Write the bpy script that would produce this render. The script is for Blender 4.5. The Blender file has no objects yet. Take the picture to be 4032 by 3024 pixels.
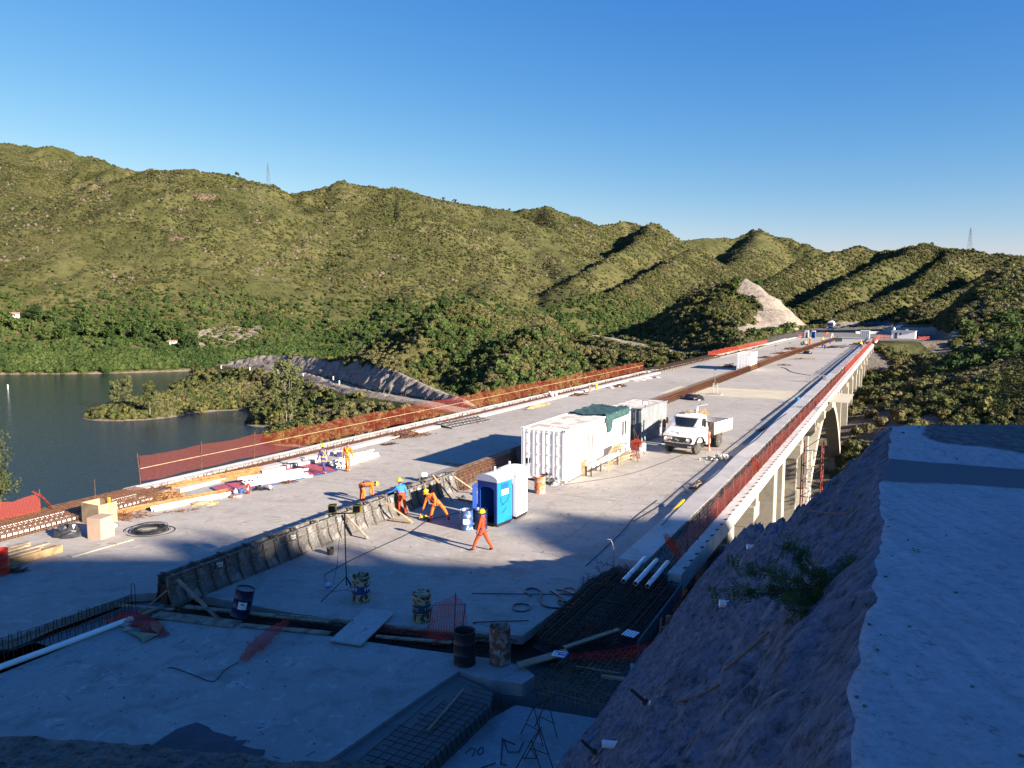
import bpy, bmesh, math, random
import numpy as np
from mathutils import Vector, Matrix, Euler
random.seed(7)
SC = bpy.context.scene
COL = SC.collection
R = math.radians
# ------------------------------------------------------------------ camera, sky, sun, exposure
EYE = 9.8                                   # eye height above the bridge deck (deck top is z = 0)
FL = 3000.0                                 # focal length in pixels of the 4032 px wide photograph
PITCH = math.atan(300.0 / FL)
BA = R(27.1)                                # direction of the bridge, clockwise from +Y
cam_d = bpy.data.cameras.new('camera'); cam = bpy.data.objects.new('camera', cam_d); COL.objects.link(cam)
cam.location = (0, 0, EYE); cam.rotation_euler = (math.pi / 2 - PITCH, 0, 0)
cam_d.sensor_width = 36; cam_d.lens = 36 * FL / 4032; cam_d.clip_start = 0.1; cam_d.clip_end = 9000
SC.camera = cam
SUN_EL = 18.6; SUN_AZ = 128.2
w = bpy.data.worlds.new("World"); SC.world = w; w.use_nodes = True
nt = w.node_tree; nt.nodes.clear()
sky = nt.nodes.new('ShaderNodeTexSky'); sky.sky_type = 'NISHITA'; sky.sun_disc = False
sky.sun_elevation = R(SUN_EL); sky.sun_rotation = R(SUN_AZ); sky.altitude = 700; sky.air_density = 1.25; sky.dust_density = 0.0; sky.ozone_density = 2.4
bg = nt.nodes.new('ShaderNodeBackground'); bg.inputs['Strength'].default_value = 0.062
hs = nt.nodes.new('ShaderNodeHueSaturation'); hs.inputs['Saturation'].default_value = 1.08
ow = nt.nodes.new('ShaderNodeOutputWorld')
nt.links.new(sky.outputs[0], hs.inputs['Color']); 
sp = nt.nodes.new('ShaderNodeSeparateColor'); cb = nt.nodes.new('ShaderNodeCombineColor'); nt.links.new(hs.outputs[0], sp.inputs[0])
for k, (ga, gg) in enumerate(((.63, 1.70), (.545, 1.11), (.718, .52))):      # response of the camera to the sky
    m1 = nt.nodes.new('ShaderNodeMath'); m1.operation = 'MULTIPLY'; m1.inputs[1].default_value = .2185
    m2 = nt.nodes.new('ShaderNodeMath'); m2.operation = 'POWER'; m2.inputs[1].default_value = gg
    m3 = nt.nodes.new('ShaderNodeMath'); m3.operation = 'MULTIPLY'; m3.inputs[1].default_value = ga/.2185
    nt.links.new(sp.outputs[k], m1.inputs[0]); nt.links.new(m1.outputs[0], m2.inputs[0]); nt.links.new(m2.outputs[0], m3.inputs[0]); nt.links.new(m3.outputs[0], cb.inputs[k])
nt.links.new(cb.outputs[0], bg.inputs['Color']); nt.links.new(bg.outputs[0], ow.inputs[0])
sun_d = bpy.data.lights.new('sun', 'SUN'); sun = bpy.data.objects.new('sun', sun_d); COL.objects.link(sun)
sun_d.energy = 5.0; sun_d.angle = R(0.5); sun_d.color = (1.0, 0.86, 0.70)
SUNV = Vector((math.sin(R(SUN_AZ)) * math.cos(R(SUN_EL)), math.cos(R(SUN_AZ)) * math.cos(R(SUN_EL)), math.sin(R(SUN_EL))))
sun.rotation_euler = SUNV.to_track_quat('Z', 'Y').to_euler()
sun.location = (60, -60, 80)
SC.view_settings.view_transform = 'Standard'; SC.view_settings.look = 'None'
SC.view_settings.exposure = 1.93; SC.view_settings.gamma = 1; SC.view_settings.use_curve_mapping = False

# ------------------------------------------------------------------ helpers
SB, CB = math.sin(BA), math.cos(BA)
def B(s, t, z=0.0):
    "bridge coordinates (along, across to the right, up) -> world"
    return Vector((s * SB + t * CB, s * CB - t * SB, z))
def toST(x, y): return x * SB + y * CB, x * CB - y * SB
def at(u, v, z=0.0):
    "world point at height z seen at pixel (u, v) of the 4032x3024 photograph"
    x = (u - 2016) / FL; y = -(v - 1512) / FL
    c, s = math.cos(PITCH), math.sin(PITCH)
    d = Vector((x, c + y * s, -s + y * c)); k = (z - EYE) / d.z
    return Vector((d.x * k, d.y * k, z))
def atd(u, v, D):
    "world point at depth D (along +Y) seen at pixel (u, v) of the 2212 px wide view"
    u *= 4032 / 2212; v *= 4032 / 2212
    x = (u - 2016) / FL; y = -(v - 1512) / FL
    c, s = math.cos(PITCH), math.sin(PITCH)
    d = (x, c + y * s, -s + y * c); k = D / d[1]
    return (d[0] * k, D, EYE + d[2] * k)
ROTB = -BA
def props(o, label=None, cat=None, group=None, kind=None):
    if label: o['label'] = label
    if cat: o['category'] = cat
    if group: o['group'] = group
    if kind: o['kind'] = kind
    return o
class MB:
    "collects shapes into one mesh"
    def __init__(s): s.v = []; s.f = []; s.m = []; s.mi = 0; s.uv = None
    def add(s, vs, fs):
        n = len(s.v); s.v.extend(Vector(p) for p in vs)
        for f in fs: s.f.append([i + n for i in f]); s.m.append(s.mi)
    def box(s, c, d, rz=0, M=None):
        x, y, z = d[0] / 2, d[1] / 2, d[2] / 2
        vs = [Vector(p) for p in ((-x,-y,-z),(x,-y,-z),(x,y,-z),(-x,y,-z),(-x,-y,z),(x,-y,z),(x,y,z),(-x,y,z))]
        if M is None: M = Matrix.Rotation(rz, 3, 'Z')
        vs = [M @ p + Vector(c) for p in vs]
        s.add(vs, [(0,3,2,1),(4,5,6,7),(0,1,5,4),(1,2,6,5),(2,3,7,6),(3,0,4,7)])
    def bx(s, x0, x1, y0, y1, z0, z1): s.box(((x0+x1)/2, (y0+y1)/2, (z0+z1)/2), (abs(x1-x0), abs(y1-y0), abs(z1-z0)))
    def beam(s, p0, p1, w, h):
        "rectangular bar between two points, w sideways, h upwards"
        p0 = Vector(p0); p1 = Vector(p1); d = p1 - p0; L = d.length
        if L < 1e-6: return
        y = d.normalized(); up = Vector((0,0,1)) if abs(y.z) < .95 else Vector((1,0,0))
        x = y.cross(up).normalized(); z = x.cross(y)
        M = Matrix((x, y, z)).transposed()
        s.box((p0 + p1) / 2, (w, L, h), M=M)
    def bar(s, p0, p1, r, n=4, r1=None):
        p0 = Vector(p0); p1 = Vector(p1); d = (p1 - p0)
        if d.length < 1e-6: return
        r1 = r if r1 is None else r1
        d.normalize(); a = d.orthogonal().normalized(); b = d.cross(a)
        vs = []
        for p, q in ((p0, r), (p1, r1)):
            for i in range(n):
                t = 2 * math.pi * i / n + .4; vs.append(p + (a * math.cos(t) + b * math.sin(t)) * q)
        fs = [(i, (i+1) % n, n + (i+1) % n, n + i) for i in range(n)] + [tuple(range(n))[::-1], tuple(range(n, 2*n))]
        s.add(vs, fs)
    def tube(s, pts, r, n=6, closed=False):
        pts = [Vector(p) for p in pts]; N = len(pts); rr = r if isinstance(r, (list, tuple)) else [r] * N
        vs = []; prev = None
        for i, p in enumerate(pts):
            a = pts[(i-1) % N] if (i or closed) else p; b = pts[(i+1) % N] if (i < N-1 or closed) else p
            d = (b - a).normalized()
            if prev is None: x = d.orthogonal().normalized()
            else:
                x = prev - d * prev.dot(d); x = x.normalized() if x.length > 1e-6 else d.orthogonal().normalized()
            prev = x; y = d.cross(x)
            for k in range(n):
                t = 2 * math.pi * k / n; vs.append(p + (x * math.cos(t) + y * math.sin(t)) * rr[i])
        fs = []
        for i in range(N if closed else N - 1):
            j = (i + 1) % N
            for k in range(n): fs.append((i*n+k, i*n+(k+1) % n, j*n+(k+1) % n, j*n+k))
        if not closed: fs += [tuple(range(n))[::-1], tuple(range((N-1)*n, N*n))]
        s.add(vs, fs)
    def lathe(s, prof, n=20, c=(0,0,0), cap=True, M=None):
        vs = []; c = Vector(c)
        for (r, z) in prof:
            for k in range(n):
                t = 2*math.pi*k/n; p = Vector((r*math.cos(t), r*math.sin(t), z))
                vs.append((M @ p if M else p) + c)
        fs = []
        for i in range(len(prof)-1):
            for k in range(n): fs.append((i*n+k, i*n+(k+1) % n, (i+1)*n+(k+1) % n, (i+1)*n+k))
        if cap: fs += [tuple(range(n))[::-1], tuple(range((len(prof)-1)*n, len(prof)*n))]
        s.add(vs, fs)
    def prism(s, poly, z0, z1, f=None):
        "poly: list of (x, y); f maps to 3D"
        n = len(poly); g = f or (lambda x, y, z: Vector((x, y, z)))
        vs = [g(x, y, z0) for x, y in poly] + [g(x, y, z1) for x, y in poly]
        a = sum(poly[i][0]*poly[(i+1) % n][1]-poly[(i+1) % n][0]*poly[i][1] for i in range(n))
        side = [(i, (i+1) % n, n+(i+1) % n, n+i) for i in range(n)]
        fs = side + [tuple(range(n))[::-1], tuple(range(n, 2*n))]
        if a < 0: fs = [q[::-1] for q in fs]
        s.add(vs, fs)
    def extr(s, poly, p0, p1, side, up=(0,0,1)):
        "poly (a, b) in the plane spanned by side/up, swept from p0 to p1"
        p0 = Vector(p0); p1 = Vector(p1); side = Vector(side).normalized(); up = Vector(up)
        n = len(poly); vs = [p + side*a + up*b for p in (p0, p1) for a, b in poly]
        s.add(vs, [(i, (i+1) % n, n+(i+1) % n, n+i) for i in range(n)] + [tuple(range(n))[::-1], tuple(range(n, 2*n))])
    def sphere(s, c, r, nu=10, nv=7, M=None):
        c = Vector(c); r = Vector(r) if not isinstance(r, (int, float)) else Vector((r, r, r)); vs = []
        for i in range(nv+1):
            ph = math.pi*i/nv
            for k in range(nu):
                t = 2*math.pi*k/nu; p = Vector((r.x*math.sin(ph)*math.cos(t), r.y*math.sin(ph)*math.sin(t), r.z*math.cos(ph)))
                vs.append((M @ p if M else p) + c)
        s.add(vs, [(i*nu+k, (i+1)*nu+k, (i+1)*nu+(k+1) % nu, i*nu+(k+1) % nu) for i in range(nv) for k in range(nu)])
    def quad(s, a, b, c, d): s.add([a, b, c, d], [(0,1,2,3)])
    def obj(s, name, mat, parent=None, smooth=False, bevel=0, loc=None, rz=0, label=None, cat=None, group=None, kind=None):
        me = bpy.data.meshes.new(name); me.from_pydata([tuple(p) for p in s.v], [], s.f)
        mats = mat if isinstance(mat, (list, tuple)) else [mat]
        for m in mats: me.materials.append(m)
        if len(mats) > 1: me.polygons.foreach_set('material_index', s.m)
        if s.uv:
            ul = me.uv_layers.new(name='UVMap'); ul.data.foreach_set('uv', [c for q in s.uv for c in q])
        me.validate(); bm = bmesh.new(); bm.from_mesh(me)
        if not s.uv: bmesh.ops.recalc_face_normals(bm, faces=bm.faces)
        if bevel: bmesh.ops.bevel(bm, geom=[e for e in bm.edges if len(e.link_faces) == 2 and e.calc_face_angle(0) > .6], offset=bevel, segments=1, affect='EDGES', clamp_overlap=True)
        bm.to_mesh(me); bm.free()
        if smooth:
            me.polygons.foreach_set('use_smooth', [True]*len(me.polygons))
            if smooth != 'all': me.set_sharp_from_angle(angle=R(40))
        o = bpy.data.objects.new(name, me); COL.objects.link(o)
        if parent: o.parent = parent
        if loc is not None: o.location = loc
        o.rotation_euler.z = rz
        return props(o, label, cat, group, kind)
def thing(name, loc, rz, label, cat, group=None):
    o = bpy.data.objects.new(name, None); COL.objects.link(o); o.empty_display_size = .2
    o.location = loc; o.rotation_euler = (0, 0, rz)
    return props(o, label, cat, group)
def children(o, cache={}): return [c for c in bpy.data.objects if c.parent is o]
def dup(o, loc=None, rz=None, label=None, group=None, rot=None, scale=None):
    kids = {}
    for c in bpy.data.objects:
        if c.parent is not None: kids.setdefault(c.parent.name, []).append(c)
    def rec(a, p):
        c = a.copy(); COL.objects.link(c); c.parent = p
        for k in kids.get(a.name, []): rec(k, c)
        return c
    c = rec(o, None)
    if loc is not None: c.location = loc
    if rz is not None: c.rotation_euler.z = rz
    if rot is not None: c.rotation_euler = rot
    if scale is not None: c.scale = (scale,)*3 if isinstance(scale, (int, float)) else scale
    if label: c['label'] = label
    if group: c['group'] = group
    return c
# ------------------------------------------------------------------ materials
def newmat(name):
    m = bpy.data.materials.new(name); m.use_nodes = True; n = m.node_tree
    b = n.nodes['Principled BSDF']; return m, n, b
def ramp(n, fac, stops):
    r = n.nodes.new('ShaderNodeValToRGB'); e = r.color_ramp.elements
    while len(e) < len(stops): e.new(.5)
    for i, (p, c) in enumerate(stops):
        e[i].position = p; e[i].color = (c if isinstance(c, (tuple, list)) else (c, c, c)) + (1,) if not isinstance(c, (int, float)) else (c, c, c, 1)
    n.links.new(fac, r.inputs[0]); return r.outputs[0]
def noise(n, vec, scale, detail=4, rough=.55, dist=0):
    t = n.nodes.new('ShaderNodeTexNoise'); t.inputs['Scale'].default_value = scale; t.inputs['Detail'].default_value = detail
    t.inputs['Roughness'].default_value = rough; t.inputs['Distortion'].default_value = dist
    if vec is not None: n.links.new(vec, t.inputs['Vector'])
    return t.outputs['Fac']
def mixc(n, fac, a, b, mode='MIX'):
    m = n.nodes.new('ShaderNodeMix'); m.data_type = 'RGBA'; m.blend_type = mode
    for ix, val in ((0, fac), (6, a), (7, b)):
        sock = m.inputs[ix]
        if hasattr(val, 'links'): n.links.new(val, sock)
        elif isinstance(val, (int, float)): sock.default_value = val if ix == 0 else (val, val, val, 1)
        else: sock.default_value = tuple(val) + (1,)
    return m.outputs[2]
def mapping(n, vec, scale=(1,1,1), rot=(0,0,0)):
    mp = n.nodes.new('ShaderNodeMapping'); mp.inputs['Scale'].default_value = scale; mp.inputs['Rotation'].default_value = rot
    n.links.new(vec, mp.inputs[0]); return mp.outputs[0]
def bump(n, b, h, strength=.3, dist=.02):
    bp = n.nodes.new('ShaderNodeBump'); bp.inputs['Strength'].default_value = strength; bp.inputs['Distance'].default_value = dist
    n.links.new(h, bp.inputs['Height']); n.links.new(bp.outputs[0], b.inputs['Normal'])
def texco(n, kind='Object'):
    if kind == 'Pos': g = n.nodes.new('ShaderNodeNewGeometry'); return g.outputs['Position']
    return n.nodes.new('ShaderNodeTexCoord').outputs[kind]
def simple(name, c, rough=.7, metal=0, var=.18, scale=3.0, dirt=None, dscale=1.5, dth=.55, bmp=0, spec=.5, co='Object'):
    "base colour with soft variation and optional patches of a second colour"
    m, n, b = newmat(name); v = texco(n, co)
    f = noise(n, v, scale, 5, .6)
    lo = tuple(x*(1-var) for x in c); hi = tuple(min(1, x*(1+var)) for x in c)
    col = ramp(n, f, [(.3, lo), (.7, hi)])
    if dirt:
        g = noise(n, v, dscale, 6, .65, .3)
        fac = ramp(n, g, [(dth-.03, 0.0), (dth+.05, 1.0)])
        col = mixc(n, fac, col, dirt)
    n.links.new(col, b.inputs['Base Color']); b.inputs['Roughness'].default_value = rough; b.inputs['Metallic'].default_value = metal
    b.inputs['Specular IOR Level'].default_value = spec
    if bmp: bump(n, b, noise(n, v, scale*4, 4), bmp, .01)
    return m
M = {}
def concrete(name, c, stain, big=.12, bmp=.35, streak=None, fine=6.0, pale=None, bd=.02, pit_shade=None):
    m, n, b = newmat(name); p = texco(n, 'Pos')
    a = noise(n, p, big, 6, .6, .4); f = noise(n, p, fine, 6, .7); g = noise(n, p, .9, 6, .65, .8)
    col = ramp(n, a, [(.3, tuple(x*.82 for x in c)), (.52, c), (.72, tuple(min(1, x*1.12) for x in c))])
    col = mixc(n, ramp(n, g, [(.50, 0.0), (.68, .75)]), col, stain)
    if pale: col = mixc(n, ramp(n, noise(n, p, 1.7, 7, .7, 1.2), [(.56, 0.0), (.66, .7)]), col, pale)
    if streak:
        st = noise(n, mapping(n, p, streak[0], streak[1]), 1.0, 5, .7)
        col = mixc(n, ramp(n, st, [(.5, 0.0), (.72, .55)]), col, tuple(x*.7 for x in c))
        st2 = noise(n, mapping(n, p, tuple(k*1.7 for k in streak[0]), streak[1]), 1.0, 5, .7)
        col = mixc(n, ramp(n, st2, [(.55, 0.0), (.75, .5)]), col, tuple(min(1, x*1.35) for x in c))
    col = mixc(n, ramp(n, f, [(.3, 0.35), (.6, 0.0)]), col, tuple(x*.6 for x in c))
    if pit_shade: col = mixc(n, 1.0, col, ramp(n, noise(n, p, pit_shade, 9, .82, .3), [(.38, .25), (.47, .92), (.60, 1.55)]), 'MULTIPLY')  # speckle noise puts the shade of small pits into the colour
    n.links.new(col, b.inputs['Base Color']); b.inputs['Roughness'].default_value = .9; b.inputs['Specular IOR Level'].default_value = .25
    bump(n, b, f, bmp, bd)
    return m
M['deck'] = concrete('deck_concrete', (.345, .322, .292), (.235, .205, .165), .08, .3, ((.35, 2.2, 1), (0, 0, -BA + R(90))), 5, (.45, .43, .405))
M['slab'] = concrete('slab_concrete', (.33, .32, .30), (.19, .185, .165), .25, .5, None, 7, (.46, .46, .45))
M['conc'] = concrete('cast_concrete', (.36, .335, .28), (.24, .21, .165), .2, .3, ((.15, .15, 2.5), (0, 0, 0)), 4)
M['curb'] = concrete('pale_concrete', (.50, .48, .45), (.33, .31, .28), .3, .4, None, 6)
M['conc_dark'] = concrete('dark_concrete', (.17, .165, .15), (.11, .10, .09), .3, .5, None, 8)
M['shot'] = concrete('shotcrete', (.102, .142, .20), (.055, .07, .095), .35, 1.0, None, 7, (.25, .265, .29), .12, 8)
M['bench'] = concrete('bench_concrete', (.40, .40, .40), (.33, .33, .33), .3, .35, ((5, .6, 1), (0, 0, R(-20))), 9)
M['earth'] = concrete('dark_earth', (.13, .115, .10), (.08, .07, .06), .5, 1.0, None, 6, None, .06, 5)
M['rock'] = concrete('cut_rock', (.38, .33, .28), (.22, .19, .16), .05, 1.0, ((.5, .5, .12), (0, 0, 0)), 1.2, (.5, .45, .40))
M['road'] = concrete('dirt_road', (.42, .37, .30), (.33, .28, .22), .05, .4, None, 1.0)
M['asph'] = concrete('road_base', (.16, .15, .14), (.22, .20, .17), .03, .4, None, 1.0)
M['rust'] = simple('rusty_steel', (.13, .055, .028), .85, .2, .4, 8, (.07, .032, .02), 5)
M['rebar'] = simple('dark_rebar', (.055, .032, .022), .8, .3, .4, 9)
M['rebar2'] = simple('brown_rebar', (.19, .085, .04), .85, .2, .4, 7, (.10, .05, .03), 4)
M['ltrebar'] = simple('dusty_rebar', (.26, .17, .10), .85, .1, .4, 7, (.12, .07, .04), 4)
M['stone'] = simple('loose_stone', (.34, .33, .31), .9, 0, .3, 6)
M['galv'] = simple('grey_steel', (.30, .30, .30), .5, .6, .25, 5, (.14, .11, .09), 4)
M['form'] = simple('formwork_steel', (.095, .092, .088), .8, .1, .35, 5, (.19, .18, .17), 3.0, .55, .1)
M['formdk'] = simple('formwork_frame', (.10, .085, .075), .8, .3, .5, 7, (.27, .25, .22), 5)
M['black'] = simple('black_plastic', (.018, .019, .021), .45, 0, .3, 4)
M['blackbag'] = simple('black_sheet', (.03, .032, .038), .35, 0, .4, 6)
M['rubber'] = simple('rubber', (.03, .029, .028), .85, 0, .3, 9, (.10, .09, .075), 6)
M['white'] = simple('white_paint', (.80, .80, .79), .5, 0, .04, 2, (.62, .60, .56), 1.6, .66)
M['whitec'] = simple('container_white', (.82, .82, .81), .55, 0, .03, 1.0, (.70, .69, .67), .9, .68)
M['pvc'] = simple('white_pvc', (.82, .82, .80), .4, 0, .04, 3)
M['bluet'] = simple('blue_plastic', (.005, .16, .52), .45, 0, .08, 2, (.05, .25, .58), 3.5, .66)
M['bluedk'] = simple('navy_plastic', (.008, .05, .26), .5, 0, .1, 2)
M['roofgrey'] = simple('grey_plastic', (.62, .63, .65), .5, 0, .08, 3)
M['wood'] = simple('sawn_timber', (.33, .225, .12), .8, 0, .3, 3, (.20, .125, .06), 2, .55, .2)
M['wood2'] = simple('pale_timber', (.31, .235, .14), .8, 0, .25, 3, (.22, .155, .09), 2, .56, .2)
M['wood3'] = simple('weathered_timber', (.25, .20, .145), .85, 0, .35, 3, (.14, .11, .08), 2, .55, .2)
M['ply'] = simple('plywood', (.37, .27, .20), .7, 0, .1, 2, (.30, .21, .15), 2, .6)
M['plyg'] = simple('grey_board', (.36, .36, .35), .8, 0, .2, 2, (.24, .23, .21), 2, .58)
M['plyred'] = simple('red_faced_panel', (.36, .065, .08), .5, 0, .12, 1.5)
M['bluepaint'] = simple('blue_paint', (.02, .055, .17), .5, .2, .25, 4)
M['drumblue'] = simple('drum_blue', (.03, .08, .22), .55, .2, .3, 4, (.42, .40, .36), 5, .57)
M['drumnavy'] = simple('drum_navy', (.012, .02, .06), .4, .2, .2, 4)
M['drumorg'] = simple('drum_orange', (.55, .13, .05), .7, .1, .25, 4, (.62, .36, .26), 3, .5)
M['drumred'] = simple('drum_red', (.50, .025, .015), .6, .1, .15, 4)
M['drumrust'] = simple('drum_rust', (.24, .11, .07), .85, .1, .35, 5, (.42, .34, .28), 5, .53)
M['drumold'] = simple('drum_old_paint', (.42, .37, .22), .75, .1, .3, 6, (.045, .03, .02), 8, .5)
M['drumteal'] = simple('drum_teal', (.02, .07, .11), .7, .1, .3, 6, (.03, .022, .018), 6, .5)
M['orange'] = simple('orange_coverall', (.85, .13, .008), .85, 0, .15, 5, (.60, .10, .012), 4, .6, .3)
M['orangered'] = simple('red_orange_coverall', (.52, .05, .008), .85, 0, .15, 5, None, 4, .6, .3)
M['navy'] = simple('navy_coverall', (.035, .028, .12), .85, 0, .15, 5, None, 4, .6, .3)
M['blueshirt'] = simple('blue_shirt', (.02, .15, .50), .85, 0, .1, 5, None, 4, .6, .3)
M['skin'] = simple('skin', (.32, .17, .11), .6, 0, .05, 8)
M['boot'] = simple('boot', (.03, .02, .015), .7, 0, .2, 8)
M['dustyboot'] = simple('dusty_boot', (.27, .21, .16), .8, 0, .2, 8)
M['glove'] = simple('glove', (.05, .045, .05), .8, 0, .2, 8)
M['hair'] = simple('dark_hair', (.012, .010, .009), .8, 0, .2, 20)
M['helmet'] = simple('yellow_helmet', (.88, .62, .01), .35, 0, .04, 4)
M['strapy'] = simple('yellow_strap', (.80, .48, .05), .7, 0, .1, 9)
M['strapb'] = simple('dark_strap', (.03, .03, .10), .7, 0, .2, 9)
M['ropeb'] = simple('rope_hank', (.62, .60, .56), .8, 0, .2, 20)
M['yellow'] = simple('yellow_paint', (.75, .50, .01), .5, 0, .1, 5)
M['redpaint'] = simple('red_paint', (.50, .02, .015), .4, 0, .1, 5)
M['redsteel'] = simple('red_lead_steel', (.30, .05, .03), .7, .1, .25, 5)
M['sticker'] = simple('white_sticker', (.78, .78, .77), .5, 0, .03, 5)
M['inkb'] = simple('blue_ink', (.02, .05, .25), .6, 0, .05, 5)
M['inkr'] = simple('red_ink', (.55, .02, .02), .6, 0, .05, 5)
M['inkk'] = simple('dark_ink', (.03, .03, .035), .6, 0, .05, 5)
M['greentarp'] = simple('dark_green_tarp', (.016, .055, .055), .7, 0, .3, 4, (.03, .08, .075), 3, .55, .2)
M['winglass'], _n, _b = newmat('dark_glass'); _b.inputs['Base Color'].default_value = (.02, .025, .03, 1); _b.inputs['Roughness'].default_value = .08
M['lamp'], _n, _b = newmat('headlight_glass'); _b.inputs['Base Color'].default_value = (.55, .56, .56, 1); _b.inputs['Roughness'].default_value = .12; _b.inputs['Metallic'].default_value = .6
M['chrome'], _n, _b = newmat('chrome'); _b.inputs['Base Color'].default_value = (.7, .7, .7, 1); _b.inputs['Roughness'].default_value = .25; _b.inputs['Metallic'].default_value = 1
def bottle_mat():
    m, n, b = newmat('clear_plastic'); b.inputs['Base Color'].default_value = (.55, .68, .78, 1); b.inputs['Roughness'].default_value = .15
    b.inputs['Alpha'].default_value = .6; return m
M['bottle'] = bottle_mat()
def net_mat(name, c, cell=.055, fill=.42, hole=0.0):
    "knotted safety netting: real holes in the sheet, from UV metres"
    m, n, b = newmat(name); uv = n.nodes.new('ShaderNodeTexCoord').outputs['UV']
    b.inputs['Base Color'].default_value = c + (1,); b.inputs['Roughness'].default_value = .7
    sx = n.nodes.new('ShaderNodeSeparateXYZ'); n.links.new(uv, sx.inputs[0]); masks = []
    for k, cs, fl in ((0, cell, fill), (1, cell * .75, fill * 1.05)):
        d = n.nodes.new('ShaderNodeMath'); d.operation = 'DIVIDE'; n.links.new(sx.outputs[k], d.inputs[0]); d.inputs[1].default_value = cs
        f = n.nodes.new('ShaderNodeMath'); f.operation = 'FRACT'; n.links.new(d.outputs[0], f.inputs[0])
        l = n.nodes.new('ShaderNodeMath'); l.operation = 'LESS_THAN'; n.links.new(f.outputs[0], l.inputs[0]); l.inputs[1].default_value = fl
        masks.append(l.outputs[0])
    mx = n.nodes.new('ShaderNodeMath'); mx.operation = 'MAXIMUM'; n.links.new(masks[0], mx.inputs[0]); n.links.new(masks[1], mx.inputs[1])
    n.links.new(mx.outputs[0], b.inputs['Alpha'])
    tr = n.nodes.new('ShaderNodeBsdfTranslucent'); tr.inputs[0].default_value = c + (1,)
    ms = n.nodes.new('ShaderNodeMixShader'); ms.inputs[0].default_value = .35
    tp = n.nodes.new('ShaderNodeBsdfTransparent'); ms2 = n.nodes.new('ShaderNodeMixShader')
    b.inputs['Alpha'].default_value = 1
    for l in list(b.inputs['Alpha'].links): n.links.remove(l)
    n.links.new(b.outputs[0], ms.inputs[1]); n.links.new(tr.outputs[0], ms.inputs[2])
    n.links.new(mx.outputs[0], ms2.inputs[0]); n.links.new(tp.outputs[0], ms2.inputs[1]); n.links.new(ms.outputs[0], ms2.inputs[2])
    n.links.new(ms2.outputs[0], n.nodes['Material Output'].inputs[0])
    return m
M['net'] = net_mat('orange_netting', (.31, .048, .02), .075, .14)
M['netr'] = net_mat('red_netting', (.55, .04, .03), .085, .20)
M['netdense'] = net_mat('bunched_netting', (.40, .052, .022), .06, .27)
def sheet(name, rows, mat, parent=None, **kw):
    "grid of points (rows of equal length) with UVs in metres"
    nr, nc = len(rows), len(rows[0]); mb = MB(); mb.v = [Vector(p) for r in rows for p in r]; mb.uv = []
    us = []
    for r in rows:
        a = [0.0]
        for i in range(1, nc): a.append(a[-1] + (Vector(r[i]) - Vector(r[i-1])).length)
        us.append(a)
    vs = [[0.0]*nc]
    for j in range(1, nr): vs.append([vs[-1][i] + (Vector(rows[j][i]) - Vector(rows[j-1][i])).length for i in range(nc)])
    for j in range(nr-1):
        for i in range(nc-1):
            q = [(j, i), (j, i+1), (j+1, i+1), (j+1, i)]
            mb.f.append([a*nc+b for a, b in q]); mb.m.append(0); mb.uv += [(us[a][b], vs[a][b]) for a, b in q]
    return mb.obj(name, mat, parent, **kw)
# ------------------------------------------------------------------ terrain
def vnoise(x, y, seed=0):
    "smooth value noise on numpy arrays, 0..1"
    xi = np.floor(x).astype(np.int64); yi = np.floor(y).astype(np.int64); xf = x - xi; yf = y - yi
    u = xf*xf*(3-2*xf); v = yf*yf*(3-2*yf)
    def h(a, b):
        n = (a*374761393 + b*668265263 + seed*974711) & 0x7fffffff
        n = ((n ^ (n >> 13)) * 1274126177) & 0x7fffffff
        n = (n ^ (n >> 16)) & 0xffff
        return n / 65535.0
    return (h(xi, yi)*(1-u) + h(xi+1, yi)*u)*(1-v) + (h(xi, yi+1)*(1-u) + h(xi+1, yi+1)*u)*v
def fbm(x, y, s, o=4, seed=0, ridged=False):
    r = np.zeros_like(x); a = 1.0; t = 0
    for k in range(o):
        n = vnoise(x/s + 17.3*k, y/s + 9.1*k, seed+k)
        if ridged: n = 1 - np.abs(2*n-1)
        r += a*n; t += a; a *= .5; s *= .5
    return r/t
WATER = -38.0
P3 = lambda L: [atd(*p) for p in L]
RIDGES = []   # points, slope, flat half width, crest rounding
def ridge(pts, slope, flat=0, rnd=12, low=0): RIDGES.append(([(p[0], p[1], p[2]-low) for p in pts], slope, flat, rnd))
ridge(P3([(-500,330,1500),(-150,300,1500),(0,309,1500),(110,322,1480),(190,345,1450),(250,368,1420),(300,372,1400),(360,400,1400)]), .42)
ridge(P3([(290,392,1050),(330,367,1050),(420,369,1060),(500,381,1080),(560,403,1100),(600,424,1120),(640,420,1130),(700,404,1150),(760,399,1160),(860,409,1180),(930,431,1210),(1000,441,1240),(1080,453,1250),(1115,470,1230),(1180,540,1100),(1245,605,960)]), .50)
ridge(P3([(0,309,1500),(60,410,1180),(70,500,960),(20,600,760)]), .42)
ridge(P3([(-250,330,1400),(-300,450,1000),(-350,600,760)]), .42)
ridge(P3([(330,367,1050),(230,430,950),(130,500,850),(60,580,760)]), .45)
ridge(P3([(420,369,1060),(400,470,930),(340,570,800),(300,650,690)]), .42)
ridge(P3([(600,424,1120),(540,520,960),(470,620,790),(440,690,690)]), .45)
ridge(P3([(760,399,1160),(700,500,1000),(620,600,850),(570,700,680)]), .42)
ridge(P3([(860,409,1180),(830,520,1020),(760,620,850),(720,690,720)]), .45)
ridge(P3([(930,431,1210),(960,530,1050),(900,620,850),(850,690,700)]), .44)
ridge(P3([(1080,453,1250),(1090,560,1050),(1040,640,820),(960,690,700)]), .44)
ridge(P3([(1060,470,1600),(1140,452,1500),(1180,447,1500),(1240,466,1480),(1290,488,1450),(1350,479,1500),(1410,491,1450),(1455,520,1400)]), .60)
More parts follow.
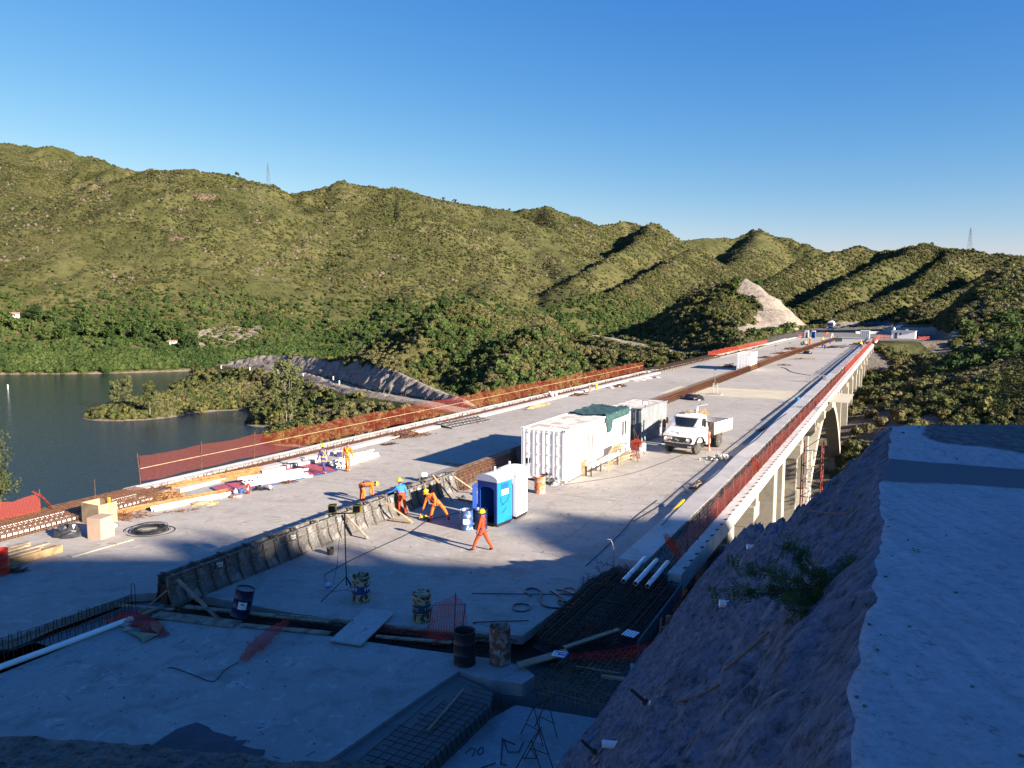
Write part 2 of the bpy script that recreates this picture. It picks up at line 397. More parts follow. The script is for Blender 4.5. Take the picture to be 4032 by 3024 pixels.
ridge(P3([(1180,447,1500),(1240,540,1200),(1260,610,980)]), .60)
ridge(P3([(1410,491,1450),(1375,525,1180),(1310,562,1020),(1245,600,880)]), .75, 0, 6)
ridge(P3([(1500,535,1150),(1410,590,870),(1310,635,700),(1200,668,600),(1105,692,530)]), .68, 0, 6)
ridge(P3([(1455,520,1700),(1540,516,1750),(1600,513,1800),(1640,500,1800),(1700,521,1750),(1780,546,1700),(1850,575,1600)]), .55)
ridge(P3([(1640,500,1800),(1600,560,1400),(1540,600,1000),(1500,640,800)]), .62)
ridge(P3([(1860,535,1000),(1900,546,1000),(1940,541,950),(2000,532,900),(2060,546,860),(2110,549,850),(2300,560,850),(2700,520,850)]), .66)
ridge(P3([(1860,535,1000),(1740,560,860),(1670,600,760),(1630,655,650)]), .72, 0, 5)
ridge(P3([(2000,532,900),(1890,575,760),(1800,625,650),(1720,672,560)]), .8, 0, 6)
ridge(P3([(2060,546,860),(1990,610,650),(1890,655,560),(1800,690,480)]), .8, 0, 6)
ridge(P3([(2200,560,700),(2090,625,560),(1990,668,450)]), .7, 0, 6)
ridge(P3([(3200,470,420),(2500,545,330),(2300,562,320),(2212,570,310),(2150,600,300),(2090,640,300),(2020,672,300),(1960,699,300),(1915,735,278)]), .33, 0, 12, 6)
ridge(P3([(3400,500,200),(2700,640,170),(2330,760,140)]), .29, 0, 12, 4)
ridge(P3([(2212,570,310),(2120,720,220),(2060,840,170)]), .32, 0, 12, 4)
ridge(P3([(1300,722,460),(1400,690,440),(1500,645,425),(1550,615,415),(1590,603,412),(1612,604,410)]), .62, 0, 4, 3)
ridge(P3([(1612,604,410),(1690,680,385),(1740,722,372)]), .95, 0, 2)
ridge(P3([(1550,615,415),(1600,700,330),(1640,745,290)]), .6, 0, 6, 3)
ridge(P3([(1275,722,432),(1340,737,390),(1400,751,355),(1470,764,328),(1545,777,302)]), .5, 4, 2)
ridge(P3([(985,650,400),(940,692,372),(870,760,348),(812,786,340),(790,800,338)]), .80, 0, 4, 1)
ridge(P3([(985,650,400),(1040,710,380),(1010,790,340)]), .70, 0, 6, 3)
ridge(P3([(985,650,400),(1090,700,440),(1160,700,480)]), .6, 0, 5)
ridge(P3([(1160,700,345),(1110,755,320),(1040,830,295)]), .8, 0, 4, 3)
ridge(P3([(1160,700,345),(1250,735,350),(1400,765,320),(1500,780,300)]), .6, 0, 5, 3)
ROADPTS = P3([(1060,905,238),(1000,887,255),(930,872,278),(870,862,296),(815,852,312),(770,845,326),(735,832,350),(700,822,372),(650,812,398),(600,803,420),(540,794,442),(490,789,455)])
ridge(ROADPTS, .55, 5, 2)
ridge(P3([(512,778,458),(555,768,447),(600,766,430),(650,768,409),(720,777,382),(772,792,354)]), .8, 5, 2)
ridge(P3([(790,803,346),(830,799,326),(870,820,308),(920,843,292),(975,868,268)]), .8, 4, 2)
ridge(P3([(600,803,420),(520,835,395),(430,848,378),(350,862,360),(300,878,342)]), .26, 3, 8)
ridge(P3([(700,822,372),(650,870,335),(600,898,318)]), .4, 0, 8)
ridge(P3([(815,852,312),(760,890,285),(680,915,280)]), .4, 0, 8)
ridge([tuple(B(s, -19, -1.2)) for s in (268, 300, 360, 430)], .55, 26, 2)
ridge([tuple(B(s, 4, -1.2)) for s in (262, 285, 300)], .55, 9, 2)
ridge([tuple(B(-60, -22, -6)), tuple(B(18, -22, -6))], .7, 14, 3)
ridge([tuple(B(90, 40, -24)), tuple(B(150, 12, -27)), tuple(B(190, -2, -26))], .5, 8, 4)
def height(X, Y):
    acc = np.zeros(X.shape); k = 4.0; best = np.full(X.shape, 1e9)
    Zs = []
    for pts, slope, flat, rnd in RIDGES:
        zr = np.full(X.shape, -1e9)
        for a, b in zip(pts[:-1], pts[1:]):
            dx, dy = b[0]-a[0], b[1]-a[1]; L2 = dx*dx+dy*dy
            t = np.clip(((X-a[0])*dx + (Y-a[1])*dy)/L2, 0, 1)
            d = np.hypot(X-a[0]-t*dx, Y-a[1]-t*dy); best = np.minimum(best, d)
            d = np.maximum(0, d-flat); d2 = np.sqrt(d*d+rnd*rnd)-rnd
            zr = np.maximum(zr, a[2]+t*(b[2]-a[2]) - slope*d2)
        Zs.append(zr)
    Zm = np.maximum.reduce(Zs); Zm = np.maximum(Zm, -58)
    for z in Zs: acc += np.exp(np.clip((z-Zm)/k, -30, 0))
    Z = Zm + k*np.log(acc+1e-9)*.35
    D = np.hypot(X, Y); amp = np.clip((D-200)/700, .0, 1)
    up = np.clip((Z-WATER)/40, 0, 1)
    # keep the crests, carve gullies below them
    g = fbm(X, Y, 110, 4, 3, True)
    Z = Z - up*amp*36*(g-.55)*np.clip(best/75, .12, 1) - up*(1.2+3*amp)*(fbm(X, Y, 22, 3, 9)-.5)*1.6
    rk = np.clip((fbm(X, Y, 70, 3, 21)-.60)*9, 0, 1)*amp*np.clip((Z-60)/60, 0, 1)
    Z += rk*11*fbm(X, Y, 14, 3, 5, True)
    return Z
def surface(name, X, Y, Z, mats, fmat=None, smooth=True, **kw):
    n, m = X.shape; me = bpy.data.meshes.new(name)
    co = np.stack([X, Y, Z], -1).reshape(-1, 3).astype(np.float32)
    idx = np.arange(n*m).reshape(n, m); q = np.stack([idx[:-1,:-1], idx[:-1,1:], idx[1:,1:], idx[1:,:-1]], -1).reshape(-1, 4)
    me.vertices.add(len(co)); me.vertices.foreach_set('co', co.ravel())
    me.loops.add(q.size); me.loops.foreach_set('vertex_index', q.ravel().astype(np.int32))
    me.polygons.add(len(q)); me.polygons.foreach_set('loop_start', np.arange(0, q.size, 4, dtype=np.int32))
    me.polygons.foreach_set('loop_total', np.full(len(q), 4, np.int32))
    for mt in mats: me.materials.append(mt)
    if fmat is not None: me.polygons.foreach_set('material_index', fmat[:-1,:-1].ravel().astype(np.int32))
    me.polygons.foreach_set('use_smooth', np.full(len(q), smooth))
    me.update(calc_edges=True); me.validate()
    o = bpy.data.objects.new(name, me); COL.objects.link(o); return props(o, **kw)
def grass_mat():
    m, n, b = newmat('hill_grass'); p = texco(n, 'Pos')
    big = noise(n, p, .012, 5, .6, .5); mid = noise(n, p, .11, 6, .65, .6); fine = noise(n, p, .7, 5, .7)
    a = ramp(n, big, [(.36, (0.053, 0.062, 0.017)), (.5, (0.093, 0.090, 0.025)), (.62, (0.124, 0.112, 0.034))])
    a = mixc(n, ramp(n, mid, [(.46, 0.0), (.60, .85)]), a, (0.034, 0.046, 0.012))
    a = mixc(n, ramp(n, noise(n, p, .05, 7, .75, 1), [(.60, 0.0), (.66, .7)]), a, (0.118, 0.084, 0.062))
    a = mixc(n, ramp(n, fine, [(.35, .5), (.6, 0.0)]), a, (0.031, 0.034, 0.011))
    n.links.new(a, b.inputs['Base Color']); b.inputs['Roughness'].default_value = .95; b.inputs['Specular IOR Level'].default_value = .1
    bump(n, b, fine, .8, .6)
    return m
M['grass'] = grass_mat()
M['scree'] = concrete('shore_scree', (0.186, 0.161, 0.124), (0.112, 0.093, 0.068), .05, .8, None, 1.2)
az = np.radians(np.concatenate([np.linspace(-50, -34.5, 30), np.linspace(-34, 35, 520), np.linspace(35.5, 76, 70)]))
rr = np.concatenate([np.geomspace(42, 225, 150)[:-1], np.geomspace(225, 480, 270)[:-1], np.geomspace(480, 2600, 235)])
A, RR = np.meshgrid(az, rr); GX = RR*np.sin(A); GY = RR*np.cos(A); GZ = height(GX, GY)
def distpoly(X, Y, pts):
    d = np.full(X.shape, 1e9); zz = np.zeros(X.shape)
    for a, b in zip(pts[:-1], pts[1:]):
        dx, dy = b[0]-a[0], b[1]-a[1]; t = np.clip(((X-a[0])*dx+(Y-a[1])*dy)/(dx*dx+dy*dy), 0, 1)
        e = np.hypot(X-a[0]-t*dx, Y-a[1]-t*dy); k = e < d; d = np.where(k, e, d); zz = np.where(k, a[2]+t*(b[2]-a[2]), zz)
    return d, zz
ROAD2 = P3([(1275,722,432),(1340,737,390),(1400,751,355),(1470,764,328),(1545,777,302)])
ROAD3 = P3([(2110,690,300),(2050,695,300),(1985,697,300)])
rough = (fbm(GX, GY, 6, 3, 31, True)-.5)
dr1, zr1 = distpoly(GX, GY, ROADPTS); dr2, zr2 = distpoly(GX, GY, ROAD2)
def sm(x, w=1.0): return np.clip(x/w+.5, 0, 1)          # soft step
def blob(u0, v0, D, rx, ry):
    c = atd(u0, v0, D); return sm(1-(((GX-c[0])/rx)**2 + ((GY-c[1])/ry)**2), .8)
S_, T_ = toST(GX, GY)
_dx = np.maximum(np.maximum(258-S_, S_-445), 0); _dy = np.maximum(np.maximum(-46-T_, T_-11), 0); _do = np.hypot(_dx, _dy)
GZ = np.where((_dx < 30) & (_do < 40), np.minimum(GZ, -1.25+1.15*_do+rough*1.5*np.clip(_do, 0, 1)), GZ)
w_gully = sm(14-_do+rough*8, 5)*sm(_do-.5, 1)*(T_ > 8)*(S_ < 330)*.75
dg, zg = distpoly(GX, GY, P3([(1600,606,410),(1650,640,398),(1690,680,385),(1742,724,372)]))
GZ = np.where(dr1 < 4.6, np.minimum(GZ, zr1+.15), GZ)
rough2 = fbm(GX, GY, 2.6, 3, 37, True)-.5
GZ = np.where((dr1 > 5) & (dr1 < 32) & (GZ > zr1+1), np.maximum(GZ-7.5*np.clip(fbm(GX, GY, 26, 3, 39)-.42, 0, 1)*np.clip((dr1-5)/4, 0, 1), zr1), GZ)
cut = (dr1 > 4.5) & (dr1 < 21) & (GZ > zr1 - 1) & (np.degrees(A) < 3)
GZ = np.where(cut, np.minimum(GZ, zr1 + 0.3 + (dr1-4.5)*.95 + rough*2.6 + rough2*2.0), GZ)
_t = np.mod(GZ, 7.5)/7.5; GZ = np.where((dg < 14) & (GZ > 0) & (GY < 430), GZ + (np.clip(_t*2.2-.6, 0, 1)-_t)*2.6 + rough*1.2, GZ)
w_rock = sm(dr1-4.5, 2)*sm(12.5-dr1+rough*5, 3)*sm(GZ-zr1-.3, 2)*sm(15-(GZ-zr1)+rough*4, 4)*(np.degrees(A) < 3)
w_rock = np.maximum(w_rock, sm(dr2-4, 1.5)*sm(7.5-dr2, 2)*sm(GZ-zr2-1, 2)*sm(zr2+6-GZ, 2))
_c = atd(1588, 603, 412)
w_rock = np.maximum(w_rock, sm(7.5-dg+rough*5, 3)*sm(A-math.atan2(_c[0], _c[1]), .006)*sm(GZ+1, 2)*(GY < 430))
for q in ((455,735,640,20,24),(500,712,650,26,22),(535,690,660,14,16)): w_rock = np.maximum(w_rock, blob(*q)*.52)
w_red = np.zeros(GX.shape)
for q in ((150,410,1150,26,34),(400,374,1055,52,9),(840,412,1172,30,10),(290,400,1045,22,16),(440,455,960,20,18),(390,560,830,13,13),(200,450,980,16,12),(60,370,1350,24,14)): w_red = np.maximum(w_red, blob(*q)*.55)
w_scree = sm(S_-60, 6)*sm(262-S_, 6)*sm(T_+45, 5)*sm(-10-T_+rough*6, 4)*(GZ > WATER)
w_scree = np.maximum(w_scree, sm(WATER+.28+rough*.9-GZ, .4))

def ground_at(u, v, d0=60, d1=2200, n=700):
    "first terrain point met by the sight line through (u, v) of the 2212 px wide view"
    Ds = np.exp(np.linspace(math.log(d0), math.log(d1), n)); p = np.array([atd(u, v, D) for D in Ds]); h = height(p[None, :, 0], p[None, :, 1])[0]
    k = np.argmax(h > p[:, 2]); k = k if h[k] > p[k, 2] else n-1
    return float(p[k, 0]), float(p[k, 1]), float(h[k])
for u, v, rx, ry, wt in ((1905, 905, 10, 14, .75), (1935, 880, 8, 10, .6), (1880, 930, 8, 10, .8), (2030, 745, 5, 16, .6), (2055, 780, 5, 10, .6)):
    gx, gy, gz_ = ground_at(u, v); w_scree = np.maximum(w_scree, sm(1-(((GX-gx)/rx)**2+((GY-gy)/ry)**2), .8)*wt)
gx, gy, gz_ = ground_at(1895, 790); w_patch = sm(1-(((GX-gx)/5)**2+((GY-gy)/8)**2), .6)
w_road = np.maximum(sm(4.4-dr1, 1.2), sm(3.2-dr2, 1)*sm(2.2-np.abs(GZ-zr2), 1))
w_base = sm(S_-262, 2)*sm(T_+44, 3)*sm(14-T_, 2)*sm(1.2-GZ, .6)*sm(GZ+3, 1)
w_rock = np.maximum(w_rock, sm(_do-.8, 1)*sm(17-_do+rough*6, 4)*(T_ < -40)*(S_ > 300)*sm(GZ+1, 1)); w_base = np.maximum(w_base, w_patch); w_scree = np.maximum(w_scree, w_gully)
bare = np.clip(w_rock+w_red*.8+w_scree+w_road*1.2+w_base, 0, 1)
def terrain_mat():
    m, n, b = newmat('hill_ground'); p = texco(n, 'Pos')
    big = noise(n, p, .012, 5, .6, .5); mid = noise(n, p, .11, 6, .65, .6); fine = noise(n, p, .7, 5, .7)
    a = ramp(n, big, [(.36, (0.053, 0.061, 0.021)), (.5, (0.084, 0.087, 0.032)), (.62, (0.115, 0.108, 0.043))])
    a = mixc(n, ramp(n, mid, [(.46, 0.0), (.60, .8)]), a, (0.038, 0.043, 0.015))
    a = mixc(n, ramp(n, noise(n, p, .05, 7, .75, 1), [(.60, 0.0), (.66, .7)]), a, (0.118, 0.084, 0.062))
    a = mixc(n, ramp(n, fine, [(.35, .5), (.6, 0.0)]), a, (0.037, 0.037, 0.014))
    va = n.nodes.new('ShaderNodeVertexColor'); va.layer_name = 'cover'; vb = n.nodes.new('ShaderNodeVertexColor'); vb.layer_name = 'cover2'
    jit = noise(n, p, .35, 6, .75)
    def mask(sock):
        q = n.nodes.new('ShaderNodeMath'); q.operation = 'MULTIPLY_ADD'; n.links.new(jit, q.inputs[0]); q.inputs[1].default_value = .9; q.inputs[2].default_value = -.45
        r = n.nodes.new('ShaderNodeMath'); r.operation = 'ADD'; n.links.new(sock, r.inputs[0]); n.links.new(q.outputs[0], r.inputs[1])
        return ramp(n, r.outputs[0], [(.45, 0.0), (.6, 1.0)])
    sa = n.nodes.new('ShaderNodeSeparateColor'); n.links.new(va.outputs[0], sa.inputs[0]); sb = n.nodes.new('ShaderNodeSeparateColor'); n.links.new(vb.outputs[0], sb.inputs[0])
    rk = noise(n, mapping(n, p, (.25, .25, .9)), 1, 7, .75, .5)
    rock = ramp(n, rk, [(.3, (0.122, 0.101, 0.083)), (.5, (0.238, 0.205, 0.173)), (.7, (0.331, 0.295, 0.259))])
    red = ramp(n, rk, [(.3, (0.086, 0.061, 0.047)), (.5, (0.180, 0.122, 0.090)), (.7, (0.245, 0.187, 0.144))])
    scr = ramp(n, rk, [(.3, (0.108, 0.086, 0.065)), (.5, (0.187, 0.158, 0.119)), (.7, (0.259, 0.223, 0.180))])
    road = ramp(n, mid, [(.35, (0.245, 0.209, 0.166)), (.65, (0.324, 0.288, 0.238))]); base = ramp(n, mid, [(.35, (0.101, 0.094, 0.086)), (.65, (0.144, 0.133, 0.119))])
    a = mixc(n, mask(sa.outputs[0]), a, rock); a = mixc(n, mask(sa.outputs[1]), a, red); a = mixc(n, mask(sa.outputs[2]), a, scr)
    a = mixc(n, mask(sb.outputs[0]), a, road); a = mixc(n, mask(sb.outputs[1]), a, base)
    n.links.new(a, b.inputs['Base Color']); b.inputs['Roughness'].default_value = .95; b.inputs['Specular IOR Level'].default_value = .1
    h = n.nodes.new('ShaderNodeMath'); h.operation = 'ADD'; n.links.new(fine, h.inputs[0]); n.links.new(rk, h.inputs[1])
    bump(n, b, h.outputs[0], .9, .8)
    return m
M['redrock'] = concrete('red_rock', (.115, .09, .072), (.07, .058, .05), .05, 1.0, None, .8, (.16, .14, .12))
terrain = surface('hills', GX, GY, GZ, [terrain_mat()], None, kind='structure')
for nm, ch in (('cover', (w_rock, w_red, w_scree)), ('cover2', (w_road, w_base, w_base*0))):
    at_ = terrain.data.color_attributes.new(nm, 'FLOAT_COLOR', 'POINT')
    at_.data.foreach_set('color', np.stack(list(ch)+[np.ones(GX.shape)], -1).astype(np.float32).ravel())
# outer ground: a wide skirt so that nothing ends at the frame
def flat_sheet(name, z, mat, x0, x1, y0, y1, nx=2, ny=2, kind='structure'):
    X, Y = np.meshgrid(np.linspace(x0, x1, nx), np.linspace(y0, y1, ny)); return surface(name, X, Y, np.full(X.shape, z), [mat], kind=kind)
flat_sheet('ground', -61, M['scree'], -6000, 6000, -6000, 7000)
def water_mat():
    m, n, b = newmat('lake_water'); p = texco(n, 'Pos')
    b.inputs['Base Color'].default_value = (.006, .016, .032, 1); b.inputs['Roughness'].default_value = .12; b.inputs['IOR'].default_value = 1.33
    h = n.nodes.new('ShaderNodeMath'); h.operation = 'ADD'
    n.links.new(noise(n, mapping(n, p, (1, 1.6, 1), (0, 0, .5)), .55, 5, .65, .4), h.inputs[0]); n.links.new(noise(n, mapping(n, p, (1, 1.6, 1), (0, 0, .2)), .12, 3), h.inputs[1])
    bump(n, b, h.outputs[0], .55, .28)
    return m
flat_sheet('lake_water', WATER, water_mat(), -1500, 900, 20, 900)
# ------------------------------------------------------------------ the bridge
TL = lambda s: -36.4 + max(0, s-30)*.0215
TM = lambda s: -21.55 + max(0, s-60)*.008 + max(0, s-150)*.016
TR = -6.65; TI = -9.3
bridge = thing('bridge', B(0, 0, 0), ROTB, 'long concrete road bridge under construction, twin decks on piers and an arch', 'bridge')
# inside the bridge thing local x = across (t), local y = along (s)
def strip(name, mat, x0, x1, s0, s1, z0, z1, parent, step=12, **kw):
    "slab between two lines given as functions of s"
    f0 = x0 if callable(x0) else (lambda s: x0); f1 = x1 if callable(x1) else (lambda s: x1)
    n = max(1, int((s1-s0)/step)); mb = MB(); vs = []
    for i in range(n+1):
        s = s0+(s1-s0)*i/n; a, b = f0(s), f1(s); vs += [(a, s, z0), (b, s, z0), (b, s, z1), (a, s, z1)]
    fs = [(i*4+k, i*4+(k+1) % 4, i*4+4+(k+1) % 4, i*4+4+k) for i in range(n) for k in range(4)] + [(3,2,1,0), (n*4, n*4+1, n*4+2, n*4+3)]
    mb.add(vs, fs); return mb.obj(name, mat, parent, **kw)
SE = 275
mb = MB(); mb.prism([(-21.3, 17.6), (-17.0, 17.9), (-13.3, 18.7), (-10.9, 19.35), (-9.75, 19.75), (-9.65, 21.6), (-9.6, 23.0), (-9.7, 25.1), (-9.3, 26.9), (-9.3, 60), (-21.3, 60)], -.28, 0)
mb.obj('near_right_deck', M['deck'], bridge)
strip('right_deck', M['deck'], lambda s: TM(s)+.25, TI, 60, SE, -.28, 0, bridge)
strip('left_deck', M['deck'], lambda s: TL(s)+(3.0 if s < 26 else 2.4), lambda s: TM(s)-.25, 19.2, SE, -.28, 0, bridge)
mb = MB(); mb.prism([(-33.4, 10.0), (-27, 10.0), (-23.1, 12.6), (-23.35, 14), (-23.2, 16.6), (-21.9, 17.6), (-21.8, 19.2), (-33.4, 19.2)], -.28, 0); mb.obj('left_deck_end', M['deck'], bridge)
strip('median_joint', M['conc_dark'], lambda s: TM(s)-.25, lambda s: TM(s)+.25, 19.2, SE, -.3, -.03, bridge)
strip('walkway', M['curb'], TI, -8.25, 27.1, 262, -.28, .27, bridge)
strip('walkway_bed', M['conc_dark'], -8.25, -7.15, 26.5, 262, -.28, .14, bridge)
strip('edge_beam', M['curb'], -7.15, TR, 26.3, 262, -.38, .30, bridge)
strip('left_walkway', M['curb'], lambda s: TL(s)+.15, lambda s: TL(s)+.85, 26, SE, -.3, .22, bridge)
strip('left_walkway_bed', M['conc_dark'], lambda s: TL(s)+.85, lambda s: TL(s)+1.7, 26, SE, -.28, .10, bridge)
strip('left_kerb', M['curb'], lambda s: TL(s)+1.7, lambda s: TL(s)+2.42, 27.5, 112, -.28, .16, bridge)
strip('left_edge_beam', M['curb'], lambda s: TL(s)-.15, lambda s: TL(s)+.15, 26, SE, -.6, .24, bridge)
for tt in (-8.6, -11.2, -14.5, -18.5, -24.5, -29, -34.5):
    strip('girder', M['conc'], tt-.25, tt+.25, 22, SE if tt > -22 else 268, -1.35, -.30, bridge)
mb = MB(); rn = random.Random(17)
for s0, s1, t0 in ((28, 60, -12.4), (60, 120, -15.3)): mb.beam((t0, s0, .002), (t0+rn.uniform(-.05, .05), s1, .002), .012, .004)
for s0 in (24.6, 36.2, 53, 72, 98, 132): mb.beam((-20.8, s0, .002), (-9.4, s0+.1, .002), .008+s0*.0003, .004)
for s0 in (33, 52, 78): mb.beam((-33.6, s0, .002), (-22.5, s0-.1, .002), .008+s0*.0003, .004)
mb.obj('pour_joint', M['conc_dark'], bridge, kind='stuff')
# rubble and bar ends on the walkway bed
mb = MB(); rn = random.Random(3)
s = 26.6
while s < 230:
    d = 1 if s < 70 else 2.2
    for k in range(3):
        t = rn.uniform(-8.35, -7.2); z = .14; h = rn.uniform(.04, .17)
        mb.bar((t, s+rn.uniform(-.1, .1), z), (t+rn.uniform(-.06, .06), s+rn.uniform(-.15, .15), z+h), .018*d, 3)
    s += .22*d
for k in range(7):
    t = -8.2+k*.16; mb.bar((t, 26.4, .24), (t, 120, .24), .014, 3)
mb.obj('bar_ends', M['rebar'], bridge, kind='stuff')
mb = MB(); s = 27
while s < 150:
    d = 1 if s < 60 else 2; mb.beam((TR-.12, s, .31), (TR+.02, s, .36), .05*d, .04); s += .9*d
mb.obj('edge_loops', M['rebar'], bridge, kind='stuff')
mb = MB(); s = 26.5
while s < 205:
    d = 1 if s < 70 else 2
    for k in range(3):
        t = TL(s)+rn.uniform(.85, 1.7); mb.bar((t, s, .1), (t+rn.uniform(-.12, .12), s+rn.uniform(-.2, .2), .1+rn.uniform(.08, .3)), .02*d, 3)
    s += .28*d
for k in range(5):
    mb.bar((TL(30)+.9+k*.19, 26, .2), (TL(110)+.9+k*.19, 110, .2), .016, 3)
mb.obj('bar_ends', M['rust'], bridge, kind='stuff')
# far strip of tied bars standing at the left edge, s 112..150
mb = MB()
for i in range(46):
    s = 112+i*.85
    for x in (2.3, .3): mb.bar((TL(s)+x, s, 0), (TL(s)+x, s, .62), .05, 4)
    mb.bar((TL(s)+.3, s, .62), (TL(s)+2.3, s, .62), .04, 4)
for x in (.3, 1.0, 1.6, 2.3): mb.bar((TL(112)+x, 112, .62), (TL(150)+x, 150, .62), .04, 4)
mb.obj('kerb_cage', M['rebar'], bridge, kind='stuff')
# median reinforcement beyond the formwork: brown cage to the far end
def cage(name, mat, s0, s1, wid, h, step, r, tf, parent, lean=.0, kind='stuff'):
    mb = MB(); s = s0; rn = random.Random(int(s0))
    while s < s1:
        t = tf(s); a = rn.uniform(-.03, .03)
        mb.bar((t-wid/2, s+a, -.02), (t-wid*.28+lean, s, h), r, 3); mb.bar((t+wid/2, s-a, -.02), (t+wid*.28+lean, s+a, h), r, 3)
        mb.bar((t-wid*.28+lean, s, h), (t+wid*.28+lean, s+a, h), r, 3); s += step
    n = max(1, int((s1-s0)/25))
    for i in range(n):
        a, b = s0+(s1-s0)*i/n, s0+(s1-s0)*(i+1)/n
        for fz, fx in ((.2, .45), (.45, .38), (.7, .33), (1, .28)):
            for sg in (-1, 1): mb.bar((tf(a)+sg*wid*fx, a, h*fz), (tf(b)+sg*wid*fx, b, h*fz), r*.9, 3)
    return mb.obj(name, mat, parent, kind=kind)
cage('median_cage', M['ltrebar'], 34.9, 62, .55, .95, .17, .016, TM, bridge)
cage('median_cage', M['rebar2'], 62, 130, .55, .80, .22, .026, TM, bridge)
cage('median_cage', M['rebar2'], 130, 262, .6, .8, .5, .05, TM, bridge)
# piers, caps, columns and the arch on the visible right side
def pier(s, tl=-10.0, tr=-8.3, zb=-36, ln=1.3, cap=True, wide=True):
    m = MB(); m.bx(tl, tr, s-ln/2, s+ln/2, zb, -1.35 if not cap else -2.55); m.obj('pier', M['conc'], bridge, bevel=.04)
    if cap:
        m = MB(); m.extr([(-13.0, -1.36), (-6.95, -1.36), (-6.95, -2.15), (-7.2, -2.55), (-13.0, -2.55)], (0, s-.85, 0), (0, s+.85, 0), (1, 0, 0)); m.obj('pier_cap', M['conc'], bridge, bevel=.03)
        m = MB(); m.bx(-8.9, -6.95, s-.45, s+.45, -1.36, -.32); m.obj('bearing_block', M['conc'], bridge)
    m = MB(); m.bx(-19.5, -16.5, s-ln/2, s+ln/2, zb, -1.35); m.obj('pier', M['conc'], bridge)
    m = MB(); m.bx(-33, -29, s-ln/2, s+ln/2, zb, -1.35); m.obj('pier', M['conc'], bridge)
pier(36.5, -11.3, -8.9); pier(44.3); pier(57.5, -11.8, -7.75, cap=False); pier(66.2)
for s in (151, 165, 178, 191, 204, 218, 232, 246): pier(s, -9.6, -8.3, -34 if s < 160 else -24, 1.0)
arch = lambda s: -2.2-.0158*(s-108)**2
for (tl, tr) in ((-10.0, -8.2), (-19.5, -17.5)):
    m = MB(); N = 40; vs = []; fs = []
    for i in range(N+1):
        s = 63+90*i/N; z = arch(s); th = .9+.5*abs(s-108)/45
        dz = -2*.0158*(s-108); L = math.hypot(1, dz); nx, nz = -dz/L, 1/L
        vs += [(tl, s, z), (tr, s, z), (tr, s-nx*th, z-nz*th), (tl, s-nx*th, z-nz*th)]
    fs = [(i*4+k, i*4+(k+1) % 4, i*4+4+(k+1) % 4, i*4+4+k) for i in range(N) for k in range(4)] + [(3,2,1,0), (N*4, N*4+1, N*4+2, N*4+3)]
    m.add(vs, fs); m.obj('arch_rib', M['conc'], bridge)
for s in (77, 86.6, 96.9, 107.9, 122.6, 136):
    m = MB(); m.bx(-9.7, -8.5, s-.5, s+.5, min(-2.5, arch(s)-.1), -2.3); 
    m.obj('spandrel_column', M['conc'], bridge)
    m = MB(); m.extr([(-11.5, -1.36), (-6.95, -1.36), (-6.95, -1.9), (-7.3, -2.3), (-11.5, -2.3)], (0, s-.8, 0), (0, s+.8, 0), (1, 0, 0)); m.obj('pier_cap', M['conc'], bridge)
    m = MB(); m.bx(-8.7, -7.0, s-.4, s+.4, -1.36, -.32); m.obj('bearing_block', M['conc'], bridge)
# abutment wall near the camera with recess and bearing posts
m = MB(); m.bx(-14, -5.6, 30.4, 31.4, -2.75, -1.75); m.obj('abutment_beam', M['conc'], bridge, bevel=.03)
m = MB(); m.bx(-14, -5.9, 30.7, 31.3, -7.5, -2.75); m.obj('abutment_wall', M['conc'], bridge)
for t in (-9.9, -8.45, -6.95):
    m = MB(); m.bx(t-.16, t+.16, 30.5, 31.0, -1.75, -.36); m.obj('bearing_post', M['conc'], bridge)
m = MB(); m.bx(-12, -5.8, 29.4, 29.7, -3.0, -2.9)
for t in (-6.3, -7.6, -8.9): m.bx(t-.5, t+.5, 30.62, 30.69, -4.6, -3.15)
m.obj('recess_panel', M['conc_dark'], bridge)
# ladder tower and red scaffold at the near arch springing
sc = thing('scaffold_tower', B(80, -7.4, -22), ROTB, 'red and grey tubular scaffold tower with ladder beside the bridge arch', 'scaffold')
m = MB()
for x in (-.9, .9):
    for y in (-1, 1): m.bar((x, y, 0), (x, y, 18.5), .06, 5)
m.obj('standard', M['redsteel'], sc)
m = MB()
for k in range(12):
    z = .8+k*1.55; m.bar((-.9, -1, z), (.9, -1, z), .045, 4); m.bar((.9, -1, z), (.9, 1, z), .045, 4); m.bar((-.9, -1, z), (.9, -1, z+1.4), .035, 4)
m.obj('brace', M['galv'], sc)
m = MB()
for x in (-.35, .05): m.bar((x, -1.15, 0), (x, -1.15, 18), .05, 4)
for k in range(55): m.bar((-.35, -1.15, .3+k*.32), (.05, -1.15, .3+k*.32), .035, 3)
m.obj('ladder', M['white'], sc)

# ------------------------------------------------------------------ near slab, joint trench, reinforcement fields (structure and things)
def plate(name, poly, z0, z1, mat, **kw):
    mb = MB(); mb.prism([(t, s) for s, t in poly], z0, z1); return mb.obj(name, mat, None, loc=B(0, 0, 0), rz=ROTB, **kw)
plate('approach_slab', [(4.0, -21.2), (15.2, -21.2), (16.55, -18.1), (17.0, -15.4), (17.55, -12.1), (18.0, -9.9), (18.0, -8.85), (17.65, -8.35), (17.1, -8.45), (16.9, -9.3), (16.95, -10.3), (15.4, -10.45), (12.0, -10.7), (4.0, -11.2)], -.35, 0, M['slab'], kind='structure')
plate('broken_slab_edge', [(16.9, -10.3), (16.5, -9.0), (15.9, -8.75), (4, -8.9), (4, -11.2), (12.0, -10.7), (15.4, -10.45)], -.45, -.09, M['conc_dark'], kind='structure')
plate('lower_slab', [(2, -8.9), (15.9, -8.75), (16.8, -8.5), (17.3, -5.6), (2, -5.0)], -.75, -.45, M['slab'], kind='structure')
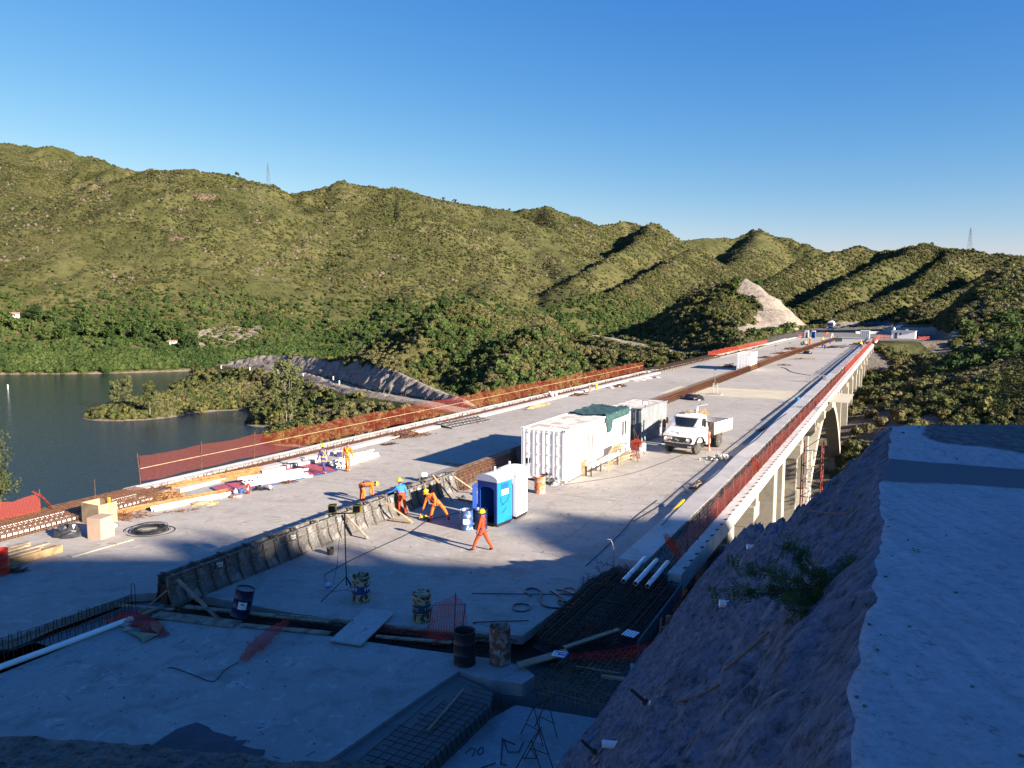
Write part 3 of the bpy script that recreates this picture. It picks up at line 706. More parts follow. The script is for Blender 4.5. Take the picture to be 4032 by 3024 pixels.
plate('joint_bed', [(10, -30), (24, -24), (24, -5.6), (16, -5.4), (16.0, -10), (10, -22)], -1.4, -.95, M['conc_dark'], kind='structure')
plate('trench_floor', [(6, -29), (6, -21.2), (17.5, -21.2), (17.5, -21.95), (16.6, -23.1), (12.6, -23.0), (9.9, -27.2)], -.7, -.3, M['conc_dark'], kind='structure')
plate('abutment_ground', [(-30, -46), (9.9, -46), (9.9, -27), (6, -21.2), (-30, -21.2)], -1.2, -.62, M['slab'], kind='structure')
plate('far_abutment_slab', [(275.4, -32), (330, -30), (330, -4), (262, 6), (262, -6.4), (275.4, -7)], -.5, -.012, M['asph'], kind='structure')
def meshfield(name, poly, z, da, db, r, mat, label, cat='reinforcement', ang=0.0, jit=.02, second=None, seed=1):
    "two crossed layers of bars clipped to a convex polygon in (s, t)"
    rn = random.Random(seed); mb = MB(); ca, sa = math.cos(ang), math.sin(ang)
    def clip(p, d):
        lo, hi = -1e9, 1e9; n = len(poly); cx = sum(a for a, b in poly)/n; cy = sum(b for a, b in poly)/n
        for i in range(n):
            a, b = poly[i], poly[(i+1) % n]; nx, ny = -(b[1]-a[1]), b[0]-a[0]
            if nx*(cx-a[0])+ny*(cy-a[1]) < 0: nx, ny = -nx, -ny
            den = nx*d[0]+ny*d[1]; num = nx*(p[0]-a[0])+ny*(p[1]-a[1])
            if abs(den) < 1e-9:
                if num < 0: return None
            elif den > 0: lo = max(lo, -num/den)
            else: hi = min(hi, -num/den)
        return (lo, hi) if hi > lo+.05 else None
    cx = sum(a for a, b in poly)/len(poly); cy = sum(b for a, b in poly)/len(poly)
    for (d, n, sp, zz) in (((ca, sa), (-sa, ca), da, z), ((-sa, ca), (ca, sa), db, z-.03)):
        if not sp: continue
        for k in range(-int(9/sp), int(9/sp)+1):
            o = (cx+n[0]*sp*k+rn.uniform(-jit, jit), cy+n[1]*sp*k+rn.uniform(-jit, jit)); e = rn.uniform(-jit, jit)*.6
            dd = (d[0]+n[0]*e*.3, d[1]+n[1]*e*.3); c = clip(o, dd)
            if c:
                a, b = c; zz2 = zz+rn.uniform(-.01, .01)
                mb.bar((o[1]+dd[1]*a, o[0]+dd[0]*a, zz2), (o[1]+dd[1]*b, o[0]+dd[0]*b, zz2+rn.uniform(-.01, .01)), r, 4)
    return mb
F1 = [(26.9, -9.3), (25.1, -9.68), (21.7, -9.62), (19.9, -9.5), (19.45, -8.3), (21.5, -6.6), (26.2, -6.68)]
rf = thing('rebar_field', B(23, -8, -.3), 0, 'dark dense field of long reinforcing bars beside the bridge edge, open deck corner', 'rebar')
for zz, da, db, r, sd in ((.04, .10, .45, .016, 1), (-.10, .17, .2, .014, 2), (-.24, .2, .16, .012, 3)):
    mb = meshfield('', F1, zz, da, db, r, None, '', seed=sd, jit=.04)
    o = mb.obj('bar_layer', M['rebar'] if zz < 0 else M['rust'], rf, kind='stuff'); o.matrix_parent_inverse = Matrix(); o.location = Vector((0, 0, .3)) - Vector((B(23, -8, 0).x, B(23, -8, 0).y, 0)); o.rotation_euler.z = ROTB
mb = MB(); mb.prism([(t, s) for s, t in F1], -.44, -.36); o = mb.obj('formwork_floor', M['black'], rf); o.location = Vector((0, 0, .3)) - Vector((B(23, -8, 0).x, B(23, -8, 0).y, 0)); o.rotation_euler.z = ROTB
def local(o, s, t, z=0.0):
    "child built in bridge coordinates of a thing placed at B(s,t,z), rotation 0"
    b = B(s, t, z); o.location = -b; o.rotation_euler.z = ROTB; return o
# tangle of ties at the upper end of the field
mb = MB(); rn = random.Random(5)
for i in range(260):
    s = rn.uniform(24.2, 27.4); t = rn.uniform(-9.9, -7.0); z = rn.uniform(-.1, .22)
    d = Vector((rn.uniform(-1, 1), rn.uniform(-1, 1), rn.uniform(-.6, .9))).normalized()*rn.uniform(.1, .3); mb.bar((t, s, z), (t+d.x, s+d.y, z+d.z), .012, 3)
for i in range(180):
    s = 20.9+rn.uniform(-.5, .5); t = rn.uniform(-9.4, -6.9); z = rn.uniform(-.1, .1); d = Vector((rn.uniform(-1, 1), rn.uniform(-1, 1), rn.uniform(-.5, .8))).normalized()*rn.uniform(.08, .25); mb.bar((t, s, z), (t+d.x, s+d.y, z+d.z), .012, 3)
local(mb.obj('tie_tangle', M['rust'], rf, kind='stuff'), 23, -8, -.3)
# side form along the right edge of the open corner
mb = MB(); mb.beam((-6.55, 21.0, -.25), (-6.62, 26.2, -.25), .06, .5); local(mb.obj('side_form', M['conc_dark'], rf), 23, -8, -.3)
# three drain pipes laid in the reinforcement
for i, (t, s0) in enumerate(((-8.41, 25.1), (-7.95, 25.05), (-7.5, 25.0))):
    mb = MB(); mb.tube([(0, 0, 0), (0, 2.6, .06)], .085, 12); mb.mi = 1; mb.tube([(0, -.005, 0), (0, .01, 0)], .066, 12)
    o = mb.obj('drain_pipe', [M['pvc'], M['black']], None, smooth=True, loc=B(s0, t, .17), rz=ROTB, cat='pipe', group='white drain pipes laid in the bridge edge reinforcement',
        label=('white drain pipe end in the dark reinforcement, farthest from the orange net', 'white drain pipe end in the dark reinforcement, middle one of three', 'white drain pipe end in the dark reinforcement, closest to the bridge edge')[i])
F2 = [(20.0, -5.75), (21.3, -5.9), (19.3, -8.1), (17.9, -8.6), (17.4, -8.2), (17.7, -5.75)]
f2 = thing('rebar_mat', B(18.5, -7, -.5), 0, 'lower square grid of yellowish reinforcing bars in the pit below the shotcrete slope', 'rebar')
for zz, da, db, r, sd in ((-.12, .14, .14, .011, 7), (-.34, .16, .16, .011, 8)):
    local(meshfield('', F2, zz, da, db, r, None, '', seed=sd, jit=.015).obj('bar_layer', M['ltrebar'], f2, kind='stuff'), 18.5, -7, -.5)
mb = MB()
for i in range(20): t = -8.2+i*.125; mb.bar((t, 17.42+rn.uniform(-.02, .02), -.75), (t, 17.42, -.1+rn.uniform(0, .1)), .011, 3)
for z in (-.2, -.33): mb.bar((-8.3, 17.42, z), (-5.8, 17.42, z), .011, 3)
local(mb.obj('upright_bars', M['ltrebar'], f2, kind='stuff'), 18.5, -7, -.5)
# reinforcement left bare at the broken slab edge
f3 = thing('edge_rebar', B(14.5, -9.6, -.1), 0, 'bare reinforcement grid along the broken slab edge, bent bars at its rim', 'rebar')
mb = MB()
for i in range(30):
    s = 10.2+i*.215; w = 1.25 if s < 15 else 1.25-(s-15)*.35
    mb.bar((-8.75-w+rn.uniform(-.25, .1), s+rn.uniform(-.03, .03), -.04), (-8.78, s, -.03), .012, 3); mb.bar((-8.78, s, -.03), (-8.72, s+.03, -.3), .012, 3); mb.bar((-8.72, s+.03, -.3), (-8.8, s+.1, -.36), .012, 3)
for t in (-8.85, -9.1, -9.35, -9.6, -9.85, -10.15): mb.bar((t, 10, -.05), (t+rn.uniform(-.02, .02), 15.9 + (t+8.75)*.2, -.05), .012, 3)
local(mb.obj('bar_grid', M['rebar'], f3, kind='stuff'), 14.5, -9.6, -.1)
# joint trench filled with cross bars
f4 = thing('trench_rebar', B(17, -15, -.4), 0, 'hooked reinforcing bars crossing the dark joint trench between the two slabs', 'rebar')
mb = MB(); JN = [(-21.5, 15.2, 16.6), (-18.1, 16.55, 17.75), (-15.4, 17.0, 18.2), (-12.1, 17.55, 18.95), (-9.9, 18.0, 19.7)]
def jedge(t, far=False):
    for (t0, a0, b0), (t1, a1, b1) in zip(JN[:-1], JN[1:]):
        if t <= t1 or t1 == -9.9: f = (t-t0)/(t1-t0); return (b0+(b1-b0)*f) if far else (a0+(a1-a0)*f)
t = -21.5
while t < -9.9:
    a, b = jedge(t), jedge(t, True); z = -.12+rn.uniform(-.05, .03); mb.bar((t, a-.02, z), (t+.05, b+.02, z), .013, 3); mb.bar((t, a, z-.14), (t, b, z-.14), .013, 3); t += rn.uniform(.11, .16)
for k in range(6):
    for (t0, a0, b0), (t1, a1, b1) in zip(JN[:-1], JN[1:]): f = (k+.5)/6; mb.bar((t0, a0+(b0-a0)*f, -.1), (t1, a1+(b1-a1)*f, -.1), .014, 3)
local(mb.obj('cross_bars', M['rebar'], f4, kind='stuff'), 17, -15, -.4)
# bar cage at the far left edge of the left deck (no concrete yet)
f5 = thing('kerb_rebar', B(19, -35, 0), 0, 'brown reinforcement mat for the kerb with rows of white spacers, left bridge edge', 'rebar')
mb = MB(); rn = random.Random(11)
s = 10
while s < 26.5:
    mb.bar((-36.2, s, .26), (-33.4, s+.02, .24), .016, 3); mb.bar((-36.2, s, .26), (-36.25, s, -.15), .016, 3); mb.bar((-33.4, s, .24), (-33.35, s, -.1), .016, 3)
    if int(s*7) % 2: mb.bar((-34.6, s, .25), (-34.6, s+.05, .02), .014, 3)
    s += .12
for k in range(11): t = -36.2+k*.28; mb.bar((t, 10, .28), (t, 26.5, .28), .018, 3); mb.bar((t, 10, .05), (t, 26.5, .05), .018, 3)
local(mb.obj('bar_mat', M['rebar2'], f5, kind='stuff'), 19, -35, 0)
mb = MB()
for tt, w in ((-35.05, .13), (-34.3, .05), (-33.75, .05)):
    s = 12
    while s < 25.5: mb.bx(tt-w/2, tt+w/2, s, s+.17, .05, .20); s += .24
local(mb.obj('spacers', M['pvc'], f5, kind='stuff'), 19, -35, 0)
mb = MB(); mb.bx(-36.2, -33.3, 10, 26.5, -.45, -.12); local(mb.obj('form_bed', M['wood3'], f5), 19, -35, 0)
# upright stirrups and white conduit where the median will start
f6 = thing('stirrup_row', B(13.5, -21.6, 0), 0, 'row of tall upright stirrups beside a white conduit on the near slab edge', 'rebar')
mb = MB(); s = 10.0
while s < 15.4:
    h = .62+rn.uniform(-.05, .06); t = -21.95+.11*(s-12)
    for o in (0,): mb.tube([(t-.16, s, -.05), (t-.09, s+.02, h), (t+.02, s+.03, h+.02), (t+.10, s+.02, -.05)], .012, 4)
    s += .24
for z in (.25, .5, .62): mb.bar((-22.15, 10, z), (-21.6, 15.4, z), .011, 3); mb.bar((-22.0, 10, z), (-21.45, 15.4, z), .011, 3)
mb.tube([(-21.75, 15.55, 0), (-21.72, 15.55, .95), (-21.68, 15.58, .98), (-21.62, 15.6, .95), (-21.6, 15.6, 0)], .013, 4)
local(mb.obj('stirrups', M['rebar'], f6, kind='stuff'), 13.5, -21.6, 0)
mb = MB(); mb.tube([(-21.55, 9.6, .09), (-21.3, 12.5, .09), (-21.12, 15.1, .10)], .085, 10); o = mb.obj('white_conduit', M['pvc'], None, smooth=True, loc=B(0, 0, 0), rz=ROTB, label='long white plastic conduit lying beside the row of upright stirrups', cat='pipe')

# ------------------------------------------------------------------ hillside with the shotcrete slope, bench and the hill behind the camera
BZ = 8.1; BT = -.11
def hz(s, t):
    "shotcrete slope and bench height in bridge coordinates"
    sl = BZ - (BT - t)*1.39
    z = np.where(t < BT, sl, BZ)
    # end of the spur: the slope stops along an uneven oblique line and falls away
    end = 10.9 + (BT - t)*3.45*np.clip((BT-t)/5.8+.35, .6, 1.0)
    end = np.where(t > BT, 11.0 + (t-BT)*.55, end)
    z = z - np.maximum(0, s-end)*1.9
    return z, end
ss, tt = np.meshgrid(np.concatenate([np.linspace(-30, 0, 20), np.linspace(.3, 44, 520)]), np.concatenate([np.linspace(-10.2, 2.2, 222), np.linspace(2.35, 26, 60)]))
hzv, end = hz(ss, tt)
nn = fbm(ss, tt, 1.6, 5, 41, True)-.5; n2 = fbm(ss*.5, tt*1.4, 3.0, 3, 43)-.5; n3 = fbm(ss, tt, .35, 3, 47)-.5
slope_m = np.clip((BT+.02-tt)*2.5, 0, 1)
past = np.clip((ss-end)*.8, 0, 1)
hzv = hzv + slope_m*(1-.75*past)*(nn*.30 + n2*.8 + n3*.24 + (fbm(ss, tt, .8, 3, 71, True)-.5)*.26 + np.abs(fbm(ss+7, tt, .28, 2, 75)-.5)*.30) + past*nn*.5
# bench: smooth concrete, then a lumpy pale berm and dark soil beyond it
berm = np.clip((ss-9.55)*2.5, 0, 1)*(1-slope_m)
hzv = hzv + berm*(.06+.10*nn+.10*np.clip(ss-9.8, 0, 1.2)*(.7+n2)) + (1-slope_m)*n3*.012
# the hill rises to the right and behind the camera
X_ = ss*SB+tt*CB; Y_ = ss*CB-tt*SB
hillm = np.clip((X_-.80*np.maximum(Y_, 0)-2.5)/14, 0, 1)*np.clip((30-ss)/10, 0, 1)
hzv = np.maximum(hzv, BZ+hillm*10+nn*hillm) if False else hzv + hillm*np.clip((9-Y_)/9, 0, 1)*4
mtx = np.zeros(ss.shape, int); mtx[(tt > BT)] = 1
band = (tt > BT+.03) & (ss > 8.15+.3*nn) & (ss < 9.55+.12*nn); mtx[band] = 2
mtx[(tt > BT) & (ss > 9.55+.12*nn) & (ss < 9.75+.2*nn)] = 1; mtx[(tt > BT) & (ss > 9.75+.2*nn)] = 0; mtx[(tt > .25+.4*nn) & (ss > 10.25+.5*nn)] = 3
mtx[hillm > .05] = 3; mtx[(past > .6)] = 0
M['darker'] = concrete('dark_mortar', (.145, .135, .125), (.11, .10, .09), .5, .4, None, 8)
tj = tt + np.exp(-((tt-BT)/.22)**2)*((fbm(ss, tt*0, .9, 4, 83)-.5)*.10+(fbm(ss, tt, .22, 2, 84)-.5)*.10)
HX, HY = ss*SB+tj*CB, ss*CB-tj*SB
def bench_mat():
    m, n, b = newmat('bench_concrete'); p = texco(n, 'Pos'); va = n.nodes.new('ShaderNodeVertexColor'); va.layer_name = 'cover'
    sa = n.nodes.new('ShaderNodeSeparateColor'); n.links.new(va.outputs[0], sa.inputs[0]); fine = noise(n, p, 11, 6, .7); st = noise(n, mapping(n, p, (9, .9, 1), (0, 0, R(-24))), 1, 6, .75); big = noise(n, p, .5, 5, .6)
    c = ramp(n, st, [(.3, (.30, .315, .335)), (.55, (.38, .395, .41)), (.75, (.46, .47, .48))]); c = mixc(n, ramp(n, fine, [(.3, .5), (.5, 0.0)]), c, (.22, .23, .25)); c = mixc(n, ramp(n, big, [(.45, 0.0), (.65, .35)]), c, (.25, .26, .28)); c = mixc(n, 1.0, c, ramp(n, noise(n, p, 14, 9, .82, .3), [(.34, .45), (.44, .95), (.60, 1.12)]), 'MULTIPLY')
    def mask(s_, lo=.42, hi=.58):
        q = n.nodes.new('ShaderNodeMath'); q.operation = 'MULTIPLY_ADD'; n.links.new(noise(n, p, 2.2, 6, .7), q.inputs[0]); q.inputs[1].default_value = .5; q.inputs[2].default_value = -.25
        r = n.nodes.new('ShaderNodeMath'); r.operation = 'ADD'; n.links.new(s_, r.inputs[0]); n.links.new(q.outputs[0], r.inputs[1]); return ramp(n, r.outputs[0], [(lo, 0.0), (hi, 1.0)])
    c = mixc(n, mask(sa.outputs[0]), c, (.12, .125, .135)); c = mixc(n, mask(sa.outputs[1]), c, mixc(n, ramp(n, fine, [(.4, 0.0), (.6, 1.0)]), (.06, .06, .065), (.15, .15, .155)))
    n.links.new(c, b.inputs['Base Color']); b.inputs['Roughness'].default_value = .9; b.inputs['Specular IOR Level'].default_value = .2; bump(n, b, fine, .8, .03); return m
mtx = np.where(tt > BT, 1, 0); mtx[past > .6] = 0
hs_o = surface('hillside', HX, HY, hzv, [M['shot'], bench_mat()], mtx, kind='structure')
_sm = lambda x, w: np.clip(x/w+.5, 0, 1)
w_dark = _sm(ss-8.25-.2*np.sin(tt*1.3), .5)*_sm(9.5-ss, .25); w_soil = np.maximum(_sm(ss-10.3+.25*tt, .5)*_sm(tt-.3, .4), _sm(hillm-.05, .05))  # darker band across the bench, then soil beyond it
_at = hs_o.data.color_attributes.new('cover', 'FLOAT_COLOR', 'POINT'); _at.data.foreach_set('color', np.stack([w_dark, w_soil, w_dark*0, w_dark*0+1], -1).astype(np.float32).ravel())
# hill behind the camera that keeps the foreground in shade
sx, sy = np.meshgrid(np.linspace(-60, 150, 330), np.linspace(-75, 12, 140))
prof = (26.4+np.clip((sx-76)*.6, 0, 3.0))*np.exp(-((sy+30)/15)**2)*np.clip((sx-2)/16, 0, 1)*np.clip((118-sx)/22, 0, 1)
sz = np.minimum(prof + 2.2*(fbm(sx, sy, 14, 4, 51)-.5), 40) + np.where(sx > 0, 0, -2)
zz0 = np.where(sx < 0, -1.0, 5.0)
surface('hill_behind', sx, sy, np.where(prof > .6, zz0+sz, -8), [M['grass']], None, kind='structure')
# rough dark bank at the bottom left, close to the camera
bs, bt = np.meshgrid(np.linspace(-2, 13.2, 90), np.linspace(-30, -8.9, 120))
edge = 9.35 + (bt+18.4)*.355
bz = -.25 + np.clip((edge-bs)*.9, 0, .75) + .25*(fbm(bs, bt, .8, 4, 61, True)-.5)*np.clip(edge-bs+.3, 0, 1)
surface('dark_bank', bs*SB+bt*CB, bs*CB-bt*SB, np.where(bs > edge+.12, -.3, bz), [M['earth']], None, kind='structure')
# dark blotch on the slab
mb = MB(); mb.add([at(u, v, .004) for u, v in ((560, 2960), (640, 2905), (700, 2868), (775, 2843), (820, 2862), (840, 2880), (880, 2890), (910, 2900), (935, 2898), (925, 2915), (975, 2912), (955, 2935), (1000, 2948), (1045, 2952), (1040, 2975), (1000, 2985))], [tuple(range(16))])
M['stain'] = concrete('dark_blotch', (.085, .085, .10), (.06, .06, .07), .8, .3, None, 6)
mb.obj('dark_blotch', M['stain'], None, kind='structure')
# ------------------------------------------------------------------ vegetation
def leaf_mat(name, cols, rnd=.35):
    m, n, b = newmat(name); oi = n.nodes.new('ShaderNodeObjectInfo'); p = texco(n, 'Pos')
    c = ramp(n, oi.outputs['Random'], [(i/(len(cols)-1), q) for i, q in enumerate(cols)])
    f = noise(n, p, .9, 3, .6); c = mixc(n, ramp(n, f, [(.3, .5), (.6, 0.0)]), c, tuple(x*.55 for x in cols[0]))
    f2 = noise(n, p, .03, 3, .6); c = mixc(n, ramp(n, f2, [(.45, 0.0), (.65, .5)]), c, tuple(min(1, x*1.5) for x in cols[-1]))
    n.links.new(c, b.inputs['Base Color']); b.inputs['Roughness'].default_value = .75; b.inputs['Specular IOR Level'].default_value = .15
    tr = n.nodes.new('ShaderNodeBsdfTranslucent'); n.links.new(c, tr.inputs[0]); ms = n.nodes.new('ShaderNodeMixShader'); ms.inputs[0].default_value = .25
    n.links.new(b.outputs[0], ms.inputs[1]); n.links.new(tr.outputs[0], ms.inputs[2]); n.links.new(ms.outputs[0], n.nodes['Material Output'].inputs[0])
    return m
M['leaf_dry'] = leaf_mat('dry_shrub_leaves', [(0.025, 0.033, 0.012), (0.038, 0.048, 0.017), (0.056, 0.063, 0.022), (0.092, 0.089, 0.033)])
M['leaf_mid'] = leaf_mat('shrub_leaves', [(0.037, 0.054, 0.017), (0.060, 0.084, 0.026), (0.089, 0.105, 0.032), (0.146, 0.142, 0.041), (0.104, 0.085, 0.049)])
M['leaf_lush'] = leaf_mat('tree_leaves', [(0.022, 0.044, 0.013), (0.037, 0.068, 0.018), (0.052, 0.089, 0.022), (0.072, 0.096, 0.028)])
M['leaf_pale'] = leaf_mat('pale_leaves', [(0.066, 0.079, 0.030), (0.092, 0.106, 0.040), (0.112, 0.122, 0.053)])
M['leaf_dark'] = leaf_mat('dark_leaves', [(0.020, 0.030, 0.009), (0.030, 0.043, 0.013), (0.046, 0.053, 0.018)])
M['bark'] = simple('bark', (.11, .085, .06), .9, 0, .3, 3)
M['barkpale'] = simple('pale_bark', (.20, .18, .14), .85, 0, .2, 2)
def leafquads(mb, c, r, n, size, rn, flat=.8, shell=.55):
    for i in range(n):
        d = Vector((rn.gauss(0, 1), rn.gauss(0, 1), rn.gauss(0, 1))).normalized()
        q = shell+(1-shell)*rn.random()
        p = Vector(c)+Vector((d.x*r[0], d.y*r[1], d.z*r[2]))*q
        nrm = (d*.8+Vector((rn.gauss(0, .6), rn.gauss(0, .6), rn.gauss(0, .6)+.35))).normalized(); a = nrm.orthogonal().normalized(); a = Matrix.Rotation(rn.uniform(0, 6.28), 3, nrm) @ a; b = nrm.cross(a)
        s = size*rn.uniform(.6, 1.4); k = rn.uniform(.45, .8)
        mb.add([p-a*s, p-b*s*k, p+a*s, p+b*s*k], [(0, 1, 2, 3)])
def clump_mesh(name, seed, n=70, size=.22, lumps=4, h=.8, mat=None):
    rn = random.Random(seed); mb = MB()
    for k in range(lumps):
        a = rn.uniform(0, 6.28); q = rn.uniform(.15, .5); r = rn.uniform(.45, .68); c = (q*math.cos(a), q*math.sin(a), h*rn.uniform(.3, .75))
        leafquads(mb, c, (r, r, r*.8), n//lumps, size, rn)
        mb.sphere(c, (r*.66, r*.66, r*.55), 5, 4)
    me_o = mb.obj(name, mat); COL.objects.unlink(me_o); return me_o
def clump_set(name, mat, k=4, **kw):
    c = bpy.data.collections.new(name)
    for i in range(k): c.objects.link(clump_mesh(name+'_form', 100+i*7+len(name), mat=mat, **kw))
    return c
SHR = {'dry': clump_set('dry_shrub', M['leaf_dry'], 4, n=48, size=.26, lumps=3, h=.55), 'mid': clump_set('shrub', M['leaf_mid'], 4, n=130, size=.16, lumps=4, h=.8),
       'lush': clump_set('leafy_tree', M['leaf_lush'], 4, n=180, size=.14, lumps=5, h=1.1), 'fine': clump_set('thorn_scrub', M['leaf_mid'], 4, n=300, size=.10, lumps=6, h=.85), 'grass': clump_set('grass_tuft', M['leaf_dry'], 2, n=16, size=.4, lumps=1, h=.3)}
def scatter(name, X, Y, Z, rad, cset, label_kind='stuff', seed=0):
    rng = np.random.default_rng(seed); N = len(X); me = bpy.data.meshes.new(name)
    me.vertices.add(N); me.vertices.foreach_set('co', np.stack([X, Y, Z], -1).astype(np.float32).ravel())
    a = me.attributes.new('rad', 'FLOAT', 'POINT'); a.data.foreach_set('value', rad.astype(np.float32))
    a = me.attributes.new('yaw', 'FLOAT_VECTOR', 'POINT'); yw = np.zeros((N, 3), np.float32); yw[:, 2] = rng.uniform(0, 6.28, N); yw[:, :2] = rng.normal(0, .12, (N, 2)); a.data.foreach_set('vector', yw.ravel())
    o = bpy.data.objects.new(name, me); COL.objects.link(o); props(o, kind='stuff')
    ng = bpy.data.node_groups.new(name, 'GeometryNodeTree'); ng.interface.new_socket('Geometry', in_out='INPUT', socket_type='NodeSocketGeometry'); ng.interface.new_socket('Geometry', in_out='OUTPUT', socket_type='NodeSocketGeometry')
    gi = ng.nodes.new('NodeGroupInput'); go = ng.nodes.new('NodeGroupOutput'); ip = ng.nodes.new('GeometryNodeInstanceOnPoints')
    ci = ng.nodes.new('GeometryNodeCollectionInfo'); ci.inputs['Collection'].default_value = cset; ci.inputs['Separate Children'].default_value = True; ci.inputs['Reset Children'].default_value = True
    ra = ng.nodes.new('GeometryNodeInputNamedAttribute'); ra.data_type = 'FLOAT'; ra.inputs['Name'].default_value = 'rad'
    ya = ng.nodes.new('GeometryNodeInputNamedAttribute'); ya.data_type = 'FLOAT_VECTOR'; ya.inputs['Name'].default_value = 'yaw'
    ng.links.new(gi.outputs[0], ip.inputs['Points']); ng.links.new(ci.outputs[0], ip.inputs['Instance']); ip.inputs['Pick Instance'].default_value = True
    er = ng.nodes.new('FunctionNodeEulerToRotation'); ng.links.new(ya.outputs[0], er.inputs[0]); ng.links.new(er.outputs[0], ip.inputs['Rotation']); ng.links.new(ra.outputs[0], ip.inputs['Scale'])
    ng.links.new(ip.outputs[0], go.inputs[0])
    md = o.modifiers.new('scatter', 'NODES'); md.node_group = ng
    return o
cum = np.maximum.accumulate((GZ-EYE)/RR, axis=0)
def lookup(X, Y, arr):
    a = np.arctan2(X, Y); r = np.hypot(X, Y); i = np.clip(np.searchsorted(az, a), 0, len(az)-1); j = np.clip(np.searchsorted(rr, r), 1, len(rr)-1)
    return arr[j-1, i], j
def candidates(N, r0, r1, a0, a1, seed):
    rng = np.random.default_rng(seed); r = np.sqrt(rng.uniform(r0*r0, r1*r1, N)); a = np.radians(rng.uniform(a0, a1, N)); X, Y = r*np.sin(a), r*np.cos(a)
    a_i = np.interp(a, az, np.arange(len(az))); r_i = np.interp(r, rr, np.arange(len(rr)))
    i0 = np.clip(a_i.astype(int), 0, len(az)-2); j0 = np.clip(r_i.astype(int), 0, len(rr)-2); fa = a_i-i0; fr = r_i-j0
    Z = (GZ[j0, i0]*(1-fa)+GZ[j0, i0+1]*fa)*(1-fr)+(GZ[j0+1, i0]*(1-fa)+GZ[j0+1, i0+1]*fa)*fr
    bb = bare[j0, i0]; cm = cum[j0, i0]
    vis = ((Z+6-EYE)/r > cm-.012) & (Z > WATER+.3)
    return X, Y, Z, r, bb, vis, rng
def plant(name, N, r0, r1, a0, a1, seed, test, radf, cset):
    X, Y, Z, r, bb, vis, rng = candidates(N, r0, r1, a0, a1, seed)
    k = vis & (rng.uniform(0, 1, N) > bb*1.05) & test(X, Y, Z, r, rng)
    s_, t_ = toST(X, Y); k &= ~((s_ > 0) & (s_ < 262) & (t_ < -8) & (t_ > -38)) & ~((s_ >= 255) & (s_ < 440) & (t_ > -46) & (t_ < 12) & (Z < 1.5) & (Z > -2.2)) & ~((s_ > 240) & (s_ < 300) & (t_ > -8) & (t_ < 12) & (Z > -4.5))
    d1, z1_ = distpoly(X, Y, ROADPTS); d2, _ = distpoly(X, Y, ROAD2); k &= ((d1 > (22 if 'woods' in name else 8.5)+rng.uniform(0, 3, len(X))) | ((Z > z1_+6) & (d1 > 9))) & (d2 > 5)
    X, Y, Z, r = X[k], Y[k], Z[k], r[k]; rad = radf(X, Y, Z, r, rng)
    return scatter(name, X, Y, Z-.12*rad, rad, cset, seed=seed)
dn = lambda X, Y: fbm(X, Y, 60, 4, 77)
FAR = 560
# dry hill shrubs
plant('hill_shrubs', 188000, FAR, 1650, -43, 34, 1, lambda X, Y, Z, r, g: (g.uniform(0, 1, len(X)) < np.clip((dn(X, Y)-.30)*2.4, .12, 1)), lambda X, Y, Z, r, g: g.uniform(.9, 2.3, len(X))*np.where(g.uniform(0, 1, len(X)) < .08, 1.7, 1), SHR['dry'])
plant('hill_bushes', 47000, FAR, 1900, -43, 34, 2, lambda X, Y, Z, r, g: (g.uniform(0, 1, len(X)) < np.clip((dn(X+300, Y)-.42)*2.6+(fbm(X, Y, 110, 4, 3, True)-.56)*5, .04, 1)), lambda X, Y, Z, r, g: g.uniform(1.3, 3.2, len(X)), SHR['mid'])
plant('valley_woods', 60000, 560, 1300, -43, 20, 3, lambda X, Y, Z, r, g: (g.uniform(0, 1, len(X)) < np.clip((14-Z+44*(fbm(X, Y, 80, 3, 5)-.4))/38, 0, 1)) & (Y < 1000), lambda X, Y, Z, r, g: g.uniform(1.6, 4.0, len(X)), SHR['lush'])
# near hills, both sides of the bridge
plant('hillside_scrub', 52000, 150, FAR, -30, 42, 4, lambda X, Y, Z, r, g: g.uniform(0, 1, len(X)) < np.clip((dn(X, Y)-.2)*2.5, .35, 1), lambda X, Y, Z, r, g: g.uniform(.9, 2.9, len(X)), SHR['mid'])
plant('hillside_dry_scrub', 18000, 150, FAR, -30, 42, 5, lambda X, Y, Z, r, g: Z > -22, lambda X, Y, Z, r, g: g.uniform(.7, 2.0, len(X)), SHR['dry'])
plant('slope_woods', 9000, 150, FAR, -30, 42, 6, lambda X, Y, Z, r, g: (dn(X+50, Y) > .57), lambda X, Y, Z, r, g: g.uniform(2.0, 3.8, len(X)), SHR['lush'])
plant('ravine_scrub', 16000, 60, 330, 24, 46, 7, lambda X, Y, Z, r, g: g.uniform(0, 1, len(X)) < .8, lambda X, Y, Z, r, g: g.uniform(.6, 1.9, len(X)), SHR['fine'])

plant('peninsula_woods', 7000, 285, 520, -30, 0, 8, lambda X, Y, Z, r, g: Z < -14, lambda X, Y, Z, r, g: g.uniform(1.5, 3.1, len(X)), SHR['mid'])
plant('shore_woods', 19000, 560, 720, -43, -6, 9, lambda X, Y, Z, r, g: Z < -26, lambda X, Y, Z, r, g: g.uniform(2.4, 4.8, len(X)), SHR['lush'])
plant('valley_bushes', 26000, 420, 1250, 8, 34, 10, lambda X, Y, Z, r, g: g.uniform(0, 1, len(X)) < np.clip((dn(X, Y)-.3)*3, .2, 1), lambda X, Y, Z, r, g: g.uniform(1.2, 2.9, len(X)), SHR['mid'])
def rock_set():
    c = bpy.data.collections.new('rocks')
    for k in range(4):
        rn = random.Random(k+900); mb = MB(); mb.sphere((0, 0, .2), (1, .8, .75), 7, 5); mb.v = [v*(1+rn.uniform(-.25, .25)) for v in mb.v]; o = mb.obj('rock_form', M['redrock'], None); COL.objects.unlink(o); c.objects.link(o)
    return c
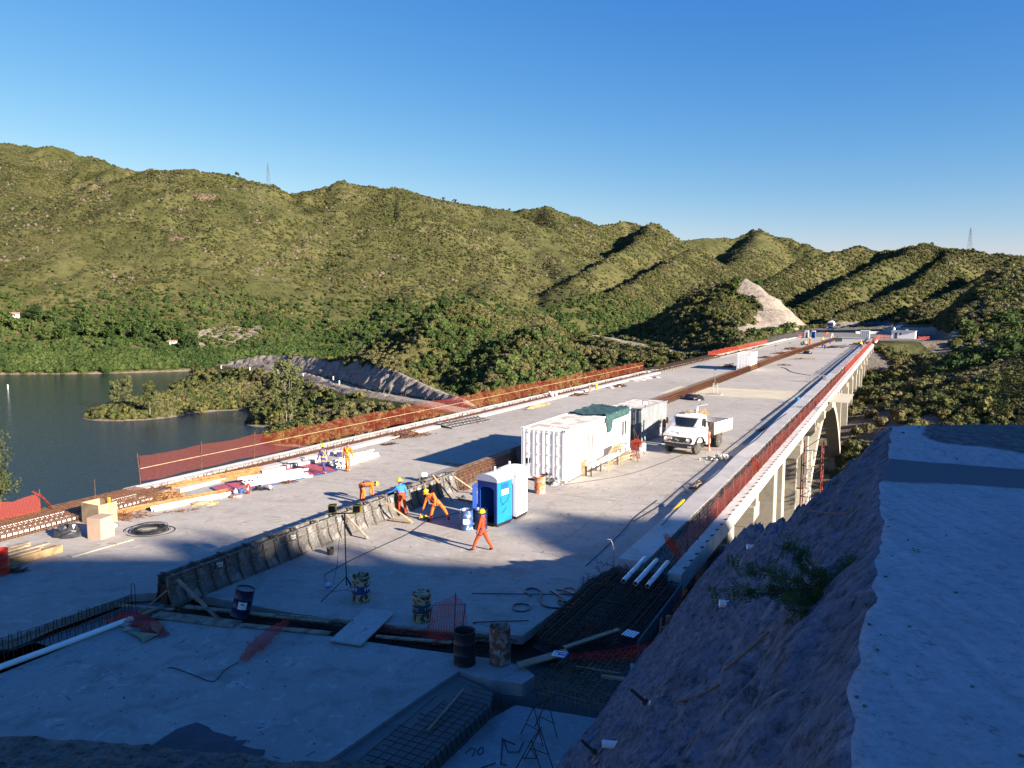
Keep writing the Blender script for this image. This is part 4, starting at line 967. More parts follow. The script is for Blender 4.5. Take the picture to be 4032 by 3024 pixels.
plant('hill_rocks', 60000, 700, 1650, -36, 34, 12, lambda X, Y, Z, r, g: (Z > 30) & (fbm(X, Y, 45, 4, 91, True) > .745) & (g.uniform(0, 1, len(X)) < .4), lambda X, Y, Z, r, g: g.uniform(.5, 2.0, len(X))*np.where(g.uniform(0, 1, len(X)) < .06, 1.8, 1), rock_set())
# ---- single trees
def tree_parts(root, H, cr, ch, seed, leaf, bark, nl=900, size=.35, lumps=9, trunks=1, thin=1.0, tr=.16):
    rn = random.Random(seed); tb = MB(); lb = MB(); z0 = H-ch
    for k in range(trunks):
        bx_, by_ = (rn.uniform(-.5, .5)*cr*.5 if trunks > 1 else 0), 0
        top = Vector((bx_*1.5+rn.uniform(-.3, .3), rn.uniform(-.3, .3), H*.92)); tb.tube([(bx_, by_, -1), (bx_+rn.uniform(-.2, .2), by_, H*.35), (bx_*1.2+rn.uniform(-.3, .3), by_, H*.65), top], [tr, tr*.8, tr*.5, tr*.12], 6)
    for k in range(lumps):
        f = (k+.5)/lumps; a = k*2.4+rn.uniform(-.4, .4); z = z0+ch*(.1+.85*f); w = math.sin(math.pi*(.16+.74*f))**.7; q = cr*w*rn.uniform(.35, .75)
        c = Vector((q*math.cos(a), q*math.sin(a), z)); r = cr*rn.uniform(.32, .5)*thin
        tb.tube([(0, 0, z-ch*.18), (c.x*.5, c.y*.5, z-ch*.06), tuple(c)], [tr*.4, tr*.25, tr*.08], 4)
        leafquads(lb, c, (r, r, r*.85), nl//lumps, size, rn, shell=.3)
    lb.obj('crown', leaf, root); tb.obj('trunk', bark, root)
def zat(x, y): return float(height(np.array([[float(x)]]), np.array([[float(y)]]))[0, 0])
def tree(name, loc, H, cr, ch, seed, leaf, bark, label, group=None, **kw):
    t = thing(name, loc, 0, label, 'tree', group); tree_parts(t, H, cr, ch, seed, leaf, bark, **kw); return t
def vloc(u, v, z):
    p = at(u*4032/2212, v*4032/2212, z); return p
# leafy trees along the far shore
proto = None; rn = random.Random(21)
SHL = ['leftmost round leafy tree on the far lake shore', 'round tree behind the jetty on the far shore, left part', 'broad tree on the far shore above the waterfront terrace']
shore = []
for i in range(26):
    u = 6+i*16.5+rn.uniform(-4, 4); D = 604+rn.uniform(-4, 16)+(16 if i % 2 else 0); x, y, _ = atd(u, 800, D); z = max(zat(x, y), WATER)
    sc_ = rn.uniform(.85, 1.3)
    if i < 3:
        t = tree('shore_tree', (x, y, z), 11, 5.6, 8.5, 31+i, M['leaf_lush'], M['bark'], 'one of the leafy green trees crowding the far lake shore', 'leafy trees along the far shore', nl=520, size=.85, lumps=8, tr=.3); shore.append(t); t.scale = (sc_,)*3
    else: dup(shore[i % 3], (x, y, z), rn.uniform(0, 6), scale=sc_)
# pale poplars standing at the tip of the peninsula
zb = WATER
pl = vloc(250, 886, zb); tree('poplar_tree', pl, 14.5, 3.0, 12, 61, M['leaf_pale'], M['barkpale'], 'pale narrow tree at the peninsula tip, leftmost, standing in the water', nl=1500, size=.42, lumps=14, trunks=2, tr=.09, thin=1.25)
pl = vloc(277, 883, zb); tree('poplar_tree', pl, 16.5, 2.9, 14, 62, M['leaf_pale'], M['barkpale'], 'tall pale narrow tree right beside the leftmost one at the peninsula tip', nl=1500, size=.42, lumps=15, tr=.1, thin=1.25)
pl = vloc(324, 902, zb+.5); tree('poplar_tree', pl, 16.5, 3.2, 13, 63, M['leaf_pale'], M['barkpale'], 'pale slender tree standing among bushes near the peninsula tip', nl=1500, size=.42, lumps=14, trunks=2, tr=.09, thin=1.2)
pl = atd(618, 880, 296); tree('eucalyptus_tree', (pl[0], pl[1], zat(pl[0], pl[1])), 27, 8.6, 22, 64, M['leaf_pale'], M['barkpale'], 'tall airy pale green tree rising in front of the dirt road', nl=2600, size=.55, lumps=26, trunks=3, thin=.7, tr=.14)
pl = vloc(221, 888, zb); tree('drowned_shrub', pl, 3, 1.4, 2.6, 65, M['leaf_dark'], M['bark'], 'small dark shrub standing alone in the lake water', nl=60, size=.3, lumps=5, tr=.06)
pl = atd(420, 800, 470); tree('dark_tree', (pl[0], pl[1], zat(pl[0], pl[1])), 13, 4.2, 11, 66, M['leaf_dark'], M['bark'], 'dark bushy tree on the shore left of the road headland', nl=700, size=.6, lumps=10, tr=.2)
pl = atd(-52, 1000, 75); tree('lakeside_tree', (pl[0], pl[1], -22), 19.4, 4.4, 7.2, 67, M['leaf_pale'], M['bark'], 'leafy tree crown rising beyond the deck at the left picture edge', nl=6000, size=.13, lumps=26, thin=.75, tr=.2)
pl = atd(2240, 900, 62); tree('thorn_tree', (pl[0], pl[1], -9), 15.5, 5.2, 12.5, 68, M['leaf_dark'], M['bark'], 'dark loose thorn tree at the right edge above the concrete bench', nl=7000, size=.11, lumps=26, thin=.72, tr=.18)
rn = random.Random(77); sk = None
for i, (u, v, D, s_) in enumerate(((512, 382, 1080, 1.1), (742, 402, 1150, 1.3), (722, 404, 1150, .8), (958, 434, 1215, .9), (982, 439, 1230, 1), (205, 350, 1430, 1), (2012, 534, 900, .9), (2100, 549, 850, 1), (1100, 455, 1250, .8), (1640, 500, 1800, 1.1))):
    x, y, z = atd(u, v, D); z = min(z, zat(x, y))-.3
    lb = ('small lone tree on the skyline just left of the left lattice tower', 'round lone tree at the top of the middle ridge crest', 'smaller tree right beside the round one on the ridge crest', 'small lone tree on the long descending ridge', 'second small tree close by on the long descending ridge', 'small tree at the step of the far left skyline', 'small tree on top of the right hill near the pylon', 'small tree on the skyline at the foot of the right pylon', 'small tree where the left ridge meets the farther peak', 'small tree on the very top of the pointed far peak')[i]
    if sk is None: sk = tree('ridge_tree', (x, y, z), 6.5, 3.6, 4, 71, M['leaf_dark'], M['bark'], lb, 'lone trees on the skyline', nl=120, size=.9, lumps=5, tr=.2)
    else: dup(sk, (x, y, z), rn.uniform(0, 6), scale=s_, label=lb)
# trees on the hill behind the camera (they dapple the edge of the shade)
rn = random.Random(5); pr = None
for i, (x, y) in enumerate(((36, -27), (47, -33), (58, -25), (69, -31), (76, -24), (86, -31), (97, -27))):
    zg = 4.5 + (25.5+min(max((x-76)*.6, 0), 3.0))*math.exp(-((y+30)/15)**2)
    if pr is None: pr = tree('hilltop_tree', (x, y, zg), 5.2, 3.4, 3.8, 81, M['leaf_dark'], M['bark'], 'tree standing on the hill behind the viewpoint', 'trees on the hill behind the viewpoint', nl=700, size=.3, lumps=12, thin=.8, tr=.2)
    else: dup(pr, (x, y, zg), rn.uniform(0, 6), scale=rn.uniform(.42, .7))
# thorny bush growing out of the shotcrete slope
def slope_z(s, t): return BZ-(BT-t)*1.39
bs_ = thing('thorn_bush', B(6.2, -.40, 7.66), 0, 'green feathery thorn bush growing out of the grey shotcrete slope', 'bush')
rn = random.Random(9); bb_ = MB(); lb = MB()
for k in range(24):
    a = rn.uniform(0, 6.28); el = rn.uniform(.05, 1.1); L = rn.uniform(.45, .95); d = Vector((math.cos(a)*math.cos(el), math.sin(a)*math.cos(el)*.6-.15, math.sin(el)*.75))
    pts = [Vector((rn.uniform(-.12, .12), rn.uniform(-.08, .08), -.1))]
    for q in range(5): pts.append(pts[-1]+d*L/5+Vector((rn.uniform(-.04, .04), rn.uniform(-.04, .04), rn.uniform(-.02, .03)-.012*q)))
    bb_.tube(pts, [.009, .008, .006, .005, .004, .002], 4)
    for q in range(44):
        j = rn.uniform(1.2, 4.99); i0 = int(j); p = pts[i0].lerp(pts[i0+1], j-i0); e = Vector((rn.gauss(0, 1), rn.gauss(0, 1), rn.gauss(0, .8))).normalized(); Lf = rn.uniform(.05, .12)
        side = e.cross(Vector((0, 0, 1))).normalized(); up = side.cross(e)
        for m_ in range(5):
            c = p+e*Lf*(m_+1)/5
            for sg in (-1, 1):
                w_ = side*sg*.03; lb.add([c, c+w_*.6+e*.008, c+w_, c+w_*.6-e*.006], [(0, 1, 2, 3)])
lb.obj('leaves', leaf_mat('bush_leaves', [(.05, .11, .03), (.06, .13, .035)]), bs_, kind='stuff'); bb_.obj('branches', M['bark'], bs_)
# ------------------------------------------------------------------ things on the deck
FR = {'V': (0, 0, 4032/2212), 'Z3': (2600, 800, .663), 'Z4': (0, 1300, .6329), 'Z5': (1100, 1650, .5425), 'Y1': (1900, 1400, .5425), 'Y2': (2500, 1500, .6932), 'Y3': (0, 2100, .5877), 'Y4': (1100, 2150, .5425), 'N1': (0, 1780, .3165), 'N2': (700, 1750, .3165), 'N3': (2050, 1550, .2712), 'N4': (2050, 2200, .3617), 'N5': (1500, 2600, .3617), 'A4': (3000, 1230, .2712)}
def P(f, x, y, z=0.0):
    a = FR[f]; return at(a[0]+x*a[2], a[1]+y*a[2], z)
def L2(a, p): return Vector(p)-Vector(a)          # local offset of an unrotated thing
def text(s, size, mat, parent, M4, name='lettering', ext=.004):
    cu = bpy.data.curves.new('t', 'FONT'); cu.body = s; cu.size = size; cu.extrude = ext; cu.resolution_u = 2; cu.align_x = 'CENTER'; cu.align_y = 'CENTER'
    to = bpy.data.objects.new('t', cu); COL.objects.link(to); dg = bpy.context.evaluated_depsgraph_get(); me = bpy.data.meshes.new_from_object(to.evaluated_get(dg)); bpy.data.objects.remove(to); bpy.data.curves.remove(cu)
    me.materials.clear(); me.materials.append(mat); o = bpy.data.objects.new(name, me); COL.objects.link(o); o.parent = parent; o.matrix_local = M4; return o
def face_m(p, right, up):
    r = Vector(right).normalized(); u = Vector(up).normalized(); n = r.cross(u); m = Matrix((r, u, n)).transposed().to_4x4(); m.translation = Vector(p); return m

# ---- barrier formwork along the median
fw = thing('barrier_formwork', B(16.4, -21.35, 0), ROTB, 'long row of grey steel barrier formwork panels down the middle of the deck', 'formwork')
prof_ = [(.45, 0), (.45, .10), (.30, .36), (.19, 1.0)]
NP = 10; PW = 1.81
pm = None
for side in (1, -1):
    for k in range(NP):
        if pm is None or side == -1 and k == 0:
            mb = MB(); vs = [(side*a, y, z) for y in (0.01, PW-.01) for a, z in prof_]+[(side*(a-.03), y, z) for y in (0.01, PW-.01) for a, z in prof_]
            n = 4; fs = [(i, i+1, n+i+1, n+i) for i in range(3)]+[(8+i, 8+n+i, 8+n+i+1, 8+i+1) for i in range(3)]+[(i, 8+i, 8+i+1, i+1) for i in range(3)]+[(4+i, 4+i+1, 12+i+1, 12+i) for i in range(3)]+[(3, 11, 15, 7), (0, 4, 12, 8)]
            mb.add(vs, fs); p_ = mb.obj('panel', M['form'], fw); me = p_.data
            r_ = MB()
            for (a0, z0), (a1, z1) in zip(prof_[:-1], prof_[1:]): r_.beam((side*(a0+.035), 0, z0), (side*(a1+.035), 0, z1), .035, .075)
            rib_me = None; rb = r_.obj('rib', M['formdk'], p_); rib_me = rb.data; bpy.data.objects.remove(rb)
            h_ = MB()
            for (a, z) in ((.23, .98), (.275, .66), (.47, .05)): h_.beam((side*a, .02, z), (side*a, PW-.02, z), .06, .05)
            rail_me = (h_.obj('rail', M['form'], p_)); rm = rail_me.data; bpy.data.objects.remove(rail_me)
            pmesh = me; bpy.data.objects.remove(p_); pm = 1
        o = bpy.data.objects.new('panel', pmesh); COL.objects.link(o); o.parent = fw; o.location = (0, k*PW, 0)
        if side == 1:
            for j in range(4):
                q = bpy.data.objects.new('rib', rib_me); COL.objects.link(q); q.parent = o; q.location = (0, .03+j*.583, 0)
        q = bpy.data.objects.new('rail', rm); COL.objects.link(q); q.parent = o
cm = None
for k in range(16):
    if cm is None:
        mb = MB(); mb.beam((-.26, 0, 1.02), (.30, 0, 1.02), .07, .04); mb.beam((-.26, -.09, 1.05), (.12, .05, 1.05), .05, .03); mb.beam((.28, 0, .9), (.28, 0, 1.06), .06, .06); o = mb.obj('clamp', M['formdk'], fw); cm = o.data
    else: o = bpy.data.objects.new('clamp', cm); COL.objects.link(o); o.parent = fw
    o.location = (0, .25+k*1.165, 0)
mb = MB(); mb.bx(-.16, .16, .05, NP*PW-.05, .02, .72); mb.obj('cage_inside', M['rebar'], fw)
for k, s in enumerate((18.55, 22.2, 24.95, 28.8, 31.0, 34.0)):
    y = s-16.4; pt = (.262, y, .80); m4 = face_m((.285, y, .80), (0, 1, 0), (-.17, 0, 1)); mb = MB(); c = Vector((.268, y, .80)); a = Vector((0, .17, 0)); b = Vector((-.17*.12, 0, .12))
    mb.add([c-a-b, c+a-b, c+a+b, c-a+b], [(0, 1, 2, 3)]); mb.obj('sign_plate', M['formdk'], fw)
    text('Pilca', .15, M['sticker'], fw, face_m((.279, y, .83), (0, 1, 0), (-.17, 0, 1)), 'sign_lettering'); mb = MB(); mb.box((.279, y+.03, .735), (.008, .22, .022)); mb.box((.281, y+.04, .70), (.008, .15, .018)); mb.obj('sign_underline', M['sticker'], fw)
# timber braces
def lean(name, top, bot, w, h, mat, label, cat='timber', group=None):
    m = (Vector(top)+Vector(bot))/2; g = Vector((m.x, m.y, min(top[2], bot[2]))); mb = MB(); mb.beam(Vector(top)-g, Vector(bot)-g, w, h); return mb.obj(name, mat, None, loc=g, bevel=.004, label=label, cat=cat, group=group)
BR = [(('Z5', 480, 690, 1.0), ('Z5', 643, 868, .03), 'wood3', 'dusty timber brace propping the formwork beside the tall light stand'),
      (('Z5', 775, 608, .95), ('Z5', 960, 742, .05), 'wood', 'timber brace leaning on the formwork behind the legs of the blue-shirted worker'),
      (('Z5', 1108, 402, 1.5), ('Z5', 1255, 588, .03), 'wood', 'timber brace rising above the formwork top, half pale half dark'),
      (('Z5', 1268, 415, 1.05), ('Z5', 1440, 535, .06), 'wood2', 'pale timber brace at the far end of the formwork, running behind the blue toilet'),
      (('Y3', 1190, 310, 1.0), ('Y3', 1465, 575, .03), 'wood3', 'dark diagonal prop at the near end of the formwork, in the shade')]
for a, b, m, l in BR: lean('timber_brace', P(*a), P(*b), .11, .06, M[m], l, 'timber', 'timber braces propping the barrier formwork')
lean('timber_plank', P('Z5', 805, 728, .08), P('Z5', 965, 748, .08), .16, .05, M['wood2'], 'short pale plank lying at the foot of the formwork near the blue-shirted worker')
lean('timber_plank', P('Z5', 1300, 575, .06), P('Z5', 1425, 603, .06), .14, .08, M['wood'], 'short timber lying on the deck left of the blue toilet')
lean('timber_plank', P('Y3', 1115, 385, .9), P('Y3', 915, 555, .03), .1, .05, M['wood3'], 'dark plank leaning on the open near end of the formwork')
lean('timber_plank', P('Z5', 1200, 316, .04), P('Z5', 1430, 345, .04), .18, .05, M['wood'], 'brown plank lying in the container shadow on the left deck')

# ---- shipping containers
def container(name, loc, rz, Lc, W, H, white, label, windows=True, doors=True, base=.08, rib=.25):
    t = thing(name, loc, rz, label, 'container'); fr = MB(); pm_ = white
    for x in (0, -W):
        sx_ = -1 if x == 0 else 1
        for y in (0, Lc):
            sy_ = 1 if y == 0 else -1; fr.bx(x, x+sx_*.12, y, y+sy_*.12, base, H)
        fr.bx(x, x+sx_*.09, .12, Lc-.12, H-.10, H-.005); fr.bx(x, x+sx_*.09, .12, Lc-.12, base, base+.16)
    for y in (0, Lc):
        sy_ = 1 if y == 0 else -1; fr.bx(-.12, -W+.12, y, y+sy_*.1, H-.12, H-.005); fr.bx(-.12, -W+.12, y, y+sy_*.1, base, base+.13)
    fr.obj('frame', pm_, t, bevel=.008)
    cs = MB()
    for x in (-.06, -W+.06):
        for y in (.06, Lc-.06):
            for z in (base+.02, H-.05): cs.box((x, y, z), (.17, .17, .13))
    cs.obj('corner_casting', pm_, t); hl = MB()
    for x in (-.06, -W+.06):
        for z in (base+.02, H-.05): hl.box((x, -.027, z), (.07, .01, .055)); hl.box((.027 if x > -.1 else -W-.027, .06, z), (.01, .07, .055))
    hl.obj('casting_hole', M['black'], t)
    def corr(p0, d, n, length, h0, h1, depth=.035, pitch=rib):
        mb = MB(); p0 = Vector(p0); d = Vector(d); n_ = Vector(n); k = int(length/pitch); pts = []
        for i in range(k):
            a = i*length/k; q = length/k
            for f, o in ((0, 0), (.3, 0), (.45, -depth), (.85, -depth)): pts.append(p0+d*(a+q*f)+n_*o)
        pts.append(p0+d*length); up = (Vector((0, 0, h0)), Vector((0, 0, h1))); vs = [p+up[0] for p in pts]+[p+up[1] for p in pts]; N = len(pts)
        mb.add(vs, [(i, i+1, N+i+1, N+i) for i in range(N-1)]); return mb
    if windows:
        mb = MB(); mb.bx(-.07, -.02, .12, Lc-.12, base+.16, H-.1); mb.obj('side_wall', white, t)
    else: corr((-.01, .12, 0), (0, 1, 0), (1, 0, 0), Lc-.24, base+.16, H-.1).obj('side_wall', white, t)
    corr((-W+.01, .12, 0), (0, 1, 0), (-1, 0, 0), Lc-.24, base+.16, H-.1).obj('side_wall', white, t)
    corr((-W+.12, Lc-.02, 0), (1, 0, 0), (0, 1, 0), W-.24, base+.13, H-.12).obj('end_wall', white, t)
    # roof of crosswise ribs
    mb = MB(); k = int(Lc/.3); pts = []
    for i in range(k):
        a = .1+i*(Lc-.2)/k; q = (Lc-.2)/k
        for f, o in ((0, 0), (.4, 0), (.5, -.03), (.9, -.03)): pts.append((a+q*f, H-.02+o))
    pts.append((Lc-.1, H-.02)); N = len(pts); mb.add([(-.08, y, z) for y, z in pts]+[(-W+.08, y, z) for y, z in pts], [(i, i+1, N+i+1, N+i) for i in range(N-1)]); mb.obj('roof', M['whiteroof'], t)
    mb = MB(); mb.bx(-W+.1, -.1, .1, Lc-.1, base+.02, base+.1); mb.obj('floor', M['wood3'], t)
    if doors:
        for k in (0, 1):
            x0 = -W+.13+k*(W/2-.13); x1 = x0+W/2-.14; mb = MB(); mb.bx(x0, x1, .03, .07, base+.14, H-.13); d = mb.obj('door', white, t)
            rb = MB()
            for f in (.02, .5, .98): xx = x0+(x1-x0)*f; rb.bx(xx-.025, xx+.025, -.015, .03, base+.16, H-.15)
            for f in (.02, .27, .5, .73, .98): zz = base+.17+(H-base-.36)*f; rb.bx(x0+.02, x1-.02, .0, .03, zz-.02, zz+.02)
            rb.obj('door_rib', white, d); rb = MB()
            for f in (.26, .76): xx = x0+(x1-x0)*f; rb.bar((xx, -.02, base+.12), (xx, -.02, H-.12), .02, 6); rb.bx(xx-.1, xx+.1, -.045, -.01, base+.75, base+.80)
            rb.obj('lock_rod', white, d)
    return t
M['whiteroof'] = simple('weathered_roof', (.55, .53, .50), .7, 0, .12, 2, (.36, .31, .26), 1.2, .5)
M['greyc'] = simple('grey_container_paint', (.30, .34, .37), .6, 0, .12, 1.5, (.45, .47, .48), 1.5, .58)
M['greyc2'] = simple('pale_container_paint', (.62, .63, .64), .6, 0, .08, 1.5)
M['greyd'] = simple('dark_container_paint', (.15, .17, .185), .6, 0, .12, 1.5, (.24, .26, .27), 1.5, .58)
c1 = container('office_container', B(38.65, -16.42, 0), ROTB, 11.3, 2.75, 3.0, M['whitec'], 'long white office container with two barred windows and a green sheet on its roof')
for (s, hh) in ((42.45, 1.0), (48.7, .98)):
    y = s-38.65; z = 1.75; mb = MB()
    for a, b, c_, d_ in ((-.50, .50, -.52, -.47), (-.50, .50, .47, .52), (-.50, -.45, -.47, .47), (.45, .50, -.47, .47)): mb.bx(-.03, -.004, y+a, y+b, z+c_, z+d_)
    w_ = mb.obj('window', M['white'], c1); mb = MB(); mb.bx(-.03, -.010, y-.45, y+.45, z-.47, z+.47); mb.obj('pane', M['winglass'], w_); mb = MB()
    for k in range(3 if s < 45 else 1): yy = y-.22+k*.22 if s < 45 else y; mb.bx(-.009, -.002, yy-.035, yy+.035, z-.47, z+.47)
    mb.obj('bar', M['white'], w_)
mb = MB(); mb.bx(-2.48, -2.22, -.005, .02, .95, 1.25); mb.obj('vent', M['black'], c1)
c2loc = Vector((9.35, 54.6, 0)); c2 = container('store_container', (c2loc.x, c2loc.y, 0), -R(30.5), 5.6, 2.7, 2.55, M['greyd'], 'grey corrugated store container standing end to end behind the white one', windows=False, doors=True)
c3 = container('far_container', B(122.6, -20.95, 0), ROTB, 6, 2.1, 2.7, M['whitec'], 'white container standing alone halfway along the deck, left of the median', windows=False)
text('SACDE', .5, M['inkr'], c3, face_m((.04, 2.9, 1.6), (0, 1, 0), (0, 0, 1))); 
c4 = container('end_container', B(262, -9.2, 0), ROTB, 6, 2.6, 2.7, M['greyc'], 'grey container at the far end of the bridge near the right edge', windows=False)
# crumpled dark green sheet on the container roof
rn = random.Random(12); rows = []
for j in range(22):
    row = []
    for i in range(26):
        y = 6.3+i*.19+.25*math.sin(j*.5); x = -2.6+j*.145; z = 3.02+.035*math.sin(i*.9+j*.4)*math.cos(j*.7)+rn.uniform(-.01, .03)
        if i in (0, 1, 24, 25) or j < 2: z += rn.uniform(0, .09)
        if x > 0.02:
            dr = x-.02; x = .04+rn.uniform(0, .05); z = 3.0-dr*(1.0 if not 2 < i < 8 else 2.6)
        z = max(z, 3.005) if x < -.01 else z
        row.append((x, y, z))
    rows.append(row)
gt = sheet('green_sheet', rows, M['greentarp'], None, smooth='all', label='crumpled dark green sheet draped over the white container roof', cat='tarpaulin'); gt.location = B(38.65, -16.42, 0); gt.rotation_euler.z = ROTB

# ---- portable toilets
def toilet(loc, heading, body, dark, label, open_door, sign):
    t = thing('portable_toilet', loc, -heading, label, 'toilet', 'portable toilets on the right deck'); W = 1.1; D_ = 1.15; H = 2.08
    mb = MB(); mb.bx(-W, 0, 0, D_, .08, .16); mb.bx(-W+.05, -.05, .1, D_-.05, .0, .08); mb.obj('base', M['black'], t)
    mb = MB(); mb.bx(-.04, 0, .04, D_, .16, H); mb.bx(-W, -W+.04, .04, D_, .16, H); mb.bx(-W+.04, -.04, D_-.04, D_, .16, H); mb.obj('wall', body, t, bevel=.01)
    mb = MB()
    for x in (-.0, -W+.16): mb.bx(x-.16, x, -.01, .04, .16, H)
    mb.bx(-W+.16, -.16, -.01, .04, H-.28, H)
    for k in range(7): a0 = math.pi*k/7; a1 = math.pi*(k+1)/7; xm = -W/2; mb.add([(xm+.39*math.cos(a0), -.01, H-.45+.17*math.sin(a0)), (xm+.39*math.cos(a1), -.01, H-.45+.17*math.sin(a1)), (xm+.39*math.cos(a1), -.01, H-.27), (xm+.39*math.cos(a0), -.01, H-.27)], [(0, 1, 2, 3)])
    mb.obj('door_frame', dark, t)
    if open_door:
        mb = MB(); mb.box((-W-.0, -.22, 1.05), (.04, .5, 1.7), rz=R(18)); d = mb.obj('door', dark, t, bevel=.01); mb = MB(); mb.bx(-.62, -.3, .55, .95, .16, .62); mb.obj('seat_box', M['black'], t); mb = MB(); mb.box((-.5, .9, 1.2), (.25, .1, .2)); mb.obj('paper_holder', M['roofgrey'], t)
    else:
        mb = MB(); mb.bx(-W+.17, -.17, .0, .03, .2, H-.3); mb.obj('door', body, t)
        mb = MB(); mb.bx(0, .02, .12, D_-.15, .25, H-.15); d = mb.obj('side_door', body, t, bevel=.01); mb = MB(); mb.bx(.02, .035, .3, .36, .5, 1.7); mb.bx(.02, .035, .6, .66, .6, 1.2); mb.bx(.02, .035, .8, .86, .6, 1.2); mb.obj('moulding', M['roofgrey'], d)
        mb = MB(); mb.bx(.02, .06, .85, .93, 1.0, 1.2); mb.obj('handle', M['black'], d); mb = MB()
        for z in (.5, 1.2, 1.8): mb.bx(.02, .045, .12, .17, z, z+.1)
        mb.obj('hinge', M['galv'], d)
    mb = MB(); poly = [(-W-.06, H-.02), (-W-.06, H+.08)]+[(-W/2+(W/2+.06)*math.cos(math.pi*(1-k/8)), H+.08+.22*math.sin(math.pi*k/8)) for k in range(1, 8)]+[(.06, H+.08), (.06, H-.02)]
    mb.extr(poly, (0, -.06, 0), (0, D_+.05, 0), (1, 0, 0)); mb.obj('roof', M['roofgrey'] if open_door else M['white'], t, smooth=True)
    if not open_door:
        mb = MB()
        for y in (.2, .42, .64, .86): mb.extr([(a, b+.035) for a, b in poly[1:-1]]+[(a, b) for a, b in poly[1:-1]][::-1], (0, y, 0), (0, y+.07, 0), (1, 0, 0))
        mb.obj('roof_rib', M['white'], t)
    mb = MB(); mb.bar((-W+.2, D_-.12, H), (-W+.2, D_-.12, H+.42), .05, 10); mb.obj('vent_pipe', M['white'], t)
    if sign:
        mb = MB()
        for k in range(5): mb.bx(0, .018, .3, .3+.55-.0*k, H-.18-k*.055, H-.15-k*.055)
        mb.bx(0, .02, .35, .5, .95, .99); mb.obj('moulding', dark, t)
        mb = MB()
        for y0, z0, y1, z1 in ((.28, 1.35, .28, 1.15), (.28, 1.15, .45, .98), (.45, .98, .75, 1.1), (.75, 1.1, .9, 1.35), (.4, .6, .7, .8)): mb.beam((.008, y0, z0), (.008, y1, z1), .018, .03)
        mb.obj('embossed_line', dark, t)
        mb = MB(); mb.bx(0, .026, .32, .82, 1.42, 1.66); sgn = mb.obj('sign', M['sticker'], t); text('BASANI', .12, M['inkk'], sgn, face_m((.028, .59, 1.54), (0, 1, 0), (0, 0, 1)))
    return t
toilet((-.67, 33.29, 0), R(36), M['bluet'], M['bluedk'], 'blue portable toilet with its door open', True, True)
toilet((.20, 34.55, 0), R(27.5), M['white'], M['white'], 'white portable toilet standing right behind the blue one', False, False)
ft = toilet(tuple(B(266, -25.3, 0)), R(30), M['bluet'], M['bluedk'], 'tiny blue portable toilet at the far end of the bridge', True, False); ft['group'] = 'portable toilets at the far end'
t_ = dup(ft, B(268, -27.6, 0), label='tiny pale portable toilet at the far end, left of the blue one'); 
for c_ in children(t_):
    if c_.name.startswith(('wall', 'door')): c_.data = c_.data.copy(); c_.data.materials[0] = M['roofgrey']

# ---- drums
def drum(loc, mats, label, open_top=True, h=.90, r=.29, rot=None, bands=None, name='steel_drum', waist=0):
    t = thing(name, loc, 0, label, 'drum', 'drums standing about on the deck'); mb = MB()
    prof = [(r*.97, 0), (r*1.03, .015), (r, .03), (r, h*.31), (r*1.045, h*.33), (r, h*.35), (r, h*.64), (r*1.045, h*.66), (r, h*.68), (r, h-.03), (r*1.03, h-.015), (r*1.03, h), (r*.98, h)]
    if waist: prof = [(a*(1-waist*math.sin(math.pi*z/h*1.0)**4), z) for a, z in prof]
    if open_top: prof += [(r*.96, h-.01), (r*.96, h-.35)]
    else: prof += [(r*.97, h-.025), (r*.1, h-.025)]
    mb.lathe(prof, 24, cap=True); o = mb.obj('shell', mats[0], t, smooth=True)
    if open_top: mb = MB(); mb.lathe([(r*.95, h-.34), (.01, h-.33)], 24, cap=False); mb.obj('contents', mats[1], t)
    for (z0, z1, m) in (bands or ()): mb = MB(); mb.lathe([(r*1.006, z0), (r*1.006, z1)], 24, cap=False); mb.obj('painted_band', m, t, smooth='all')
    if rot: t.rotation_euler = rot
    return t
def dlabel(t, ang, z, w_, h_, txt=None, mat=None, r=.295):
    mb = MB(); n = 5
    for k in range(n):
        a0 = ang-w_/2/r+w_/r*k/n; a1 = ang-w_/2/r+w_/r*(k+1)/n; q = r*1.02; mb.add([(q*math.cos(a0), q*math.sin(a0), z-h_/2), (q*math.cos(a1), q*math.sin(a1), z-h_/2), (q*math.cos(a1), q*math.sin(a1), z+h_/2), (q*math.cos(a0), q*math.sin(a0), z+h_/2)], [(0, 1, 2, 3)])
    return mb.obj('label_sticker', mat or M['sticker'], t)
def arctext(t, s, ang, z, size, mat, r=.30, gap=None):
    gap = gap or size*.68
    for k, ch in enumerate(s):
        a = ang+(k-(len(s)-1)/2)*gap/r; text(ch, size, mat, t, face_m((r*math.cos(a), r*math.sin(a), z), (-math.sin(a), math.cos(a), 0), (0, 0, 1)), 'letter', .006)
FA = -math.pi/2
t = drum(P('Z5', 1358, 800), (M['drumblue'], M['wood2']), 'dusty blue drum with a white label standing by the blue toilet'); dlabel(t, FA, .42, .26, .24); text('✕', .1, M['inkr'], t, face_m((0, -.303, .45), (1, 0, 0), (0, 0, 1)))
t = drum(P('Z5', 1462, 795), (M['drumnavy'], M['conc']), 'dark mud-splashed drum directly behind the striding worker', True); 
t = drum(P('Z5', 1890, 535), (M['drumorg'], M['conc_dark']), 'orange drum in front of the white container doors')
t = drum(P('Z5', 595, 1320), (M['drumold'], M['rust']), 'open drum with a blue band lettered YPF beside the light stand', bands=((.30, .62, M['bluepaint']),)); arctext(t, 'YPF', FA-.75, .47, .17, M['sticker']); arctext(t, 'YPF', FA+1.05, .47, .17, M['sticker'])
